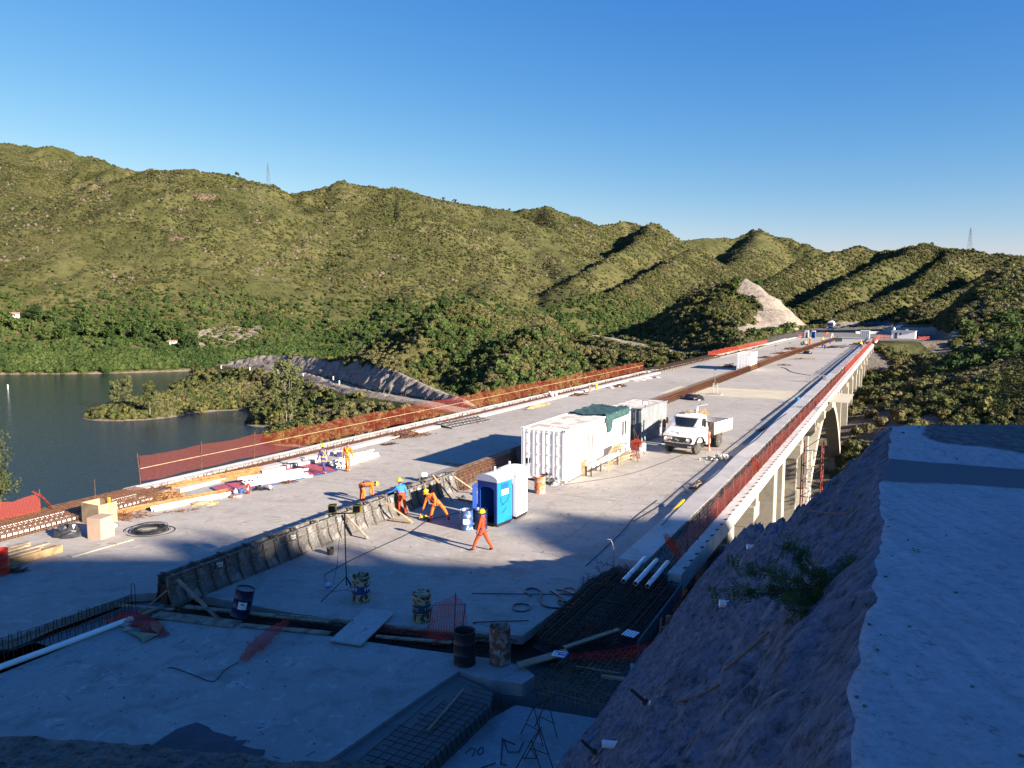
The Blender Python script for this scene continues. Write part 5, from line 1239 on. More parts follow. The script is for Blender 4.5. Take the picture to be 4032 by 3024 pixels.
t = drum(P('Z5', 1035, 1460), (M['drumold'], M['wood3']), 'closed rusty drum with a dark band beside the upright netting', False, bands=((.26, .62, M['drumteal']),)); arctext(t, 'YPF', FA-.7, .45, .15, M['plyg']); arctext(t, 'YPF', FA+.8, .45, .15, M['plyg'])
dt = P('Y3', 1600, 570, .0); t = drum((dt.x, dt.y+.1, .06), (M['drumnavy'], M['black']), 'navy drum tilted over the joint trench with a white label', False, rot=(R(-3), R(13), 0)); dlabel(t, FA+.3, .42, .26, .24); mb = MB(); mb.box((.09, -.31, .47), (.1, .01, .03)); mb.obj('label_print', M['inkk'], t)
t = drum(P('Y4', 1345, 850), (M['black'], M['black']), 'black plastic drum with a torn rim standing on the near slab', True, h=.95, r=.30, waist=-.03, name='plastic_drum'); dlabel(t, FA+1.0, .52, .2, .24)
t = drum(P('Y4', 1602, 845), (M['drumrust'], M['black']), 'rusty cement-crusted open drum on the near slab, right of the black one', True, h=1.05)
t = drum(P('Z4', 2, 1520), (M['drumred'], M['wood']), 'red drum at the left picture edge beside the stacked beams', True, h=.95)

# ---- light stand with two floodlights
ls = thing('light_stand', P('Y4', 490, 385), 0, 'black tripod stand carrying two yellow floodlights on a tall thin pole', 'light')
mb = MB(); mb.bar((0, 0, .45), (-.02, 0, 2.95), .02, 6); mb.obj('pole', M['black'], ls)
for k, (x, y) in enumerate(((-.82, -.25), (.62, -.35), (.1, .6))): mb = MB(); mb.bar((0, 0, .78), (x, y, 0), .018, 5); mb.bar((0, 0, .32), (x*.6, y*.6, .3), .01, 4); mb.obj('leg', M['black'], ls)
mb = MB(); mb.bar((-.45, 0, 2.95), (.45, 0, 2.98), .022, 6); mb.obj('crossbar', M['black'], ls)
for x in (-.42, .4):
    mb = MB(); mb.box((x, 0, 3.12), (.28, .12, .26), rz=.3); q = mb.obj('floodlight', M['yellow'], ls, bevel=.015); mb = MB(); mb.box((x+.01, .07, 3.12), (.24, .06, .30), rz=.3); mb.box((x, -.07, 3.12), (.22, .03, .2), rz=.3); mb.obj('housing', M['black'], q)
mb = MB(); mb.tube([L2(ls.location, P('Z5', 460, 700, 2.8)), (-.25, .1, 1.9), (-.32, .1, 1.2), (-.5, .15, .4), L2(ls.location, P('Z5', 370, 1225, .02))], .009, 4); mb.obj('cable', M['black'], ls)
def jug(loc, label, h=.34, r=.1, cap=M['bluepaint']):
    t = thing('water_bottle', loc, 0, label, 'bottle'); mb = MB(); mb.lathe([(r*.9, 0), (r, .02), (r, h*.55), (r*.9, h*.68), (r*.35, h*.86), (r*.28, h*.95)], 14); mb.obj('body', M['bottle'], t, smooth=True); mb = MB(); mb.lathe([(r*1.01, h*.22), (r*1.01, h*.45)], 14, cap=False); mb.obj('label_band', M['bluet'], t); mb = MB(); mb.lathe([(r*.3, h*.94), (r*.3, h)], 10); mb.obj('cap', cap, t); return t
jug(P('Z5', 352, 1240), 'clear water jug standing left of the tripod light stand')
jug(P('N1', 1268, 1030), 'clear bottle standing right of the pale plywood box', .4, .09)
j = jug(P('N1', 1350, 930, .1), 'clear water jug lying beside the scattered bars', .42, .12); j.rotation_euler = (0, R(82), .3)
jug(P('N2', 722, 640), 'clear jug in front of the red panel end', .42, .12)

# ---- board bridging the trench, planks along the trench
pts = [P('Y4', 365, 688, .07), P('Y4', 592, 722, .07), P('Y4', 832, 490, .07), P('Y4', 628, 452, .07)]; c = sum(pts, Vector())/4
mb = MB(); mb.prism([(p.x-c.x, p.y-c.y) for p in pts], -.025, .025); mb.obj('board', M['plyg'], None, loc=c, label='grey plywood board laid across the dark joint trench', cat='board')
TP = [('Y3', 780, 480, 1160, 510, .03, .16, 'plank on the far rim of the trench below the formwork end'), ('Y3', 1040, 545, 1590, 610, .03, .5, 'broad pale board along the near rim of the trench, left part'), ('Y3', 1620, 615, 2210, 670, .04, .22, 'long plank on the near trench rim left of the plywood board'),
      ('Y3', 1240, 490, 2210, 590, .05, .2, 'long plank on the far trench rim left of the plywood board'), ('Y4', 0, 500, 540, 545, .08, .1, 'thin timber lying on top of the far trench rim'), ('Y4', 700, 655, 1250, 700, .05, .14, 'timber on the near trench rim under the upright netting'),
      ('Y4', 850, 590, 1500, 640, .05, .12, 'timber on the far trench rim behind the closed rusty drum'), ('Y4', 1330, 620, 1520, 640, .08, .16, 'short pale plank between the two drums at the trench'), ('Y3', 920, 560, 1100, 480, .05, .12, 'stained plank crossing the trench end by the stirrups')]
for f, x0, y0, x1, y1, z, w_, l in TP: lean('trench_plank', P(f, x0, y0, z), P(f, x1, y1, z), w_, .05, M['wood3'], l, 'timber', 'planks along the joint trench')
def netsheet(name, base, top, label, nx=14, ny=8, sag=.08, mat='net', seed=0, loc=None):
    rn = random.Random(seed); rows = []
    for j in range(ny+1):
        f = j/ny; row = []
        for i in range(nx+1):
            g = i/nx*(len(base)-1); k = min(int(g), len(base)-2); h = g-k; a = Vector(base[k]).lerp(Vector(base[k+1]), h); b = Vector(top[k]).lerp(Vector(top[k+1]), h)
            p = a.lerp(b, f)+Vector((rn.uniform(-1, 1), rn.uniform(-1, 1), rn.uniform(-.6, .6)))*sag; row.append(p)
        rows.append(row)
    return sheet(name, rows, M[mat], None, smooth='all', label=label, cat='netting')
nf = [P('Y4', 1070, 680, .02), P('Y4', 1250, 715, .02)]
netsheet('net_screen', [P('Y4', 1062, 678, .03), P('Y4', 1210, 695, .03), P('Y4', 1370, 610, .03)], [P('Y4', 1108, 430, .95), P('Y4', 1280, 345, 1.25), P('Y4', 1352, 425, 1.0)], 'upright red safety net stretched on bars beside the rusty drums', sag=.03, mat='netr', seed=1)
mb = MB(); o0 = P('Y4', 1340, 640)
for a, b in (((1270, 640, 0), (1278, 342, 1.3)), ((1318, 650, 0), (1352, 420, 1.05)), ((1066, 684, 0), (1110, 430, .95))): mb.bar(P('Y4', *a)-o0, P('Y4', *b)-o0, .014, 4)
mb.bar(P('Y4', 1110, 430, .95)-o0, P('Y4', 1350, 425, 1.02)-o0, .008, 3); mb.obj('net_posts', M['rebar'], None, loc=o0, label='thin steel bars holding up the red net beside the trench', cat='post')
def bunch(name, pts, r, label, mat='netdense', seed=0, n=26, nu=9, cat='netting'):
    "crumpled roll of netting following a path"
    rn = random.Random(seed); rows = []; pts = [Vector(p) for p in pts]
    for i in range(n+1):
        g = i/n*(len(pts)-1); k = min(int(g), len(pts)-2); p = pts[k].lerp(pts[k+1], g-k); d = (pts[k+1]-pts[k]).normalized(); x = d.cross(Vector((0, 0, 1))).normalized(); q = r*(.55+.6*math.sin(math.pi*min(1, max(.08, i/n))))*rn.uniform(.8, 1.2)
        rows.append([p+x*math.cos(a)*q*rn.uniform(.7, 1.2)+Vector((0, 0, 1))*max(-.02, math.sin(a)*q*.6*rn.uniform(.5, 1.3)) for a in [2*math.pi*m/nu for m in range(nu+1)]])
    for rr_ in rows: rr_[-1] = rr_[0]
    return sheet(name, rows, M[mat], None, label=label, cat=cat)
bunch('net_bundle', [P('Y3', 1630, 850, .1), P('Y3', 1730, 740, .12), P('Y3', 1920, 590, .25)], .22, 'bunched red netting lying across the near slab towards the trench', 'netr', 3)
bunch('net_bundle', [P('Y3', 700, 590, .03), P('Y3', 830, 560, .06), P('Y3', 1000, 620, .05), P('Y3', 1110, 690, .03)], .28, 'loose red netting under the plywood scraps by the conduit', 'netr', 4)
bunch('net_bundle', [P('Y4', 740, 600, -.1), P('Y4', 1000, 630, -.12), P('Y4', 1250, 700, -.08)], .22, 'red netting lying in the trench right of the plywood board', 'netr', 5)
bunch('net_bundle', [P('Y4', 1110, 705, .02), P('Y4', 1260, 690, .03)], .12, 'bright orange netting bunched left of the black plastic drum', 'netdense', 6)
netsheet('net_barrier', [P('N4', 480, 1090, -.1), P('N4', 900, 1110, -.1), P('N4', 1270, 1090, 0), P('N4', 1440, 1000, .1)], [P('N4', 500, 1030, .1), P('N4', 900, 1000, .25), P('N4', 1330, 930, .4), P('N4', 1530, 880, .9)], 'red netting slung between the open corner and the shotcrete slope', sag=.05, mat='netr', seed=8, nx=22)
mb = MB(); cpt = P('Y3', 1000, 680)
for k, poly in enumerate(([(850, 665), (1060, 690), (960, 742), (940, 715)], [(1000, 625), (1105, 605), (1065, 690), (1020, 665)])):
    mb.prism([((P('Y3', x, y)-cpt).x, (P('Y3', x, y)-cpt).y) for x, y in poly], .05+.03*k, .07+.03*k)
mb.obj('plywood_scraps', M['wood2'], None, loc=cpt, label='pale cut plywood scraps lying beside the white conduit', cat='board')
rn = random.Random(8)
for (x, y, l) in ((850, 625, 'flat stone lying left of the plywood scraps'), (860, 655, 'small stone nearest the conduit by the plywood scraps'), (975, 655, 'reddish brick-shaped lump between the plywood scraps')):
    mb = MB(); mb.sphere((0, 0, .06), (.17, .12, .07), 8, 5); o = mb.obj('stone', M['drumrust'] if 'red' in l else M['conc'], None, loc=P('Y3', x, y), rz=rn.uniform(0, 3), label=l, cat='stone')

def hose(name, pts, r, label, mat='black', cat='hose', sm=6):
    pts = [Vector(p) for p in pts]; out = []
    for i in range(len(pts)-1):
        p0 = pts[max(0, i-1)]; p1 = pts[i]; p2 = pts[i+1]; p3 = pts[min(len(pts)-1, i+2)]
        for k in range(sm): t = k/sm; out.append(.5*((2*p1)+(-p0+p2)*t+(2*p0-5*p1+4*p2-p3)*t*t+(-p0+3*p1-3*p2+p3)*t**3))
    out.append(pts[-1]); c = out[0].copy(); mb = MB(); mb.tube([p-c for p in out], r, 6); return mb.obj(name, M[mat], None, smooth=True, loc=c, label=label, cat=cat)
hose('black_hose', [P('Y4', x, y, .03) for x, y in ((1830, 365), (1785, 330), (1800, 312), (1850, 308), (1900, 335), (1890, 380), (1905, 425), (1960, 445), (2030, 450))], .028, 'thick black hose curling in an S shape towards the reinforcement')
hose('black_hose', [P('Y4', x, y, .03) for x, y in ((1690, 445), (1710, 425), (1760, 420), (1810, 430), (1815, 455), (1780, 472), (1730, 472), (1695, 455), (1692, 440))], .024, 'closed ring of black hose lying on the deck')
hose('black_hose', [P('Y4', x, y, .05) for x, y in ((2005, 318), (2070, 325), (2130, 345), (2160, 330), (2120, 305), (2070, 310), (2062, 330), (2095, 350), (2150, 355))], .024, 'looped black hose at the edge of the bar tangle')
hose('black_hose', [P('Y4', x, y, .05) for x, y in ((1965, 325), (2010, 350), (2060, 385), (2080, 405), (2040, 395), (2020, 400), (2040, 425))], .028, 'short stiff black hose piece beside the looped hose')
hose('steel_bar', [P('Y4', 1395, 343, .02), P('Y4', 1800, 348, .02), P('Y4', 2190, 352, .03)], .014, 'long thin bar lying straight across the shaded deck', 'rebar', 'bar', 2)
hose('steel_bar', [P('Y4', 1420, 562, .03), P('Y4', 1435, 553, .03), P('Y4', 1810, 540, .03)], .016, 'bar with a bent tip lying near the deck corner', 'rebar', 'bar', 2)
hose('steel_bar', [P('Y3', 1125, 905, .02), P('Y3', 1160, 900, .02), P('Y3', 1300, 950, .02), P('Y3', 1430, 993, .02), P('Y3', 1500, 920, .02), P('Y3', 1600, 862, .04)], .012, 'thin kinked wire lying on the near slab below the netting', 'rebar', 'wire', 3)
hose('cable', [P('Z5', x, y, .015) for x, y in ((325, 1130), (500, 1035), (700, 940), (900, 850), (1000, 790), (1080, 735), (1180, 705), (1300, 680))], .014, 'thin dark cable running diagonally across the deck to the grinding worker', 'black', 'cable', 3)
hose('cable', [P('Z5', x, y, .015) for x, y in ((325, 1135), (335, 1175), (350, 1190))]+[P('Z5', 345, 1180, .02)], .012, 'end of the dark cable beside the water jug', 'black', 'cable', 3)
cabs = [((1270, 1050), (1100, 1180), (980, 1310), (820, 1460), (750, 1525))]
hose('deck_cable', [P('Y1', x, y, .012) for x, y in cabs[0]], .02, 'grey cable lying along the right deck near the toilets side', 'black', 'cable', 3)
hose('deck_cable', [P('Y1', x, y, .012) for x, y in ((2200, 350), (2080, 440), (1930, 560), (1790, 670), (1600, 830), (1450, 950), (1300, 1080), (1100, 1200))], .022, 'long wavy cable running beside the truck towards the container', 'black', 'cable', 4)
hose('deck_cable', [P('Y1', x, y, .012) for x, y in ((600, 935), (850, 900), (1100, 850), (1400, 740), (1640, 640))], .012, 'thin cable from the container corner to the truck', 'black', 'cable', 3)
hose('deck_cable', [P('A4', x, y, .02) for x, y in ((0, 1570), (160, 1450), (330, 1320), (520, 1180), (640, 1070), (720, 1010), (830, 925), (910, 860), (1080, 720), (1250, 590), (1330, 530))], .05, 'dark wavy cable running far along the right deck', 'black', 'cable', 3)
hose('walkway_cable', [P('Y1', x, y, .29) for x, y in ((2210, 420), (2100, 500), (2000, 600), (1860, 700), (1700, 860), (1560, 970), (1420, 1110), (1300, 1230))], .022, 'black cable snaking along the pale walkway', 'black', 'cable', 4)
hose('deck_cable', [P('A4', x, y, .02) for x, y in ((280, 800), (350, 815), (400, 850), (470, 875), (600, 900), (700, 915))], .05, 'dark cable crossing from the median to the grey rack', 'black', 'cable', 3)

# plank with a blue sack on it, long plank over the reinforcement, corrugated bit
lean('plank', P('Y4', 1735, 865, .12), P('Y4', 2090, 765, .3), .3, .05, M['wood2'], 'wide weathered plank leading up to the open corner')
lean('plank', P('N4', 480, 965, .1), P('N4', 1070, 770, .12), .16, .05, M['wood2'], 'long pale plank lying across the dark reinforcement')
sk_ = thing('blue_sack', P('N4', 430, 1040, .33), -.35, 'torn white and blue sack over the end of the wide plank', 'sack'); mb = MB(); mb.box((0, 0, 0), (.42, .3, .05)); mb.obj('body', M['sticker'], sk_, bevel=.015); mb = MB(); mb.box((0, .06, .028), (.3, .05, .005)); mb.box((.05, -.06, .028), (.2, .08, .005)); mb.box((.19, 0, 0), (.045, .31, .06)); mb.obj('print', M['inkb'], sk_); text('L 5', .12, M['inkb'], sk_, face_m((-.08, -.05, .03), (1, 0, 0), (0, 1, 0)))
st = thing('striped_sheet', P('N4', 1140, 800, .1), -.6, 'small white corrugated sheet on the reinforcement', 'sheet')
for k in range(5): mb = MB(); mb.box((k*.085, 0, 0), (.055, .42, .03)); mb.obj('rib', M['pvc'], st)
mb = MB(); mb.box((.17, 0, -.015), (.42, .4, .01)); mb.obj('sheet', M['inkb'], st)
lean('timber_block', P('N4', 880, 1280, -.1), P('N4', 1135, 1315, -.1), .12, .08, M['wood2'], 'pale timber block lying on the lower square bar grid')
lean('timber_strip', P('N4', 600, 1170, -.05), P('N4', 1105, 1250, -.05), .04, .03, M['wood3'], 'thin timber strip lying on the lower bar grid')
lean('timber_block', P('N4', 1215, 1140, .05), P('N4', 1215, 1230, -.1), .1, .04, M['plyg'], 'small grey board piece at the right end of the lower grid')
for x0, y0, z0, x1, y1, z1, w_, l in ((1545, 960, -.3, 1545, 740, .55, .14, 'dark upright timber post against the foot of the slope'), (1575, 940, -.3, 1610, 620, .9, .12, 'tall dark timber leaning beside the upright post'), (1520, 800, .4, 1535, 650, .9, .04, 'thin dark bar left of the upright posts')):
    lean('timber_post', P('N4', x0, y0, z0), P('N4', x1, y1, z1), w_, .06, M['wood3'], l)
lean('batten', P('N5', 515, 765, .02), P('N5', 900, 315, .02), .07, .05, M['wood3'], 'narrow batten lying along the broken slab edge')

# ---- wire trestles on the lower slab and bent bars
def trestle(base4, top2, label):
    g = sum((Vector(p) for p in base4), Vector())/4; t = thing('wire_trestle', g, 0, label, 'trestle', 'bar trestles on the lower slab')
    for k, (b, tp) in enumerate(zip(base4, (top2[0], top2[0], top2[1], top2[1]))): mb = MB(); mb.bar(Vector(b)-g, Vector(tp)-g, .012, 4); mb.obj('leg', M['rebar'], t)
    mb = MB(); d = (Vector(top2[1])-Vector(top2[0]))*.15; mb.bar(Vector(top2[0])-g-d, Vector(top2[1])-g+d, .013, 4); mb.obj('top_bar', M['rebar'], t)
    mb = MB(); m = [Vector(b).lerp(Vector(tp), .38)-g for b, tp in zip(base4, (top2[0], top2[0], top2[1], top2[1]))]; mb.bar(m[0], m[1], .01, 4); mb.bar(m[2], m[3], .01, 4); mb.bar(m[1], m[2], .01, 4); mb.obj('tie', M['rebar'], t)
zl = -.45
trestle([P('N5', 1522, 803, zl), P('N5', 1762, 935, zl), P('N5', 1675, 722, zl), P('N5', 1920, 842, zl)], [P('N5', 1665, 505, .30), P('N5', 1812, 428, .30)], 'bar trestle on the lower slab, the farther one')
trestle([P('N5', 1470, 1180, zl), P('N5', 1740, 1190, zl), P('N5', 1562, 1085, zl), P('N5', 1880, 1200, zl)], [P('N5', 1640, 870, .22), P('N5', 1735, 750, .22)], 'bar trestle on the lower slab, nearest the picture bottom')
for k, (pp, l) in enumerate((([(1310, 850), (1460, 915)], 'short straight bar on the lower slab'), ([(1325, 860), (1305, 1130), (1368, 1140)], 'L-shaped bent bar on the lower slab'), ([(1335, 860), (1380, 998), (1500, 998), (1550, 885)], 'open bent stirrup on the lower slab'), ([(920, 1008), (975, 958), (1030, 968), (998, 1040)], 'small hooked bar on the lower slab'), ([(1050, 990), (1090, 942), (1112, 950), (1112, 1000), (1070, 1030), (1050, 990)], 'small closed stirrup ring on the lower slab'), ([(1090, 1170), (1250, 1115)], 'thick bar at the bottom of the lower slab'))):
    hose('bent_bar', [P('N5', x, y, zl+.02) for x, y in pp], .011, l, 'rebar', 'bar', 1)
# ------------------------------------------------------------------ left edge of the deck
def fence(name, P0, P1, n, h, zb, mat, label, lean_=0.0, wob=.04, seed=0, posts=True, rail=None, tfun=None, h2=None):
    "net fence: thing > net, posts"
    rn = random.Random(seed); a = Vector(P0); b = Vector(P1); t = thing(name, a, 0, label, 'fence'); rows = []
    ns = n*3; path = []
    for i in range(ns+1):
        f = i/ns; path.append((a.lerp(b, f) if tfun is None else Vector(tfun(f)))-a)
    for j in range(6):
        row = []
        for i in range(ns+1):
            f = j/5; hh = h if h2 is None else h+(h2-h)*i/ns; z = zb+hh*f+(rn.uniform(-.5, .5)*wob if j == 5 else 0)-(.13*math.sin(math.pi*(i % 3)/3)*rn.uniform(.5, 1.3) if j == 5 else 0)+(rn.uniform(-.05, .08) if j == 0 else 0)
            row.append(path[i]+Vector((rn.uniform(-wob, wob)+lean_*f, rn.uniform(-wob, wob), z)))
        rows.append(row)
    sheet('net', rows, M[mat], t, smooth='all')
    if posts:
        pm = None
        for i in range(n+1):
            p = path[i*3]
            if pm is None: mb = MB(); r = .014+.00018*(a.length); mb.bar((0, 0, 0), (lean_, 0, h+zb+.18), r, 4); o = mb.obj('post', M['rust'], t); pm = o.data
            else: o = bpy.data.objects.new('post', pm); COL.objects.link(o); o.parent = t
            o.location = p; o.rotation_euler = (rn.uniform(-.05, .05), rn.uniform(-.05, .05), 0)
    if rail: mb = MB(); mb.tube([p+Vector((0, 0, zb+h*rail)) for p in path], .022, 4); mb.obj('batten', M['wood2'], t)
    return t
lf = lambda s: B(s, TL(s)+.08, 0)
fence('net_fence', lf(26.9), lf(111), 21, 1.42, .42, 'net', 'long orange net fence along the left edge of the bridge above the lake', seed=2, wob=.03, rail=.52, tfun=lambda f: lf(26.9+(111-26.9)*f))
fence('net_fence', B(12, -36.4), B(21.2, -35.9), 5, .98, .12, 'netdense', 'short sagging orange net at the left picture edge', seed=3, wob=.05)
bunch('net_bundle', [B(20.95, -36.0, 1.2), B(21.25, -35.9, .95), B(21.6, -35.8, .45), B(21.75, -35.75, .1)], .2, 'bunched end of the sagging orange net at the left edge', 'netdense', 7)
fence('net_fence', lf(150), lf(214), 12, 1.25, .1, 'netdense', 'far orange fence on the left edge beyond the lone container', seed=4, wob=.12, posts=False, tfun=lambda f: lf(150+64*f))
fence('net_fence', B(262, -30.0), B(276, -28), 5, 1.3, 0, 'netdense', 'orange net by the tiny toilets at the far end', seed=5, wob=.2, posts=False)
rf_ = lambda s: B(s, -7.12, 0)
fence('net_fence', rf_(27.2), rf_(52), 14, .95, .32, 'net', 'near half of the orange net fence along the right bridge edge', seed=6, wob=.07, tfun=lambda f: rf_(27.2+24.8*f))
fence('net_fence', rf_(52), rf_(120), 20, 1.0, .3, 'net', 'middle part of the orange net fence on the right bridge edge', seed=7, wob=.06, tfun=lambda f: rf_(52+68*f))
fence('net_fence', rf_(120), rf_(225), 16, 1.3, .3, 'netdense', 'far part of the orange net fence on the right bridge edge', seed=8, wob=.08, posts=False, tfun=lambda f: rf_(120+105*f))
fence('net_fence', B(232, -6.9), B(268, -6.2), 8, 1.4, .1, 'netdense', 'orange fence at the far right end of the bridge by the grey container', seed=9, wob=.15, posts=False)
fence('net_fence', B(274, -6), B(275, -3.8), 2, 1.2, 0, 'netdense', 'orange net left of the small white site building', seed=10, wob=.15, posts=False)
fence('net_fence', B(271, 4.4), B(274, 7.6), 2, 1.2, -.3, 'netdense', 'orange net right of the small white site building', seed=11, wob=.15, posts=False)
bunch('net_bundle', [B(27.6, -7.6, 1.25), B(27.9, -7.45, .8), B(28.2, -7.3, .3)], .22, 'bunched orange net at the near end of the right fence', 'netdense', 9)
bunch('net_bundle', [B(44.5, -7.3, 1.25), B(44.8, -7.2, .8), B(45.0, -7.15, .35)], .2, 'gathered orange net on the right fence beside the truck', 'netdense', 10)
for u, v0, v1, l in ((2420, 2232, 2140, 'thin bent grey pole standing at the near corner of the walkway'),): 
    p = at(u, 2243); hose('standing_pole', [p, p+Vector((-.05, 0, .8)), p+Vector((-.16, 0, 1.15)), p+Vector((-.3, 0, 1.16))], .016, l, 'galv', 'pole', 2)
mb = MB(); mb.bar((0, 0, 0), (0, 0, 1.1), .016, 4); mb.obj('standing_rod', M['rust'], None, loc=P('N1', 1190, 610, .2), label='lone thin rod standing on the left edge beyond the bar mat', cat='rod')
# plywood boxes
bx_ = thing('plywood_box', P('N1', 1150, 1085), ROTB+R(12), 'pale open plywood box standing on the left deck beside the black sheet', 'box'); w_, d_, h_ = .72, .75, .92
for (x0, x1, y0, y1, z0, z1) in ((-w_/2+.14, w_/2+.1, -.02, 0, 0, h_), (w_/2+.08, w_/2+.1, 0, d_, 0, h_), (-w_/2+.14, w_/2+.08, d_-.02, d_, 0, h_), (-w_/2+.14, w_/2+.1, 0, d_-.02, h_-.02, h_)): mb = MB(); mb.bx(x0, x1, y0, y1, z0, z1); mb.obj('panel', M['ply'], bx_)
b2 = thing('plywood_box', P('N1', 1040, 960)+Vector((-.1, .75, 0)), ROTB, 'second plywood box with open top behind the pale one', 'box')
for (x0, x1, y0, y1) in ((-.6, -.58, 0, .9), (.6, .62, 0, .9), (-.58, .6, 0, .02), (-.58, .6, .88, .9)): mb = MB(); mb.bx(x0, x1, y0, y1, 0, .95); mb.obj('panel', M['wood2'], b2)
mb = MB(); mb.box((.1, .87, .9), (.16, .05, .35)); mb.obj('yellow_batten', M['yellow'], b2)
def crumple(name, loc, r, mat, label, seed=0, h=.5, cat='sheeting', n=14, m=9):
    rn = random.Random(seed); mb = MB(); vs = []; off = rn.uniform(0, 50)
    for i in range(m+1):
        for k in range(n):
            t = 2*math.pi*k/n; f = i/m; q = math.cos(f*math.pi/2)**.6 if i < m else 0; w = 1+.35*(rn.random()-.5)
            vs.append((r[0]*q*w*math.cos(t), r[1]*q*w*math.sin(t), h*math.sin(f*math.pi/2)*(.75+.5*rn.random())))
    mb.add(vs, [(i*n+k, i*n+(k+1) % n, (i+1)*n+(k+1) % n, (i+1)*n+k) for i in range(m) for k in range(n)]); return mb.obj(name, M[mat], None, loc=loc, rz=rn.uniform(0, 3), label=label, cat=cat)
crumple('black_sheet', P('N1', 850, 1050), (.55, .38), 'blackbag', 'heap of black plastic sheet beside the plywood box', 1, .5)
crumple('black_sheet', P('A4', 660, 600), (1.4, .9), 'blackbag', 'dark heap with black sheet on the far median side', 2, .6)
crumple('black_sheet', P('Y1', 1530, 318), (1.3, .9), 'blackbag', 'black sheet heap on the deck behind the truck', 3, .5)
crumple('black_sheet', P('Z5', 1900, 430), (.9, .55), 'blackbag', 'black sheeting heap at the foot of the white container doors', 4, .55)
crumple('black_sheet', P('Z5', 1960, 450), (.6, .45), 'black', 'tangled black hoses and sheet left of the container corner', 5, .45)
crumple('grey_rag', P('N3', 530, 1320), (.45, .2), 'galv', 'grey torn sheet lying at the container corner', 6, .18)
crumple('debris_heap', P('Z5', 1835, 400), (.45, .4), 'wood3', 'brown debris heap between the toilets and the container', 7, .5, 'debris')
lean('rust_beam', P('N3', 120, 1110, .35), P('N3', 205, 955, 1.1), .12, .08, M['rust'], 'rusty steel bar leaning against the white container doors')
# stack of timber beams at the left
tb_ = thing('timber_stack', B(15.6, -29.6, 0), ROTB, 'stack of long brown timber beams and pale planks at the left picture edge', 'timber'); rn = random.Random(15)
for k, (t, z, w_, h_, s0, s1, m) in enumerate(((-.15, .16, .22, .3, -4, 2.75, 'wood'), (-.42, .16, .22, .3, -4, 2.6, 'wood'), (-.25, .36, .3, .07, -4, 1.9, 'wood2'), (-.62, .2, .25, .26, -4, 2.2, 'wood2'), (-.6, .38, .26, .06, -4, 2.5, 'wood3'), (-.95, .1, .3, .12, -4, 2.3, 'wood2'), (-1.3, .08, .28, .1, -4, 2.5, 'wood'), (-1.7, .07, .3, .08, -4, 2.3, 'wood2'), (-1.1, .24, .34, .05, -4, 1.7, 'wood3'), (-2.1, .06, .3, .07, -4, 2.6, 'wood2'), (-1.5, .2, .2, .05, -3, 1.9, 'wood'), (-2.5, .06, .3, .07, -4, 2.8, 'wood3'), (-.8, .45, .2, .04, -2, 1.6, 'wood2'))):
    mb = MB(); mb.box((t, (s0+s1)/2, z), (w_, s1-s0, h_), rz=rn.uniform(-.02, .02)); mb.obj('beam', M[m], tb_, bevel=.008)
lean('flat_board', P('N1', 870, 1298, .02), P('N1', 1640, 1080, .02), .32, .03, M['conc'], 'long flat pale board lying on the deck below the cable coil')
lean('flat_board', P('N1', 1370, 1132, .05), P('N1', 1460, 1143, .05), .12, .03, M['wood3'], 'small brown offcut lying on the flat pale board')
# coil of black cable
mb = MB(); rn = random.Random(3); pts = []
for k in range(420): a = k/420*2*math.pi*15; q = .62+.10*math.sin(k*.13)+rn.uniform(-.01, .01)+.05*math.sin(k*.021); pts.append((q*math.cos(a)+.06*math.sin(k*.03), q*math.sin(a), .03+.012*(k/28)+.02*math.sin(a*.5)))
mb.tube(pts, .014, 5); mb.tube([(1.05*math.cos(a), .85*math.sin(a), .02) for a in [k*.2-2.4 for k in range(20)]], .016, 5); mb.obj('cable_coil', M['black'], None, loc=P('N1', 1870, 985), label='round coil of black cable lying on the left deck', cat='cable')
# white pipes
def pipes(name, a, b, rows, r, label, mat='pvc', grp='piles of white plastic pipes'):
    a = Vector(a); b = Vector(b); d = (b-a).normalized(); x = d.cross(Vector((0, 0, 1))).normalized(); t = thing(name, a, 0, label, 'pipes', grp); rn = random.Random(len(label)); L = (b-a).length
    for j, cnt in enumerate(rows):
        for i in range(cnt):
            o = x*((i-(cnt-1)/2)*2.05*r)+Vector((0, 0, r+.01+j*1.75*r)); s0 = rn.uniform(-.12, .2)*(1+j*1.5); s1 = L-rn.uniform(0, .5)*(1+j)
            mb = MB(); mb.tube([o+d*s0, o+d*s1], r, 10); p = mb.obj('pipe', M[mat], t, smooth=True); mb = MB(); mb.tube([o+d*(s0-.004), o+d*(s0+.01)], r*.8, 10); mb.obj('bore', M['black'], p)
    return t
pipes('pipe_pile', P('N1', 1895, 740), P('Z4', 1440, 1030), (3, 2), .062, 'pile of white pipes in front of the rusty bar bundle, nearest of three piles')
pipes('pipe_pile', P('N2', 860, 505), P('N2', 1640, 385), (9, 8, 6, 4), .062, 'large pile of white pipes lying on the red panels')
pipes('pipe_pile', P('N2', 1955, 290), P('Z5', 690, 262), (9, 8, 7, 4), .062, 'pile of white pipes behind the two walking workers')
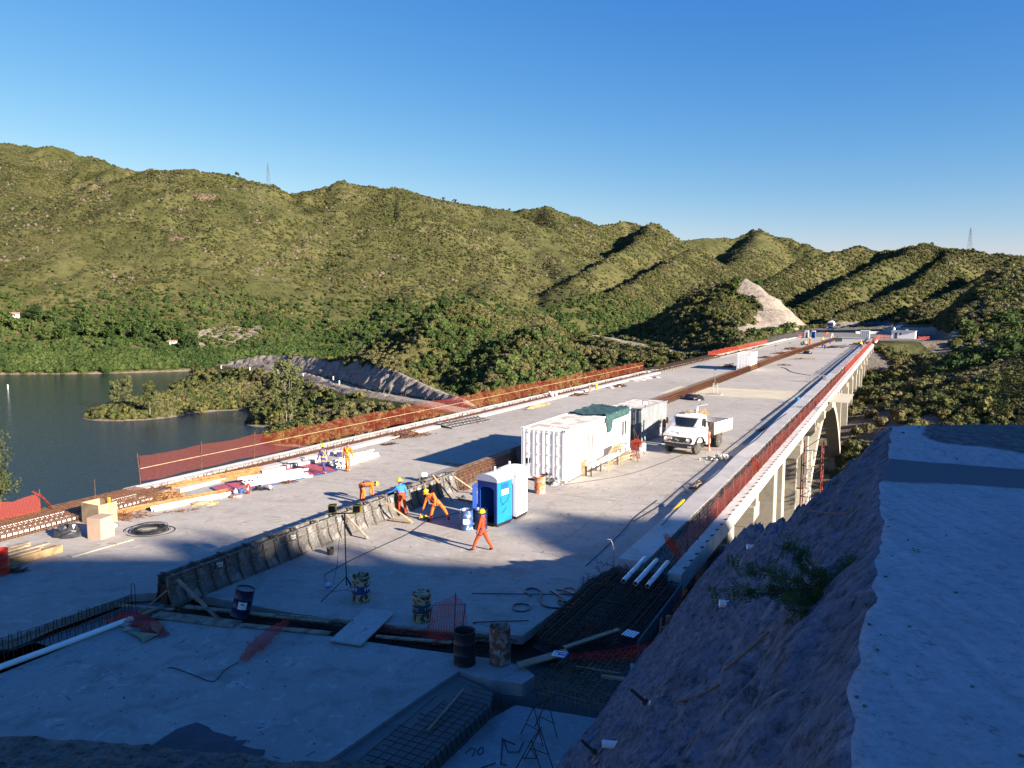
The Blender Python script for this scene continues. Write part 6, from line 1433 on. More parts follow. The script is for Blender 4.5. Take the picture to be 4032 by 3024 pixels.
# red faced panels
q_ = [P('N2', 410, 535, .05), P('N2', 590, 625, .05), P('N2', 1985, 322, .05), P('N2', 1700, 195, .05)]; c = sum(q_, Vector())/4
rp = thing('red_panels', c, 0, 'long red-faced formwork panels with blue edges under the white pipes', 'panels'); mb = MB(); mb.prism([(p.x-c.x, p.y-c.y) for p in q_], -.06, .0); mb.obj('panel', M['plyred'], rp)
for i in range(4): a, b = q_[i]-c, q_[(i+1) % 4]-c; mb = MB(); mb.beam(Vector((a.x, a.y, -.02)), Vector((b.x, b.y, -.02)), .07, .075); mb.obj('edge_frame', M['bluepaint'], rp)
for f in (.12, .8): a = (q_[0]-c).lerp(q_[3]-c, f); b = (q_[1]-c).lerp(q_[2]-c, f); mb = MB(); mb.beam(a+Vector((0, 0, .01)), b+Vector((0, 0, .01)), .05, .02); mb.obj('edge_frame', M['bluepaint'], rp)
def bars(name, a, b, n, spread, r, mat, label, seed=0, hgt=.12, fan=.0):
    rn = random.Random(seed); a = Vector(a); b = Vector(b); d = (b-a).normalized(); x = d.cross(Vector((0, 0, 1))).normalized(); L = (b-a).length; mb = MB()
    for i in range(n):
        o = rn.uniform(-1, 1)*spread; z = rn.random()*hgt*(1-abs(o/spread)*.6)+r; s0 = rn.uniform(-.3, .3); s1 = L+rn.uniform(-.5, .2); o2 = o+rn.uniform(-1, 1)*fan
        mb.bar(x*o+d*s0+Vector((0, 0, z)), x*o2+d*s1+Vector((0, 0, z+rn.uniform(-.02, .02))), r, 4)
    return mb.obj(name, M[mat], None, loc=a, label=label, cat='rebar', kind=None)
M['goldbar'] = simple('orange_brown_bars', (.33, .18, .07), .85, .1, .3, 5, (.22, .10, .04), 3)
bars('bar_bundle', P('N2', -60, 560), P('N2', 1020, 350), 120, .42, .016, 'goldbar', 'long bundle of orange-brown bars lying along the left walkway', 1, .35, .15)
bars('bar_bundle', P('N1', 1500, 760), P('N2', 600, 610), 60, .3, .018, 'goldbar', 'brown bars lying behind the nearest white pipes', 2, .2, .2)
def tangle(name, loc, r, n, mat, label, seed, L=.7, br=.014, h=.3, rz=0):
    rn = random.Random(seed); mb = MB()
    for i in range(n):
        c = Vector((rn.gauss(0, r[0]*.45), rn.gauss(0, r[1]*.45), 0)); c.z = h*max(0, 1-math.hypot(c.x/r[0], c.y/r[1]))*rn.random()+br; a = rn.gauss(0, .7)+rn.choice((0, 0, 1.5)); d = Vector((math.cos(a), math.sin(a), rn.uniform(-.15, .25)))*L*rn.uniform(.3, .8)
        p0 = c-d/2; p1 = c+d/2; p0.z = max(br, p0.z); p1.z = max(br, p1.z); mb.bar(p0, p1, br, 3)
        if rn.random() < .3: mb.bar(p1, p1+Vector((rn.uniform(-.2, .2), rn.uniform(-.2, .2), rn.uniform(0, .1))), br, 3)
    return mb.obj(name, M[mat], None, loc=loc, rz=rz, label=label, cat='scrap')
tangle('bar_heap', P('N1', 2100, 570), (.9, .5), 120, 'goldbar', 'heap of orange-brown bar ends at the near end of the long bundle', 1, .9, .018, .55, .6)
tangle('bar_heap', P('N1', 1480, 830), (1.3, .6), 130, 'rebar2', 'scattered brown bars beside the plywood box', 2, 1.0, .014, .25, .5)
tangle('bar_heap', P('N1', 1650, 640), (1.6, .6), 120, 'rebar2', 'tied brown bars lying on the bar mat by the box', 12, 1.0, .014, .2, .5)
tangle('steel_scrap', P('N2', 1375, 480), (.6, .22), 60, 'rust', 'small heap of rusty clamps in front of the pipe pile', 3, .25, .02, .18, .4)
tangle('steel_scrap', P('Z5', 930, 130), (1.9, .55), 170, 'rust', 'long heap of rusty clamps and bars at the left kerb', 4, .7, .03, .5, .62)
tangle('steel_scrap', P('Z5', 800, 185), (.8, .3), 40, 'rebar', 'loops of dark bars just before the rusty clamp heap', 5, .6, .02, .1, .5)
tangle('steel_scrap', P('N2', 60, 830), (1.0, .25), 60, 'rebar2', 'row of small bar offcuts below the nearest pipe pile', 6, .2, .012, .06, .5)
tangle('steel_scrap', P('N1', 190, 1490), (.5, .3), 30, 'rust', 'bent bar ends lying beside the red drum', 7, .5, .014, .15)
tangle('steel_scrap', P('A4', 330, 770), (1.6, .9), 40, 'wood3', 'scattered planks on the right deck near the median, closest heap', 8, 1.5, .03, .3)
tangle('steel_scrap', P('A4', 580, 680), (2.0, 1.1), 50, 'wood3', 'scattered planks on the right deck near the median, middle heap', 9, 2.0, .04, .3)
tangle('steel_scrap', P('A4', 330, 600), (3.5, 2), 40, 'rust', 'rusty bars lying left of the median far away', 10, 3.5, .06, .4)
tangle('steel_scrap', P('A4', 480, 540), (3, 2), 60, 'rust', 'rusty heap with a red patch left of the median far away', 11, 3.0, .08, .6)
tangle('steel_scrap', P('A4', 1040, 515), (3.2, 1), 30, 'rebar', 'dark scattered bars near the far right deck', 13, 3.0, .07, .3)
tangle('steel_scrap', P('Z3', 420, 975), (2.2, 1.2), 50, 'rust', 'rusty scrap lying in front of the lone white container', 14, 1.5, .05, .7)
tangle('steel_scrap', P('Z3', 620, 920), (1.8, 1.0), 40, 'rust', 'rusty scrap lying right behind the lone white container', 15, 1.5, .05, .5)
tangle('steel_scrap', P('A4', 1500, 470), (5, 2), 90, 'rebar', 'dark bar racks at the far right walkway', 16, 3.0, .08, 1.0)
tangle('timber_scrap', P('Y1', 1570, 965), (1.3, .35), 40, 'wood', 'timber scrap leaning on the walkway in front of the truck', 17, .8, .03, .35, 1.1)
tangle('timber_scrap', P('Y1', 2060, 545), (1.2, .35), 34, 'rebar', 'dark scrap along the walkway right of the truck bed', 18, .8, .04, .3, 1.1)
tangle('timber_scrap', P('Y2', 730, 283), (1.0, .3), 14, 'rust', 'small brown scrap by the walkway past the truck', 19, .6, .04, .2, 1.1)
tangle('bar_tangle', P('Z5', 1335, 510), (.7, .35), 60, 'rust', 'rusty bar offcuts at the end of the formwork row', 20, .4, .016, .25, .5)
for k, (f, x, y, l) in enumerate((('Y1', 1000, 225, 'rusty lump on the left kerb before the yellow stub'), ('Y1', 690, 290, 'brown rusty heap on the left deck by the white kerb'))): tangle('steel_scrap', P(f, x, y), (1.2, .6), 50, 'rust', l, 30+k, .9, .04, .35, .6)
# cage between formwork and container, second short formwork piece
fw2 = thing('barrier_formwork', B(41.9, -21.35, 0), ROTB, 'short dark formwork piece in the shade behind the white container end', 'formwork')
for side in (1, -1):
    for k in range(2):
        o = bpy.data.objects.new('panel', pmesh); COL.objects.link(o); o.parent = fw2; o.location = (0, k*PW, 0); o.scale = (side, 1, 1)
mb = MB(); rn = random.Random(4)
for i in range(56):
    s = .05+i*.125
    mb.bar((.24, s, 0), (.06, s, .92), .011, 3); mb.bar((-.24, s, 0), (-.06, s, .92), .011, 3); mb.bar((.06, s, .92), (-.06, s, .92), .011, 3)
for z in (.12, .3, .45, .6, .75, .9):
    for sg in (-1, 1): mb.bar((sg*(.24-.18*z), 0, z), (sg*(.24-.18*z), 7.0, z), .011, 3)
mb.obj('stirrup_cage', M['rebar2'], None, loc=B(34.9, -21.2, 0), rz=ROTB, label='rusty stirrup cage standing between the formwork row and the white container', cat='rebar')
# extinguisher, buckets, tools
ex = thing('fire_extinguisher', P('N2', 877, 615), 0, 'red fire extinguisher standing by the pipe pile', 'extinguisher'); mb = MB(); mb.lathe([(.085, 0), (.09, .03), (.09, .42), (.05, .5), (.03, .52)], 14); mb.obj('cylinder', M['redpaint'], ex, smooth=True); mb = MB(); mb.box((0, 0, .56), (.05, .16, .05)); mb.tube([(0, .06, .54), (.1, .03, .45), (.11, 0, .2)], .012, 5); mb.obj('valve', M['black'], ex); dlabel(ex, FA, .28, .1, .12, r=.088)
def bucket(loc, mat, label, r=.14, h=.3, tip=None):
    t = thing('bucket', loc, 0, label, 'bucket'); mb = MB(); mb.lathe([(r*.8, 0), (r*.82, .01), (r, h), (r*1.06, h), (r*.95, h-.01), (r*.8, .06)], 14); mb.obj('shell', M[mat], t, smooth=True); mb = MB(); mb.tube([(r*math.cos(a), 0, h+.5*r*math.sin(a)) for a in [math.pi*k/8 for k in range(9)]], .006, 4); mb.obj('handle', M['galv'], t)
    if tip: t.rotation_euler = tip
    return t
bucket(P('N2', 782, 620), 'drumblue', 'blue and white paint bucket beside the fire extinguisher'); bucket(P('N2', 1150, 555), 'roofgrey', 'small white bucket behind the fire extinguisher', .1, .18); bucket(P('N2', 1000, 560), 'black', 'black bucket among tools in front of the pipe pile', .16, .22)
bucket(P('N2', 1900, 1370), 'black', 'black bucket standing at the foot of the formwork in the shade', .15, .28)
mb = MB(); mb.lathe([(.3, 0), (.32, .05), (.3, .12), (.22, .13)], 16); mb.obj('basin', M['drumrust'], None, loc=P('N2', 722, 655, 0), label='shallow rusty basin in front of the clear jug', cat='basin')
tangle('tool_heap', P('N2', 1060, 570), (.8, .2), 30, 'black', 'dark tools and cables lying in front of the pipe pile', 21, .3, .02, .15, .4)
crumple('plywood_scrap', P('N2', 330, 745), (.75, .3), 'wood2', 'torn brown plywood lying on the nearest white pipes', 8, .16, 'board')
lean('plank', P('N2', 170, 715, .1), P('N2', 300, 740, .05), .2, .03, M['wood2'], 'pale splintered board beside the torn plywood')
# concrete blocks / foam boards on the left walkway
for k, (x0, y0, x1, y1, l) in enumerate(((1025, 345, 1315, 290, 'pale slab on the walkway behind the long bar bundle'), (1330, 275, 1560, 230, 'pale slab with a blue shaded side on the walkway'), (1560, 180, 1745, 150, 'pale slab leaning behind the worker in navy'), (1570, 225, 1760, 195, 'pale slab lying left of the worker in navy'))): lean('foam_slab', P('N2', x0, y0, .12), P('N2', x1, y1, .12), .5, .22, M['curb'], l, 'slab', 'pale slabs lying on the left walkway')
tr_ = [P('N2', 1925, 195, .0), P('N2', 2010, 150, .0), P('N2', 1935, 90, .0)]
mb = MB(); o0 = P('N2', 1960, 150)
for a, b in (((1920, 195, 0), (1965, 18, .95)), ((2015, 150, 0), (2035, 10, .95)), ((1900, 150, 0), (1965, 18, .95)), ((2060, 110, 0), (2035, 10, .95))): mb.bar(P('N2', *a)-o0, P('N2', *b)-o0, .014, 4)
mb.bar(P('N2', 1965, 18, .95)-o0, P('N2', 2035, 10, .95)-o0, .014, 4); mb.obj('bar_trestle', M['galv'], None, loc=o0, label='thin grey bar trestle between the two walking workers', cat='trestle')
cb = thing('pump_box', P('N2', 2010, 150), .3, 'small blue and pink box between the two walking workers', 'box'); mb = MB(); mb.box((0, 0, .15), (.35, .3, .3)); mb.obj('body', M['navy'], cb, bevel=.02); mb = MB(); mb.box((.12, .12, .25), (.3, .25, .4)); mb.obj('carton', M['ply'], cb)
# rack of formwork lying at the left kerb
rk_ = thing('formwork_rack', B(52.6, -33.9, 0), ROTB+R(-8), 'row of grey formwork panels lying flat against the left kerb', 'formwork')
for k in range(12): mb = MB(); mb.beam((1.7, k*.48, .06), (0, k*.48+.1, .30), .08, .05); mb.obj('rib', M['galv'], rk_)
for x, z in ((0, .3), (.6, .22), (1.15, .14), (1.7, .07)): mb = MB(); mb.beam((x, 0, z), (x, 5.5, z), .07, .05); mb.obj('rail', M['galv'], rk_)
mb = MB(); mb.add([(.0, 0, .26), (1.7, 0, .03), (1.7, 5.5, .03), (0, 5.5, .26)], [(0, 1, 2, 3)]); mb.obj('skin', M['formdk'], rk_)
crumple('timber_bundle', P('Y1', 400, 370), (2.6, .35), 'wood', 'pale brown bundle lying on the left kerb far along', 9, .22, 'timber').rotation_euler.z = ROTB+R(88)
mb = MB(); mb.lathe([(.16, 0), (.16, .6)], 12); mb.obj('yellow_stub', M['yellow'], None, loc=P('Y1', 827, 245), label='short yellow tube standing on the left walkway', cat='tube')
mb = MB(); mb.box((0, 0, .35), (.3, .5, .7)); mb.obj('brown_block', M['wood3'], None, loc=P('Y1', 780, 268), label='upright brown block beside the short yellow tube', cat='block')
for k, (x, y) in enumerate(((487, 300), (505, 303), (535, 300))): mb = MB(); mb.lathe([(.14, 0), (.14, .6)], 10); mb.obj('white_stub', M['pvc'], None, loc=P('Y1', x, y), label=('left', 'middle', 'right')[k]+' one of the three short white tubes standing on the left walkway', cat='tube', group='white tubes on the left walkway')
for k, (x, y) in enumerate(((1100, 185), (1150, 178), (1200, 168), (1265, 160), (930, 235), (980, 225))): crumple('white_offcut', P('Y1', x, y), (.7, .4), 'curb', ('white board offcut on the left kerb, number %d from the near end' % 1).replace('number 1 from the near end', ('nearest the fence end', 'second from the fence end', 'beside a dark bar', 'last before the tied bars', 'lying close to the yellow tube', 'just beyond the yellow tube')[k]), 40+k, .16, 'board')
# generator on the left deck behind the formwork, concrete breaker
ge = thing('pump_engine', P('A4', 0, 0)*0+P('Z5', 1052, 452), .2, 'small white engine pump standing behind the formwork on the left deck', 'pump'); mb = MB(); mb.box((0, 0, .38), (.34, .28, .22)); mb.obj('tank', M['white'], ge, bevel=.03); mb = MB(); mb.box((0, 0, .18), (.4, .3, .2)); mb.obj('engine', M['black'], ge, bevel=.03); mb = MB()
for x in (-.28, .28):
    for y in (-.18, .18): mb.bar((x, y, 0), (x, y, .48), .016, 5)
    mb.bar((x, -.18, .48), (x, .18, .48), .016, 5)
mb.obj('frame', M['galv'], ge)
gr = thing('angle_grinder', P('Z5', 1035, 728), .4, 'small grinder tool on the deck under the bending worker', 'tool'); mb = MB(); mb.box((.08, 0, .12), (.28, .12, .12)); mb.obj('motor', M['yellow'], gr, bevel=.02); mb = MB(); mb.bar((-.12, 0, 0), (-.06, 0, .28), .022, 5); mb.obj('handle', M['wood'], gr); mb = MB(); mb.lathe([(.1, .03), (.1, .045)], 12, c=(.2, 0, 0)); mb.bar((.14, 0, .05), (.22, 0, .3), .015, 4); mb.obj('disc', M['black'], gr)
crumple('blue_rag', P('Z5', 1220, 392), (.18, .1), 'bluet', 'small blue rag lying behind the formwork on the left deck', 11, .08, 'rag')
crumple('gloves', P('Z5', 1415, 548), (.2, .1), 'ply', 'pinkish pair of gloves lying left of the blue toilet', 12, .08, 'gloves')
crumple('green_rag', P('Z5', 1335, 575), (.16, .12), 'greentarp', 'small green rag on the short timber left of the toilet', 13, .14, 'rag')
# litter on the deck
rn = random.Random(99); 
mb = MB()
for i in range(800):
    s = rn.uniform(19.8, 60) if i % 3 else rn.uniform(10, 17); t = rn.uniform(-20.7, -9.8) if i % 3 else rn.uniform(-20.5, -11)
    if i % 7 == 0: s = rn.uniform(19.5, 60); t = rn.uniform(-33, -22.5)
    if i % 5 == 0: s = rn.uniform(20, 38); t = -20.3+abs(rn.gauss(0, .8))
    r = rn.uniform(.006, .018)*(1.6 if rn.random() < .1 else 1); p = B(s, t, .002)
    if rn.random() < .12: a = rn.uniform(0, 3.1); d = Vector((math.cos(a), math.sin(a), 0))*rn.uniform(.08, .3); mb.bar(p+Vector((0, 0, .008)), p+d+Vector((0, 0, .008)), .008, 3)
    else: mb.box(p+Vector((0, 0, r*.5)), (r*2, r*rn.uniform(1, 2.4), r*1.2), rz=rn.uniform(0, 3))
mb.obj('deck_crumbs', M['rebar2'] if False else M['conc_dark'], None, kind='stuff')
# rubble pile
mb = MB()
for i in range(170):
    a = rn.uniform(0, 6.28); q = abs(rn.gauss(0, .38)); h_ = max(0, .38-q*.5)*rn.random(); r = rn.uniform(.03, .08); mb.box((q*math.cos(a)*1.5, q*math.sin(a), h_+r*.5), (r*2, r*1.6, r*1.3), M=Euler((rn.random()*3, rn.random()*3, rn.random()*3)).to_matrix())
mb.obj('rubble_pile', M['stone'], None, loc=P('Y1', 1735, 755), label='pile of grey rubble on the deck right of the truck', cat='rubble')
mb = MB(); mb.beam((0, 0, .16), P('Y1', 1462, 1068, .4)-P('Y1', 1360, 1172, .16)+Vector((0, 0, .16)), .1, .07); mb.obj('yellow_level', M['yellow'], None, loc=P('Y1', 1360, 1172, 0), label='yellow straightedge leaning on the walkway side', cat='straightedge')
mb = MB(); mb.lathe([(.22, 0), (.24, .6), (.2, .62)], 12); mb.obj('blue_barrel', M['bluet'], None, loc=P('A4', 515, 1320), label='small turquoise barrel at the foot of the far walkway', cat='barrel')
# cast base with four upright bars, and thin masts on the median
bp = thing('starter_base', P('Y1', 1688, 283), ROTB, 'square concrete base with four tall upright bars on the right deck', 'base'); bp.scale = (.62,)*3; mb = MB(); mb.box((0, 0, .08), (2.4, 1.9, .16)); mb.obj('slab', M['conc'], bp)
for x, y in ((-.35, -.35), (.35, -.35), (-.35, .35), (.35, .35)): mb = MB(); mb.bar((x, y, .1), (x, y, 2.1), .045, 5); mb.obj('bar', M['galv'], bp)
for f, x, y, h_, l in (('Y1', 1685, 215, 2.0, 'thin mast on the median behind the four-bar base'), ('A4', 192, 655, 2.4, 'thin grey mast beyond the lone white container'), ('A4', 400, 575, 2.0, 'second thin mast farther along the left deck')):
    t = thing('thin_mast', P(f, x, y), 0, l, 'mast'); mb = MB(); mb.bar((0, 0, 0), (0, 0, h_), .035+h_*.004, 5); mb.obj('pole', M['galv'], t); mb = MB(); mb.box((.05, 0, h_), (.3, .2, .15)); mb.obj('lamp_head', M['black'], t)
gt_ = thing('guard_frame', P('A4', 690, 1015), ROTB+.5, 'grey tubular rack standing on the right deck by the walkway', 'rack')
gt_.scale = (.42,)*3
for x in (0, 5.2):
    for y in (0, 2.0): mb = MB(); mb.bar((x, y, 0), (x, y, 2.2), .07, 5); mb.obj('post', M['galv'], gt_)
mb = MB()
for z in (.2, 2.15):
    for y in (0, 2.0): mb.bar((0, y, z), (5.2, y, z), .06, 4)
    for x in (0, 5.2): mb.bar((x, 0, z), (x, 2, z), .06, 4)
for k in range(6): mb.bar((.2+k*.3, 0, .2), (.2+k*.3, 0, 2.15), .03, 3); mb.bar((5.2, .3*k+.2, .2), (5.2, .3*k+.2, 2.15), .05, 3)
mb.obj('grille', M['galv'], gt_)
# benches, tables and box by the container
def bench_(a, b, w_, h_, label, top='wood2', kind='bench', leg='wood'):
    a = Vector(a); b = Vector(b); t = thing('wooden_'+kind, a, 0, label, kind); d = b-a; x = d.normalized().cross(Vector((0, 0, 1)))*w_/2; mb = MB(); mb.beam(Vector((0, 0, h_)), d+Vector((0, 0, h_)), w_, .05); mb.obj('top', M[top], t)
    for f in (.06, .94):
        for sg in (-1, 1): p = d*f+x*sg*.85; mb = MB(); mb.beam(p, p+Vector((0, 0, h_-.02)), .07, .07); mb.obj('leg', M[leg], t)
    mb = MB(); mb.beam(d*.06+Vector((0, 0, h_*.45)), d*.94+Vector((0, 0, h_*.45)), .04, .07); mb.obj('stretcher', M[leg], t); return t
pb = thing('planter_box', P('N3', 900, 1190)+Vector((0, .15, 0)), ROTB, 'tall empty wooden box standing against the white container', 'box')
for (x0, x1, y0, y1) in ((-.24, .24, -.2, -.17), (.21, .24, -.17, .35), (-.24, -.21, -.17, .35), (-.21, .21, .32, .35)): mb = MB(); mb.bx(x0, x1, y0, y1, 0, .86); mb.obj('panel', M['wood2'], pb)
bench_(B(40.9, -15.95, 0), B(42.7, -15.95, 0), .35, .62, 'low grey-topped bench next to the tall wooden box', 'plyg', 'bench', 'black'); bench_(B(42.6, -15.6, 0), B(45.0, -15.65, 0), .55, .70, 'white-topped wooden table in front of the container', 'white', 'table')
bench_(B(45.0, -15.5, 0), B(46.8, -15.1, 0), .4, .52, 'wooden bench between the overturned table and the net rack'); 
ot = thing('overturned_table', B(45.0, -16.0, .45), ROTB, 'overturned orange-brown wooden table heaped against the container wall', 'table'); mb = MB(); mb.box((0, .5, .35), (.06, 1.7, .8), M=Euler((0, .5, 0)).to_matrix()); mb.obj('top', M['wood2'], ot); 
for y, z in ((0, .3), (0, .6), (1.0, .3), (1.1, .65)): mb = MB(); mb.beam((.1, y, z), (.75, y+.1, z+.1), .07, .07); mb.obj('leg', M['goldbar'], ot)
for y in (.05, 1.05): mb = MB(); mb.beam((.55, y, .2), (.6, y+.1, .75), .07, .06); mb.obj('rail', M['goldbar'], ot)
nr_ = P('N3', 1660, 960); netsheet('net_rack_cover', [P('N3', 1590, 930, .1), P('N3', 1735, 945, .1)], [P('N3', 1640, 760, 1.1), P('N3', 1700, 790, 1.0)], 'orange net hanging on the bar rack at the container end', sag=.05, mat='netdense', seed=20)
bunch('net_bundle', [P('N3', 1640, 800, .5), P('N3', 1690, 700, 1.2), P('N3', 1740, 790, .6)], .3, 'crumpled orange net piled on top of the bar rack', 'netdense', 21)
mb = MB()
for a, b in (((1590, 940, 0), (1720, 600, 1.6)), ((1700, 995, 0), (1640, 500, 1.9)), ((1735, 940, 0), (1660, 690, 1.4)), ((1800, 880, 0), (1650, 520, 1.9))): mb.bar(P('N3', *a)-nr_, P('N3', *b)-nr_, .018, 4)
mb.obj('bar_rack', M['rebar'], None, loc=nr_, label='crossed thin bars of the rack at the container end', cat='rack')
cj = thing('white_canister', P('N3', 1770, 830), .2, 'white canister standing behind the orange net rack', 'canister'); mb = MB(); mb.box((0, 0, .28), (.4, .3, .55)); mb.obj('body', M['white'], cj, bevel=.05); mb = MB(); mb.lathe([(.05, .55), (.05, .62)], 8); mb.obj('cap', M['redpaint'], cj)
gc = thing('gas_cylinder', P('N3', 2080, 620), 0, 'dark red cylinder standing at the corner of the grey container', 'cylinder'); mb = MB(); mb.lathe([(.14, 0), (.15, .05), (.15, 1.2), (.06, 1.35)], 12); mb.obj('body', M['redsteel'], gc, smooth=True); mb = MB(); mb.lathe([(.152, .5), (.152, .75)], 12, cap=False); mb.obj('band', M['plyg'], gc)
fl_ = thing('roof_lamp', (9.2, 52.2, 3.0), 0, 'small square floodlight on the container roof edge', 'light'); mb = MB(); mb.box((0, 0, .28), (.36, .12, .34)); mb.obj('housing', M['black'], fl_, bevel=.02); mb = MB(); mb.box((0, -.065, .28), (.28, .01, .26)); mb.obj('glass', M['sticker'], fl_); mb = MB(); mb.bar((0, 0, 0), (0, 0, .14), .03, 5); mb.obj('bracket', M['black'], fl_)
# things on the shotcrete slope
def slope_hit(u, v):
    x = (u*4032/2212-2016)/FL; y = -(v*4032/2212-1512)/FL; c_, s_ = math.cos(PITCH), math.sin(PITCH); d = Vector((x, c_+y*s_, -s_+y*c_))
    tdir = d.x*CB-d.y*SB; k = (BZ-BT*1.39-EYE)/(d.z-1.39*tdir); return Vector((d.x*k, d.y*k, EYE+d.z*k))
NS = Vector((CB*-1.39, SB*1.39, 1)).normalized()
for k, (u, v, l) in enumerate(((1444, 1543, 'white weep pipe sticking out of the slope beside the rusty anchor plate'), (1335, 1623, 'white weep pipe low on the slope at the picture bottom'), (1588, 1318, 'white weep pipe high on the slope, left of the thorn bush'), (1637, 1191, 'farthest white weep pipe near the upper slope edge'))):
    p = slope_hit(u, v)+NS*.12; mb = MB(); d = (Vector((-CB, SB, 0))*.6+Vector((-.5, -.2, .05))).normalized(); mb.tube([-d*.15, d*.12], .052, 12); o = mb.obj('weep_pipe', M['pvc'], None, smooth=True, loc=p, label=l, cat='pipe', group='white weep pipes in the slope')
ap = slope_hit(1425, 1545)+NS*.14; an = thing('anchor_plate', ap, 0, 'square anchor plate with a black bolt on the grey slope', 'anchor'); qn = NS.to_track_quat('Z', 'Y').to_matrix()
mb = MB(); mb.box((0, 0, 0), (.24, .24, .03), M=qn @ Matrix.Rotation(.5, 3, 'Z')); mb.obj('plate', M['form'], an); mb = MB(); d = (NS+Vector((-.6, .2, .4))).normalized(); mb.bar((0, 0, 0), d*.3, .022, 8); mb.bar(d*.04, d*.1, .045, 6); mb.obj('bolt', M['black'], an)
ap = slope_hit(1305, 1645)+NS*.12; an = thing('anchor_plate', ap, 0, 'second anchor bolt at the very bottom of the slope', 'anchor'); mb = MB(); mb.box((0, 0, 0), (.24, .24, .03), M=qn); mb.obj('plate', M['form'], an); mb = MB(); mb.bar((0, 0, 0), d*.3, .022, 8); mb.bar(d*.04, d*.1, .045, 6); mb.obj('bolt', M['black'], an)
for pts, l in (([(1700, 1240), (1718, 1205), (1735, 1188)], 'thin dark root running up the slope above the bush'), ([(1520, 1420), (1560, 1385), (1590, 1375)], 'thin dry root lying on the slope left of the bush'), ([(1480, 1545), (1540, 1535), (1590, 1515)], 'dry twig lying right of the weep pipe'), ([(1765, 1120), (1840, 1135), (1880, 1130)], 'long thin dry root across the upper slope'), ([(1600, 1480), (1640, 1450), (1700, 1400)], 'dry root below the thorn bush')):
    hose('dry_root', [slope_hit(*q)+NS*.16 for q in pts], .009, l, 'bark', 'root', 4)
# loose stones on the bench
mb = MB(); rn = random.Random(31)
for i in range(60):
    f = rn.random(); s = rn.uniform(2.5, 7.2) if f < .8 else rn.uniform(8.5, 11); t = rn.uniform(-.1, 4.5) if rn.random() < .7 else BT+abs(rn.gauss(0, .15)); r = rn.uniform(.003, .009)*(2 if s > 8 else 1); mb.box(B(s, t, BZ+r*.4+(.18 if s > 8.6 else 0)), (r*2, r*1.6, r), rz=rn.uniform(0, 3))
mb.obj('bench_grit', M['earth'], None, kind='stuff')
# ------------------------------------------------------------------ vehicles
tk = thing('tipper_truck', (11.15, 50.55, 0), -R(39), 'old white tipper truck with rounded bonnet facing the camera', 'truck')
# local: origin between the front wheels' ground contact at the nose, -y is forward, +y to the rear
def wheel(parent, x, y, r, w_, mat, dual=False):
    sg = 1 if x > 0 else -1
    for o in ((0, -.30*sg) if dual else (0,)):
        mb = MB(); Mx = Matrix.Rotation(math.pi/2, 3, 'Y'); mb.lathe([(r*.55, -w_/2), (r*.92, -w_/2), (r, -w_*.36), (r, w_*.36), (r*.92, w_/2), (r*.55, w_/2)], 26, c=(x+o, y, r), M=Mx); q = mb.obj('wheel', M['rubber'], parent, smooth=True)
        if o == 0:
            mb = MB(); a = w_/2*sg; mb.lathe([(r*.57, a*.98), (r*.5, a*.7), (r*.3, a*.55 if not dual else -a*.2), (r*.16, a*.9), (.02, a*1.0)], 20, c=(x, y, r), M=Mx, cap=False); mb.obj('rim', mat, q, smooth=True)
            mb = MB()
            for k in range(8): t = k*math.pi/4; mb.box((x+a*.75, y+r*.26*math.cos(t), r+r*.26*math.sin(t)), (.03, .035, .035))
            mb.obj('wheel_nut', M['rust'], q)
M['rimw'] = simple('dusty_rim', (.50, .46, .40), .6, .1, .15, 4, (.30, .22, .15), 3)
M['tanw'] = simple('truck_white', (.80, .79, .77), .35, 0, .03, 1.2, (.66, .62, .55), 1.4, .64)
for x in (-.98, .98): wheel(tk, x, .75, .52, .27, M['rimw'])
for x in (-.95, .95): wheel(tk, x, 4.25, .52, .26, M['rust'], True)
def loft(secs, name, mat, parent, smooth=True, capf=True):
    mb = MB(); n = len(secs[0]); vs = [p for s in secs for p in s]; fs = [(i*n+k, i*n+(k+1) % n, (i+1)*n+(k+1) % n, (i+1)*n+k) for i in range(len(secs)-1) for k in range(n)]
    if capf: fs += [tuple(range(n))[::-1], tuple(range((len(secs)-1)*n, len(secs)*n))]
    mb.add(vs, fs); return mb.obj(name, mat, parent, smooth=smooth)
def rsec(y, hw, z0, z1, r=.18, n=5, yt=0.0):
    "rounded-rectangle section across the truck; yt shifts the top along y"
    pts = []
    for cx, cz, a0 in ((hw-r, z0+r, -90), (hw-r, z1-r, 0), (-hw+r, z1-r, 90), (-hw+r, z0+r, 180)):
        for k in range(n):
            a = R(a0+90*k/(n-1)); x = cx+r*math.cos(a); z = cz+r*math.sin(a); pts.append((x, y+yt*(z-z0)/(z1-z0), z))
    return pts
body = loft([rsec(-.10, 1.02, .78, 1.38, .22), rsec(-.02, 1.10, .74, 1.44, .2), rsec(.12, 1.13, .72, 1.50, .2, yt=.03), rsec(.55, 1.14, .72, 1.64, .18), rsec(1.0, 1.14, .72, 1.74, .14), rsec(1.55, 1.15, .72, 1.80, .12), rsec(2.15, 1.15, .72, 1.80, .12)], 'bonnet', M['tanw'], tk)
cab = loft([rsec(.95, 1.08, 1.66, 1.80, .06), rsec(1.02, 1.06, 1.66, 2.05, .12, yt=.03), rsec(1.14, 1.02, 1.66, 2.40, .2, yt=.05), rsec(1.28, 1.0, 1.66, 2.55, .2, yt=.05), rsec(1.7, 1.0, 1.66, 2.60, .2), rsec(2.15, 1.0, 1.66, 2.56, .2)], 'cab', M['tanw'], tk)
mb = MB(); n = 12; vs = []
for k in range(n+1):
    f = k/n*2-1; bow = .06*(1-f*f); vs += [(f*1.0, .96-bow+.05*f*f, 1.78), (f*.9, 1.12-bow+.07*f*f, 2.36)]
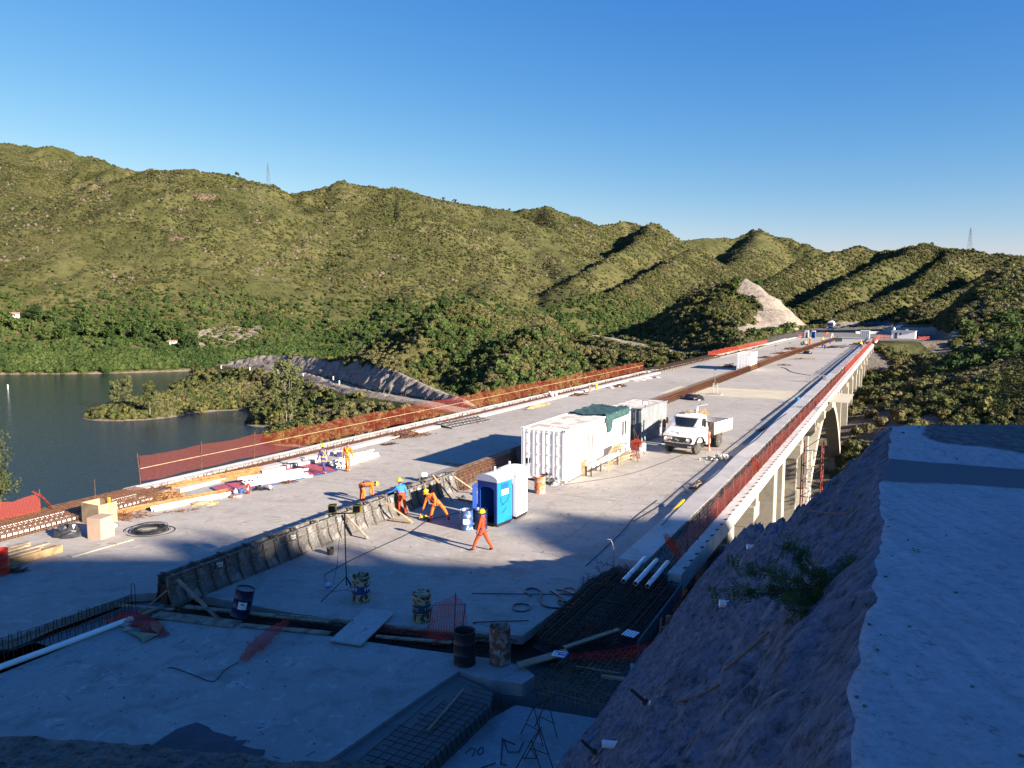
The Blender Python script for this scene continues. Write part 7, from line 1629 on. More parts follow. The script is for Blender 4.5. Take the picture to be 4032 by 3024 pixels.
mb.add(vs, [(2*k, 2*k+2, 2*k+3, 2*k+1) for k in range(n)]); ws = mb.obj('windscreen', M['winglass'], cab, smooth='all')
mb = MB(); mb.tube([vs[2*k] for k in range(n+1)], .02, 4); mb.tube([vs[2*k+1] for k in range(n+1)], .02, 4); mb.bar(vs[0], vs[1], .025, 4); mb.bar(vs[-2], vs[-1], .025, 4); mb.obj('seal', M['black'], cab)
for x in (-1, 1):
    mb = MB(); mb.bx(x*1.155, x*1.175, 1.3, 2.08, .95, 1.78); dr = mb.obj('door', M['tanw'], tk, bevel=.02); mb = MB(); mb.prism([(1.35, 1.83), (2.02, 1.83), (2.02, 2.33), (1.5, 2.33)], 1.0, 1.03, f=lambda a, b, z: Vector((x*(z+.045-(b-1.83)*.08), a, b))); mb.obj('side_window', M['winglass'], tk)
    mb = MB(); mb.box((x*1.19, 1.96, 1.5), (.03, .14, .04)); mb.obj('handle', M['chrome'], dr)
    mb = MB(); mb.bar((x*1.1, 1.2, 1.9), (x*1.38, 1.12, 2.1), .014, 5); mb.box((x*1.40, 1.10, 2.05), (.16, .05, .42)); mb.obj('mirror', M['black'], tk, bevel=.01)
    mb = MB(); pts = [(x*1.13, .75+.66*math.cos(a), .56+.66*math.sin(a)) for a in [math.pi*k/12 for k in range(-1, 13)]]
    for p0, p1 in zip(pts[:-1], pts[1:]): mb.beam(p0, p1, .34, .035)
    mb.obj('mudguard', M['black'], tk)
    mb = MB(); mb.lathe([(.15, 0), (.15, .05), (.13, .06)], 20, c=(x*.80, -.105, 1.02), M=Matrix.Rotation(math.pi/2, 3, 'X')); hl = mb.obj('headlight', M['chrome'], tk, smooth=True); mb = MB(); mb.lathe([(.125, .055), (.06, .075), (.0, .08)], 20, c=(x*.80, -.105, 1.02), M=Matrix.Rotation(math.pi/2, 3, 'X'), cap=False); mb.obj('lens', M['lamp'], hl, smooth=True)
    mb = MB(); mb.box((x*.55, -.14, .86), (.16, .04, .07)); mb.obj('indicator', M['drumorg'], tk)
mb = MB(); poly = [(-.98+.19*math.cos(a)+.0, 1.02+.19*math.sin(a)) for a in [math.pi/2+math.pi*k/8 for k in range(9)]]+[(.98+.19*math.cos(a)-.0, 1.02+.19*math.sin(a)) for a in [-math.pi/2+math.pi*k/8 for k in range(9)]]
mb.prism([(a*.93, b) for a, b in poly], -.135, -.09, f=lambda a, b, z: Vector((a, z+.02*abs(a), b))); mb.obj('grille', M['black'], tk)
mb = MB()
for k in range(3): mb.tube([(.135*math.cos(a), -.175, 1.03+.135*math.sin(a)) for a in [2*math.pi*j/20 for j in range(20)]], .014, 5, closed=True) if k == 0 else None; a = math.pi/2+k*2*math.pi/3; mb.bar((0, -.175, 1.03), (.13*math.cos(a), -.175, 1.03+.13*math.sin(a)), .014, 4, .005)
mb.obj('badge', M['chrome'], tk)
mb = MB()
for x in (-.33, .36): mb.box((x, .02, 1.44), (.46, .16, .025), M=Euler((.5, 0, 0)).to_matrix())
mb.obj('vent', M['galv'], tk); mb = MB(); mb.lathe([(.07, 0), (.07, .02)], 14, c=(0, -.03, 1.42), M=Matrix.Rotation(.9, 3, 'X')); mb.obj('bonnet_badge', M['black'], tk)
mb = MB(); mb.box((-.52, -.155, 1.09), (.30, .02, .15)); mb.obj('number_plate', M['sticker'], tk); mb = MB(); mb.bx(-1.12, 1.12, -.28, -.1, .52, .72); bmp_ = mb.obj('bumper', M['black'], tk, bevel=.03); mb = MB()
for x in (-.95, .95): mb.box((x, -.285, .63), (.24, .02, .08))
mb.obj('bumper_mark', M['sticker'], bmp_)
mb = MB(); mb.box((-.5, -.17, 1.09), (.22, .006, .03)); mb.obj('plate_print', M['inkr'], tk)
mb = MB(); mb.bx(-.42, -.30, .2, 6.2, .55, .78); mb.bx(.30, .42, .2, 6.2, .55, .78); mb.bx(-.8, .8, .65, .85, .42, .56); mb.bx(-.8, .8, 4.15, 4.35, .42, .56); mb.bx(-.5, .5, 2.2, 3.2, .3, .55); mb.obj('chassis', M['black'], tk)
mb = MB(); mb.bx(-1.2, 1.2, 3.05, 6.1, 1.02, 1.12); mb.obj('bed_floor', M['wood3'], tk); 
for x in (-1, 1): mb = MB(); mb.bx(x*1.2, x*1.16, 3.05, 6.1, 1.12, 1.88); s_ = mb.obj('side_board', M['tanw'], tk); mb = MB(); [mb.bx(x*1.2, x*1.23, y, y+.06, 1.12, 1.88) for y in (3.05, 3.8, 4.6, 5.3, 6.04)]; mb.obj('stake', M['tanw'], s_)
mb = MB(); mb.bx(-1.16, 1.16, 3.05, 3.10, 1.12, 1.92); mb.obj('front_board', M['wood3'], tk); mb = MB(); mb.bx(-1.16, 1.16, 6.05, 6.1, 1.12, 1.85); mb.obj('tailgate', M['tanw'], tk)
mb = MB(); mb.bx(.55, .8, 2.5, 2.75, .75, 1.9); mb.bx(-.2, .2, 2.45, 2.85, .78, 2.0); mb.obj('crane_base', M['white'], tk); mb = MB(); mb.bar((0, 2.65, 1.9), (.1, 2.65, 3.0), .09, 6); mb.bar((.1, 2.65, 3.0), (.75, 2.8, 3.15), .035, 5); mb.box((.0, 2.62, 2.6), (.22, .2, .3)); mb.obj('crane_arm', M['white'], tk); mb = MB(); mb.box((0, 2.6, 2.2), (.3, .25, .2)); mb.tube([(.15, 2.6, 2.3), (.25, 2.6, 2.6), (.2, 2.6, 3.1), (.4, 2.6, 3.2)], .02, 5); mb.obj('crane_valve', M['bluepaint'], tk)
mb = MB(); mb.bar((1.05, 2.6, .1), (1.05, 2.6, 1.3), .06, 6); mb.bar((1.05, 2.6, .0), (1.05, 2.6, .12), .09, 6); mb.obj('outrigger', M['drumorg'], tk); mb = MB(); mb.bx(.62, 1.0, 2.3, 3.0, .42, .8); mb.obj('tank', M['plyg'], tk, bevel=.05)
tangle('roof_load', Vector(tk.location)+Vector((1.0, 1.45, 2.62)), (.7, .35), 60, 'wood2', 'loose straw-coloured rope and slats lying on the truck cab roof', 50, .5, .02, .12)
t_b = B(0, 0); lb_ = bars('timber_load', Vector(tk.location)+Vector((.9, 2.2, 1.55)), Vector(tk.location)+Vector((3.0, 5.7, 1.95)), 40, .35, .03, 'goldbar', 'orange-brown timbers carried on the truck bed', 51, .4, .3)
lb_['category'] = 'timber'
# far away at the end of the bridge
def far_tanker():
    t = thing('tanker_truck', B(400, -31.4, -.6), ROTB, 'tanker truck driving towards the camera on the far shaded road', 'truck'); mb = MB(); mb.extr([(1.5*math.cos(a), 2.6+1.5*math.sin(a)) for a in [2*math.pi*k/14 for k in range(14)]], (0, 2.5, 0), (0, 10, 0), (1, 0, 0)); mb.obj('tank', M['greyc2'], t, smooth=True)
    mb = MB(); mb.bx(-1.5, 1.5, -.2, 2.2, .7, 3.3); mb.obj('cab', M['drumblue'], t, bevel=.15); mb = MB(); mb.bx(-1.3, 1.3, -.25, -.18, 1.9, 2.9); mb.obj('windscreen', M['winglass'], t); mb = MB(); mb.bx(-1.5, 1.5, -.3, -.1, .5, 1.1); mb.obj('bumper', M['white'], t)
    for x in (-1.3, 1.3):
        for y in (.8, 6.5, 8.5): wheel(t, x, y, .6, .35, M['rimw'])
    return t
far_tanker()
def far_car(loc, mat, label, rz=ROTB):
    t = thing('parked_car', loc, rz, label, 'car'); loft([rsec(0, .85, .35, .8, .12), rsec(.9, .9, .3, .95, .12), rsec(3.9, .9, .3, .95, .12), rsec(4.3, .8, .4, .85, .12)], 'body', mat, t); loft([rsec(1.1, .78, .8, .96, .05), rsec(1.7, .72, .8, 1.45, .1), rsec(3.1, .72, .8, 1.45, .1), rsec(3.7, .78, .8, .96, .05)], 'cabin', M['winglass'], t)
    for x in (-.8, .8):
        for y in (.8, 3.4): wheel(t, x, y, .32, .2, M['rimw'])
    return t
far_car(B(386, -30.5, -.5), M['redpaint'], 'small red car in front of the far tanker truck'); far_car(B(372, -29.3, -.4), M['white'], 'white car on the far shaded road nearer than the tanker'); far_car(B(430, -1, -.4), M['white'], 'white car parked on the far sunlit road', ROTB+1.2)
# small white site building at the far right end
bd = thing('site_building', B(275.5, -3.2, -.3), ROTB+R(-6), 'small flat-roofed white building at the far right end of the bridge', 'building'); bd.scale = (.72,)*3
mb = MB(); mb.bx(0, 9.5, 0, 5, 0, 3.6); mb.obj('wall', M['whitec'], bd); mb = MB(); mb.bx(-.3, 9.8, -.4, 5.3, 3.6, 3.8); mb.obj('roof', M['plyg'], bd); mb = MB(); mb.bx(1.3, 2.4, -.05, .02, 0, 2.9); mb.obj('door', M['winglass'], bd)
for a, b, z0, z1 in ((3.3, 4.1, 1.9, 2.9),): mb = MB(); mb.bx(a, b, -.05, .02, z0, z1); mb.obj('window', M['winglass'], bd)
mb = MB(); mb.sphere((.8, 1.5, 4.6), (.55, .55, .65), 10, 8); mb.obj('water_tank', M['white'], bd, smooth='all'); mb = MB(); mb.bx(5.5, 6.4, 1, 1.8, 3.8, 4.6); mb.obj('cooler', M['plyg'], bd)
ww = MB(); ww.bx(9.48, 9.56, 1, 1.7, .9, 1.6); ww.bx(9.48, 9.56, 2.4, 3.1, .9, 1.6); ww.obj('window', M['winglass'], bd)
sk2 = thing('rubbish_skip', P('A4', 1110, 430), ROTB, 'green rubbish skip on the far right deck', 'skip'); sk2.scale = (.62,)*3; mb = MB(); mb.prism([(-1.4, .3), (-1.7, 2.0), (1.7, 2.0), (1.4, .3)], 0, 2.6, f=lambda a, b, z: Vector((a, z, b))); mb.obj('body', M['greentarp'], sk2); mb = MB(); mb.bx(-1.75, 1.75, -.1, 2.7, 2.0, 2.15); mb.obj('rim', M['plyg'], sk2); mb = MB(); [mb.bx(x, x+.2, y, y+.2, 0, .3) for x in (-1.2, 1) for y in (.2, 2.2)]; mb.obj('foot', M['black'], sk2)
fr_ = thing('folding_board', P('A4', 1020, 385), ROTB, 'white A-shaped board standing on the far median', 'frame'); fr_.scale = (.5,)*3; mb = MB(); mb.prism([(-.7, 0), (-.45, 3.6), (.45, 3.6), (1.1, 0), (.7, 0), (.1, 2.9), (-.35, 0)], -.1, .1, f=lambda a, b, z: Vector((a, z, b))); mb.obj('board', M['white'], fr_)
for k, (s, t, ln, h, l) in enumerate(((318, -16, 34, 1.2, 'grey concrete barrier curving across the far shaded road'), (352, -7, 22, 2.0, 'bright white barrier at the right end of the far road'))):
    mb = MB(); mb.extr([(-.5, 0), (.5, 0), (.3, h), (-.3, h)], (0, 0, 0), (ln*.9, ln*.42, 0), (-.42, .9, 0)); mb.obj('road_barrier', M['conc'] if k == 0 else M['curb'], None, loc=B(s, t, -.3), rz=ROTB, label=l, cat='barrier')
cx = thing('concrete_mixer', P('A4', 620, 480), ROTB, 'dark mixer with its drum on the left side of the far median', 'mixer'); cx.scale = (.45,)*3; mb = MB(); mb.sphere((0, 0, 1.6), (1.3, 1.3, 1.2), 12, 8); mb.obj('drum', M['drumold'], cx); mb = MB(); mb.bx(-1.8, 1.8, -.8, .8, .5, .8); mb.bx(-2.2, -1.7, -.7, .7, .4, 1.9); mb.obj('frame', M['black'], cx); mb = MB(); [mb.bar((x, -.9, .45), (x, .9, .45), .45, 10) for x in (-1.4, 1.4)]; mb.obj('wheels', M['rubber'], cx)
mb = MB(); mb.box((0, 0, 0), (20, 9, .02)); mb.obj('pale_patch', concrete('cured_patch', (.47, .43, .32), (.42, .38, .27), .2, .2), None, loc=B(90, -14.6, .008), rz=ROTB, kind='structure')
mb = MB(); mb.box((0, 0, 0), (7, 10, .02)); mb.obj('dark_patch', M['asph'], None, loc=B(214, -13.0, .008), rz=ROTB, kind='structure')
M['darksteel'] = simple('weathered_steel', (.10, .11, .12), .7, .2, .1, 2)
# lattice towers on the skyline
def tower(loc, H, label):
    t = thing('lattice_tower', loc, 0, label, 'tower'); w0 = H*.15; r = H*.0032
    def q(z): f = z/H; return w0*(1-f)**1.0*.5+H*.012
    mb = MB()
    for sx_ in (-1, 1):
        for sy_ in (-1, 1): mb.bar((sx_*q(0), sy_*q(0), -2), (sx_*q(H), sy_*q(H), H), r, 4)
    mb.obj('leg', M['darksteel'], t); mb = MB(); z = 0
    while z < H*.97:
        z2 = min(H, z+q(z)*2.4)
        for a, b in (((-1, -1), (1, -1)), ((1, -1), (1, 1)), ((-1, 1), (1, 1)), ((-1, -1), (-1, 1))):
            mb.bar((a[0]*q(z), a[1]*q(z), z), (b[0]*q(z2), b[1]*q(z2), z2), r*.6, 3); mb.bar((b[0]*q(z), b[1]*q(z), z), (a[0]*q(z2), a[1]*q(z2), z2), r*.6, 3); mb.bar((a[0]*q(z), a[1]*q(z), z), (b[0]*q(z), b[1]*q(z), z), r*.5, 3)
        z = z2
    mb.obj('bracing', M['darksteel'], t); mb = MB()
    for z in (.78, .86): mb.bar((-H*.035, 0, H*z), (H*.035, 0, H*z), r*.8, 3)
    mb.bar((0, 0, H), (0, 0, H*1.06), r*.5, 3); mb.obj('arm', M['darksteel'], t); return t
x, y, z = atd(580, 408, 1190); tower((x, y, z), 38, 'thin lattice tower standing behind the left hill crest')
x, y, z = atd(2094, 547, 870); tower((x, y, z-1), 29, 'lattice pylon standing on the right hill skyline')
# far shore: house, small buildings, jetty, buoy
def house(loc, w_, d_, h_, label, wallm='whitec', roofm=None, rz=0.2):
    t = thing('house', loc, rz, label, 'house'); mb = MB(); mb.bx(-w_/2, w_/2, -d_/2, d_/2, -4, h_); mb.obj('wall', M[wallm], t); mb = MB(); mb.prism([(-d_/2-.4, h_), (d_/2+.4, h_), (0, h_+d_*.28)], -w_/2-.4, w_/2+.4, f=lambda a, b, z: Vector((z, a, b))); mb.obj('roof', roofm or M['drumrust'], t)
    for x in (-w_*.3, 0, w_*.28): mb = MB(); mb.bx(x-.5, x+.5, -d_/2-.05, -d_/2+.02, 1.0, 2.1); mb.obj('window', M['winglass'], t)
    return t
x, y, z = ground_at(32, 692); house((x, y, z+1.4), 7, 6, 2.8, 'white house with a low roof among trees on the left hillside', rz=.5)
for u, v, D, w_, h_, l in ((372, 742, 640, 7, 2.4, 'small white flat house above the far shore trees'), ):
    x, y, z = ground_at(u, v+7); house((x, y, z+1.6), w_, 4, h_*.8, l)
x, y, z = atd(18, 793, 585); house((x, y, WATER+.8), 3.5, 3, 2.4, 'small red hut at the left end of the far shore', 'drumred')
tr2 = thing('waterfront_terrace', (atd(190, 797, 580)[0], 580, WATER), 0, 'waterfront terrace with a green awning under the far shore trees', 'terrace'); mb = MB(); mb.bx(-22, 26, 0, 8, -2, .9); mb.obj('wall', M['rock'], tr2); mb = MB(); mb.bx(-14, 18, 3, 8, 3.6, 3.9); mb.obj('awning', M['bluet'] if False else M['greentarp'], tr2)
for x in range(-14, 19, 4): mb = MB(); mb.bx(x-.12, x+.12, 3, 3.24, .9, 3.6); mb.obj('post', M['white'], tr2)
for x in (-12, 6, 22): mb = MB(); mb.bx(x-2.2, x+2.2, -2.4, 0, -1, .5); mb.obj('jetty', M['conc'], tr2)
for i, u in enumerate((62, 72, 80, 90, 98)):
    bo = thing('moored_boat', (atd(u, 801, 576)[0], 576, WATER), 0, ('leftmost small white boat moored at the far shore', 'second small white boat from the left at the far shore', 'middle one of the five small white boats at the far shore', 'fourth small white boat from the left at the far shore', 'rightmost of the five small white boats at the far shore')[i], 'boat', 'small white boats at the far shore'); loft([[(x, y, z) for x, y, z in ((-1.4, -.1, .5), (-1.2, 0, .1), (-1.2, .1, .1), (-1.4, .1, .5))], [(x, y, z) for x, y, z in ((0, -.7, .5), (0, -.4, 0), (0, .4, 0), (0, .7, .5))], [(x, y, z) for x, y, z in ((1.4, -.5, .5), (1.4, -.3, 0), (1.4, .3, 0), (1.4, .5, .5))]], 'hull', M['white'], bo)
by = thing('lake_buoy', vloc(17, 838, WATER), 0, 'small white marker buoy floating on the lake', 'buoy'); mb = MB(); mb.lathe([(.35, -.5), (.35, 1.7), (.2, 2.0)], 10); mb.obj('body', M['white'], by); mb = MB(); mb.lathe([(.42, .3), (.42, .6)], 10); mb.obj('band', M['plyg'], by)
for i, (u, v) in enumerate(((462, 789), (478, 797), (540, 800), (600, 806), (655, 814), (720, 822), (733, 830))):
    x, y, z = ground_at(u, v, 200, 600); mb = MB(); mb.bar((0, 0, 0), (0, 0, 1.6), .25, 5); mb.obj('road_post', M['white'], None, loc=(x, y, zat(x, y)), label=('first', 'second', 'third', 'fourth', 'fifth', 'sixth', 'seventh')[i]+' white marker post from the left along the dirt road', cat='post', group='marker posts along the dirt road')
# ------------------------------------------------------------------ people
def V3(*a): return Vector(a)
def person(loc, heading, pose, mats, label, helmet=True, harness=None, scale=1.0, simple_=False, group=None, hi=True):
    "pose: directions in a frame with x right, y forward, z up; one skinned continuous body"
    n = lambda v: Vector(v).normalized(); g = pose.get
    tor = n(g('torso', (0, .04, 1))); side = n(g('side', (1, 0, 0))); side = (side-tor*side.dot(tor)).normalized(); fwd = tor.cross(side)*-1
    if fwd.y < 0 and abs(tor.z) > .5: fwd = -fwd
    J = {}; pel = V3(0, 0, 0); J['pel'] = pel; J['waist'] = pel+tor*.16; J['chest'] = pel+tor*.38; J['neck'] = pel+tor*.53; hd = n(g('head', tor)); J['skull'] = J['neck']+hd*.07
    legs = g('legs'); arms = g('arms')
    hs_ = n(g('hipside', (1, 0, 0)))
    for k, sg in (('l', -1), ('r', 1)):
        a, b = arms[0 if k == 'l' else 1]; sh = J['chest']+side*sg*.185+tor*.07; J['sh'+k] = sh; J['el'+k] = sh+n(a)*.285; J['wr'+k] = J['el'+k]+n(b)*.25; J['ha'+k] = J['wr'+k]+n(b)*.07
        a, b = legs[0 if k == 'l' else 1][:2]; hp = pel+hs_*sg*.095-tor*.03; J['hp'+k] = hp; J['kn'+k] = hp+n(a)*.43; J['an'+k] = J['kn'+k]+n(b)*.42; f = legs[0 if k == 'l' else 1][2] if len(legs[0 if k == 'l' else 1]) > 2 else (sg*.2, 1, -.1); J['to'+k] = J['an'+k]+n(f)*.17+V3(0, 0, -.03)
    E_ = [('pel', 'waist'), ('waist', 'chest'), ('chest', 'neck'), ('neck', 'skull')]
    for k in 'lr': E_ += [('chest', 'sh'+k), ('sh'+k, 'el'+k), ('el'+k, 'wr'+k), ('wr'+k, 'ha'+k), ('pel', 'hp'+k), ('hp'+k, 'kn'+k), ('kn'+k, 'an'+k), ('an'+k, 'to'+k)]
    RD = {'pel': (.155, .125), 'waist': (.145, .115), 'chest': (.165, .125), 'neck': (.062, .062), 'skull': (.055, .055), 'sh': (.085, .08), 'el': (.055, .055), 'wr': (.042, .042), 'ha': (.036, .03), 'hp': (.10, .10), 'kn': (.075, .075), 'an': (.062, .062), 'to': (.045, .04)}
    SEG = {('pel', 'waist'): 1, ('waist', 'chest'): 0, ('chest', 'neck'): 0, ('neck', 'skull'): 2}
    def seg(a, b):
        if (a, b) in SEG: return SEG[(a, b)]
        return {'sh': 0, 'el': 0, 'wr': 4, 'hp': 1, 'kn': 1, 'an': 3}.get(a[:2], 0 if b.startswith('sh') else 1)
    me = bpy.data.meshes.new('p'); names = list(J); idx = {q: i for i, q in enumerate(names)}
    me.from_pydata([tuple(J[q]) for q in names], [(idx[a], idx[b]) for a, b in E_], []); o = bpy.data.objects.new('p', me); COL.objects.link(o)
    md = o.modifiers.new('s', 'SKIN'); md.use_smooth_shade = True
    sk = me.skin_vertices[0].data
    for q in names:
        r = RD.get(q) or RD[q[:2]]; sk[idx[q]].radius = r; sk[idx[q]].use_root = (q == 'pel')
    sb_ = o.modifiers.new('b', 'SUBSURF'); sb_.levels = 2 if hi else 1; sb_.render_levels = 2 if hi else 1
    dg = bpy.context.evaluated_depsgraph_get(); bm_ = bpy.data.meshes.new_from_object(o.evaluated_get(dg)); bpy.data.objects.remove(o)
    vs = [v.co.copy() for v in bm_.vertices]; fs = [tuple(p.vertices) for p in bm_.polygons]; ms = []
    for p in bm_.polygons:
        c = p.center; best = 9e9; m = 0
        for a, b in E_:
            A_, B_ = J[a], J[b]; d = B_-A_; t = max(0, min(1, (c-A_).dot(d)/d.length_squared)); e = (c-A_-d*t).length-((RD.get(a) or RD[a[:2]])[0]*.5)
            if a[:2] == 'kn' and t > .93: mm = 3
            else: mm = seg(a, b)
            if e < best: best = e; m = mm
        ms.append(m)
    mb = MB(); mb.v = vs; mb.f = [list(f) for f in fs]; mb.m = ms
    # head with brow, nose, jaw, ears
    hc = J['neck']+hd*.155; look = n(g('look', (0, 1, 0))); up = (hd-look*hd.dot(look)*.3).normalized(); look = (look-up*look.dot(up)).normalized(); sx = look.cross(up)
    MH = Matrix((sx, look, up)).transposed(); mb.mi = 2; mb.sphere(hc, (.076, .098, .118), 14, 10, M=MH); mb.sphere(hc+MH @ V3(0, .045, -.055), (.052, .055, .05), 8, 6, M=MH)
    mb.sphere(hc+MH @ V3(0, .100, -.012), (.013, .02, .026), 6, 5, M=MH)
    for sg in (-1, 1): mb.sphere(hc+MH @ V3(sg*.078, -.005, -.01), (.012, .022, .032), 6, 5, M=MH)
    mb.mi = 5
    for sg in (-1, 1): mb.sphere(hc+MH @ V3(sg*.03, .088, .012), (.013, .01, .007), 6, 4, M=MH)
    mb.box(hc+MH @ V3(0, .094, -.052), (.04, .012, .006), M=MH)
    # hands: palm plus five separate bent fingers
    mb.mi = 4
    for k, sg in (('l', -1), ('r', 1)):
        w_ = J['ha'+k]; d = (J['ha'+k]-J['wr'+k]).normalized(); sd = d.cross(V3(0, 1, 0) if abs(d.y) < .8 else V3(0, 0, 1)).normalized(); nn_ = d.cross(sd)
        for q in range(4):
            ln = (.07, .078, .073, .058)[q]; b0 = w_+sd*(q-1.5)*.019; b1 = b0+d*ln*.55+nn_*.008; b2 = b1+(d*.7+nn_*.7).normalized()*ln*.45; mb.tube([b0-d*.02, b1, b2], [.0105, .009, .007], 5)
        b0 = w_-d*.04+sd*sg*-.03; mb.tube([b0, b0+(d+sd*sg*-.7).normalized()*.035, b0+(d+sd*sg*-.35).normalized()*.065], [.012, .011, .008], 5)
    # collar, cuffs and belt as cloth relief on the same mesh
    lowest = min(v.z for v in mb.v[:len(vs)])
    t = thing('person', Vector(loc), -heading, label, 'person', group); t.scale = (scale,)*3
    dz = V3(0, 0, -lowest)
    mb.v = [v+dz for v in mb.v]; mb.obj('body', [mats[k] for k in range(5)]+[M['hair']], t, smooth='all')
    def cloth(name, m, mk):
        q = MB(); mk(q); q.v = [v+dz for v in q.v]; return q.obj(name, m, t, smooth='all')
    if helmet:
        def mk(q): 
            prof = [(.128, .0), (.126, .03), (.115, .075), (.085, .112), (.04, .13), (.0, .134)]
            q.lathe(prof, 18, c=hc+MH @ V3(0, -.005, .035), M=MH, cap=False); q.lathe([(.122, .0), (.145, -.004), (.145, .006), (.122, .012)], 18, c=hc+MH @ V3(0, .006, .035), M=MH, cap=False); q.box(hc+MH @ V3(0, .145, .033), (.12, .06, .008), M=MH); q.box(hc+MH @ V3(0, 0, .165), (.03, .17, .012), M=MH)
        cloth('helmet', M['helmet'], mk)
        cloth('hair', M['hair'], lambda q: q.sphere(hc+MH @ V3(0, -.02, -.01), (.078, .085, .085), 10, 8, M=MH))
    else: cloth('hair', M['hair'], lambda q: q.sphere(hc+MH @ V3(0, -.016, .028), (.083, .098, .105), 12, 9, M=MH))
    if harness:
        c0, w0, p0 = J['chest'], J['waist'], J['pel']
        def ring(q, c, ax, rx, ry, r=.017): q.tube([c+side*rx*math.cos(a)+fwd*ry*math.sin(a) for a in [2*math.pi*i/18 for i in range(18)]], r, 5, closed=True)
        def mk(q):
            ring(q, w0-tor*.06, tor, .178, .145, .022)
            for s1, s2 in ((-1, 1), (1, -1)):
                q.tube([c0+side*s1*.13+tor*.15-fwd*.03, c0+side*s1*.08-fwd*.135+tor*.06, c0-fwd*.15-tor*.07, w0+side*s2*.12-fwd*.135], .018, 5)
                q.tube([c0+side*s1*.13+tor*.15-fwd*.03, c0+side*s1*.12+fwd*.13+tor*.02, w0+side*s1*.1+fwd*.135], .018, 5)
                k = 'l' if s1 < 0 else 'r'; a = J['hp'+k]; b = J['kn'+k]; d = (b-a).normalized(); x = d.orthogonal().normalized(); y = d.cross(x); cc = a+d*.13
                q.tube([cc+x*.118*math.cos(u)+y*.118*math.sin(u) for u in [2*math.pi*i/14 for i in range(14)]], .014, 5, closed=True)
        cloth('harness', harness, mk)
        cloth('rope_hank', M['ropeb'] if harness is M['strapy'] else M['black'], lambda q: (q.tube([w0+side*.14-fwd*.1+side*.05*math.cos(a)-tor*(.1+.12*math.sin(a)) for a in [2*math.pi*i/14 for i in range(14)]], .013, 5, closed=True), q.box(p0+side*.19-fwd*.02, (.06, .12, .16))))
    return t
OR = [M['orange'], M['orange'], M['skin'], M['boot'], M['glove']]
ORS = [M['orange'], M['orange'], M['skin'], M['dustyboot'], M['skin']]
RO = [M['orangered'], M['orangered'], M['skin'], M['boot'], M['glove']]
NV = [M['navy'], M['navy'], M['skin'], M['dustyboot'], M['skin']]
BL = [M['blueshirt'], M['orangered'], M['skin'], M['boot'], M['glove']]
dn_ = (0, 0, -1)
walkA = dict(torso=(0, .06, 1), arms=(((-.25, .25, -1), (-.1, .5, -1)), ((.25, -.25, -1), (.1, .1, -1))), legs=(((-.05, -.35, -1), (0, -.55, -1)), ((.05, .30, -1), (0, .05, -1))))
walkB = dict(torso=(0, .03, 1), head=(-.05, .15, 1), arms=(((-.3, -.05, -1), (-.1, .2, -1)), ((.3, .05, -1), (.1, .2, -1))), legs=(((-.03, .12, -1), (0, -.02, -1)), ((.05, -.12, -1), (0, -.40, -1))))
person(P('Z5', 322, 398), R(-52), walkA, NV, 'worker in navy overalls, yellow helmet and yellow harness walking beside the white pipes', harness=M['strapy'])
person(P('Z5', 498, 378), R(8), walkB, ORS, 'bareheaded worker in orange overalls with yellow harness, walking away beside the pipes', helmet=False, harness=M['strapy'])
bend = dict(torso=(.0, 1.0, .08), head=(.1, .85, -.35), look=(0, .4, -1), side=(1, 0, 0), arms=(((-.1, .1, -1), (-.1, -.1, -1)), ((.1, .2, -1), (0, .0, -1))), legs=(((-.12, .06, -1), (-.05, -.12, -1)), ((.16, .22, -1), (.05, -.1, -1))))
person(P('Z5', 602, 606), R(66), bend, OR, 'worker in orange bent double behind the formwork next to the yellow floodlights', harness=M['strapb'])
reach = dict(torso=(-.10, .10, 1), head=(-.1, .2, 1), look=(-.5, .8, 0), arms=(((-.55, .65, -.75), (-.65, .55, -.35)), ((.35, -.1, -1), (.1, .3, -1))), legs=(((-.05, .05, -1), (0, -.05, -1)), ((.12, -.05, -1), (.05, -.1, -1))))
person(P('Z5', 890, 700), R(-32), reach, BL, 'worker in a bright blue shirt and red trousers leaning with one hand on the formwork', harness=None)
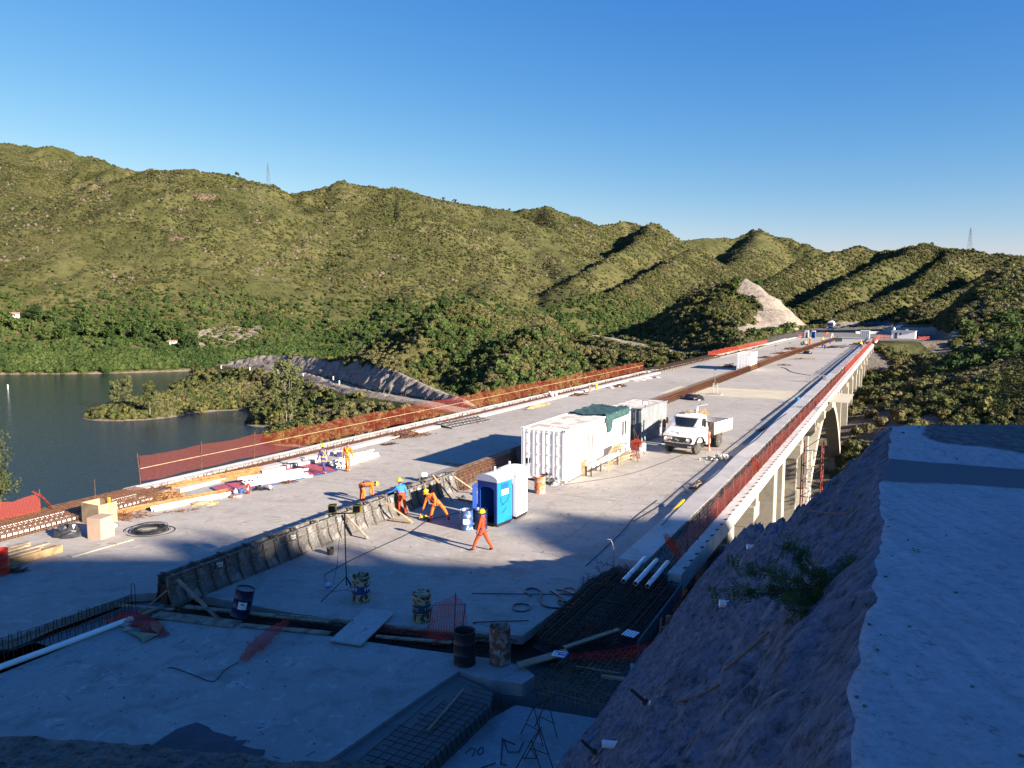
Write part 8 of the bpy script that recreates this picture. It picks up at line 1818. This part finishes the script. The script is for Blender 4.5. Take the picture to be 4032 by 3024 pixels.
stoop = dict(torso=(-.55, .62, .62), head=(-.5, .55, .75), look=(-.8, .7, -.7), side=(.9, .3, .35), hipside=(1, 0, 0), arms=(((-.25, .35, -1), (-.30, .15, -1)), ((.50, .25, -.85), (-.2, .35, -.9))), legs=(((-.55, .15, -1), (-.38, -.15, -1)), ((.75, .0, -1), (.55, -.15, -1))))
person(P('Z5', 1140, 742), R(-170), dict(torso=(.52, .42, .72), head=(.6, .35, .7), look=(.75, .65, -.45), side=(.8, -.15, -.4), arms=(((-.45, .35, -.9), (-.05, .45, -.9)), ((.35, .1, -1), (.30, .15, -1))), legs=(((-.85, .0, -1), (-.45, -.1, -1), (-.4, 1, -.1)), ((.28, .15, -1), (.25, -.12, -1), (.8, .8, -.1)))), OR, 'worker in orange stooping with legs wide apart over a grinder beside the formwork', harness=M['strapb'])
stride = dict(torso=(0, .03, 1), head=(0, .05, 1), look=(0, 1, .0), arms=(((-.25, .22, -1), (-.05, .3, -1)), ((.2, -.12, -1), (.05, .15, -1))), legs=(((-.05, .62, -1), (0, .34, -1)), ((.05, -.45, -1), (0, -.62, -1))))
person(P('Z5', 1475, 955), R(-74), stride, RO, 'worker in red-orange overalls striding left in front of the blue toilet', harness=M['strapb'])
stand = dict(torso=(0, .15, 1), arms=(((-.3, .4, -1), (0, 1, -.4)), ((.3, .3, -1), (0, 1, -.3))), legs=(((-.1, .05, -1), (0, -.05, -1)), ((.1, -.05, -1), (0, -.05, -1))))
HV = [M['helmet'], M['navy'], M['skin'], M['boot'], M['glove']]
for k, (x, y, m, ps, l) in enumerate(((882, 465, HV, stand, 'tiny far worker in a yellow vest by the median'), (930, 340, OR, bend, 'tiny far worker in orange bending at the end of the deck'), (990, 460, NV, stand, 'tiny far dark-clothed worker right of the median'), (695, 480, ORS, stand, 'tiny far worker beside the dark mixer'), (912, 540, NV, bend, 'tiny far worker bending at a stand right of the median'), (1440, 540, HV, stand, 'tiny far worker in yellow at the walkway'))):
    person(P('A4', x, y), R(k*70), ps, m, l, hi=False, scale=1.15)
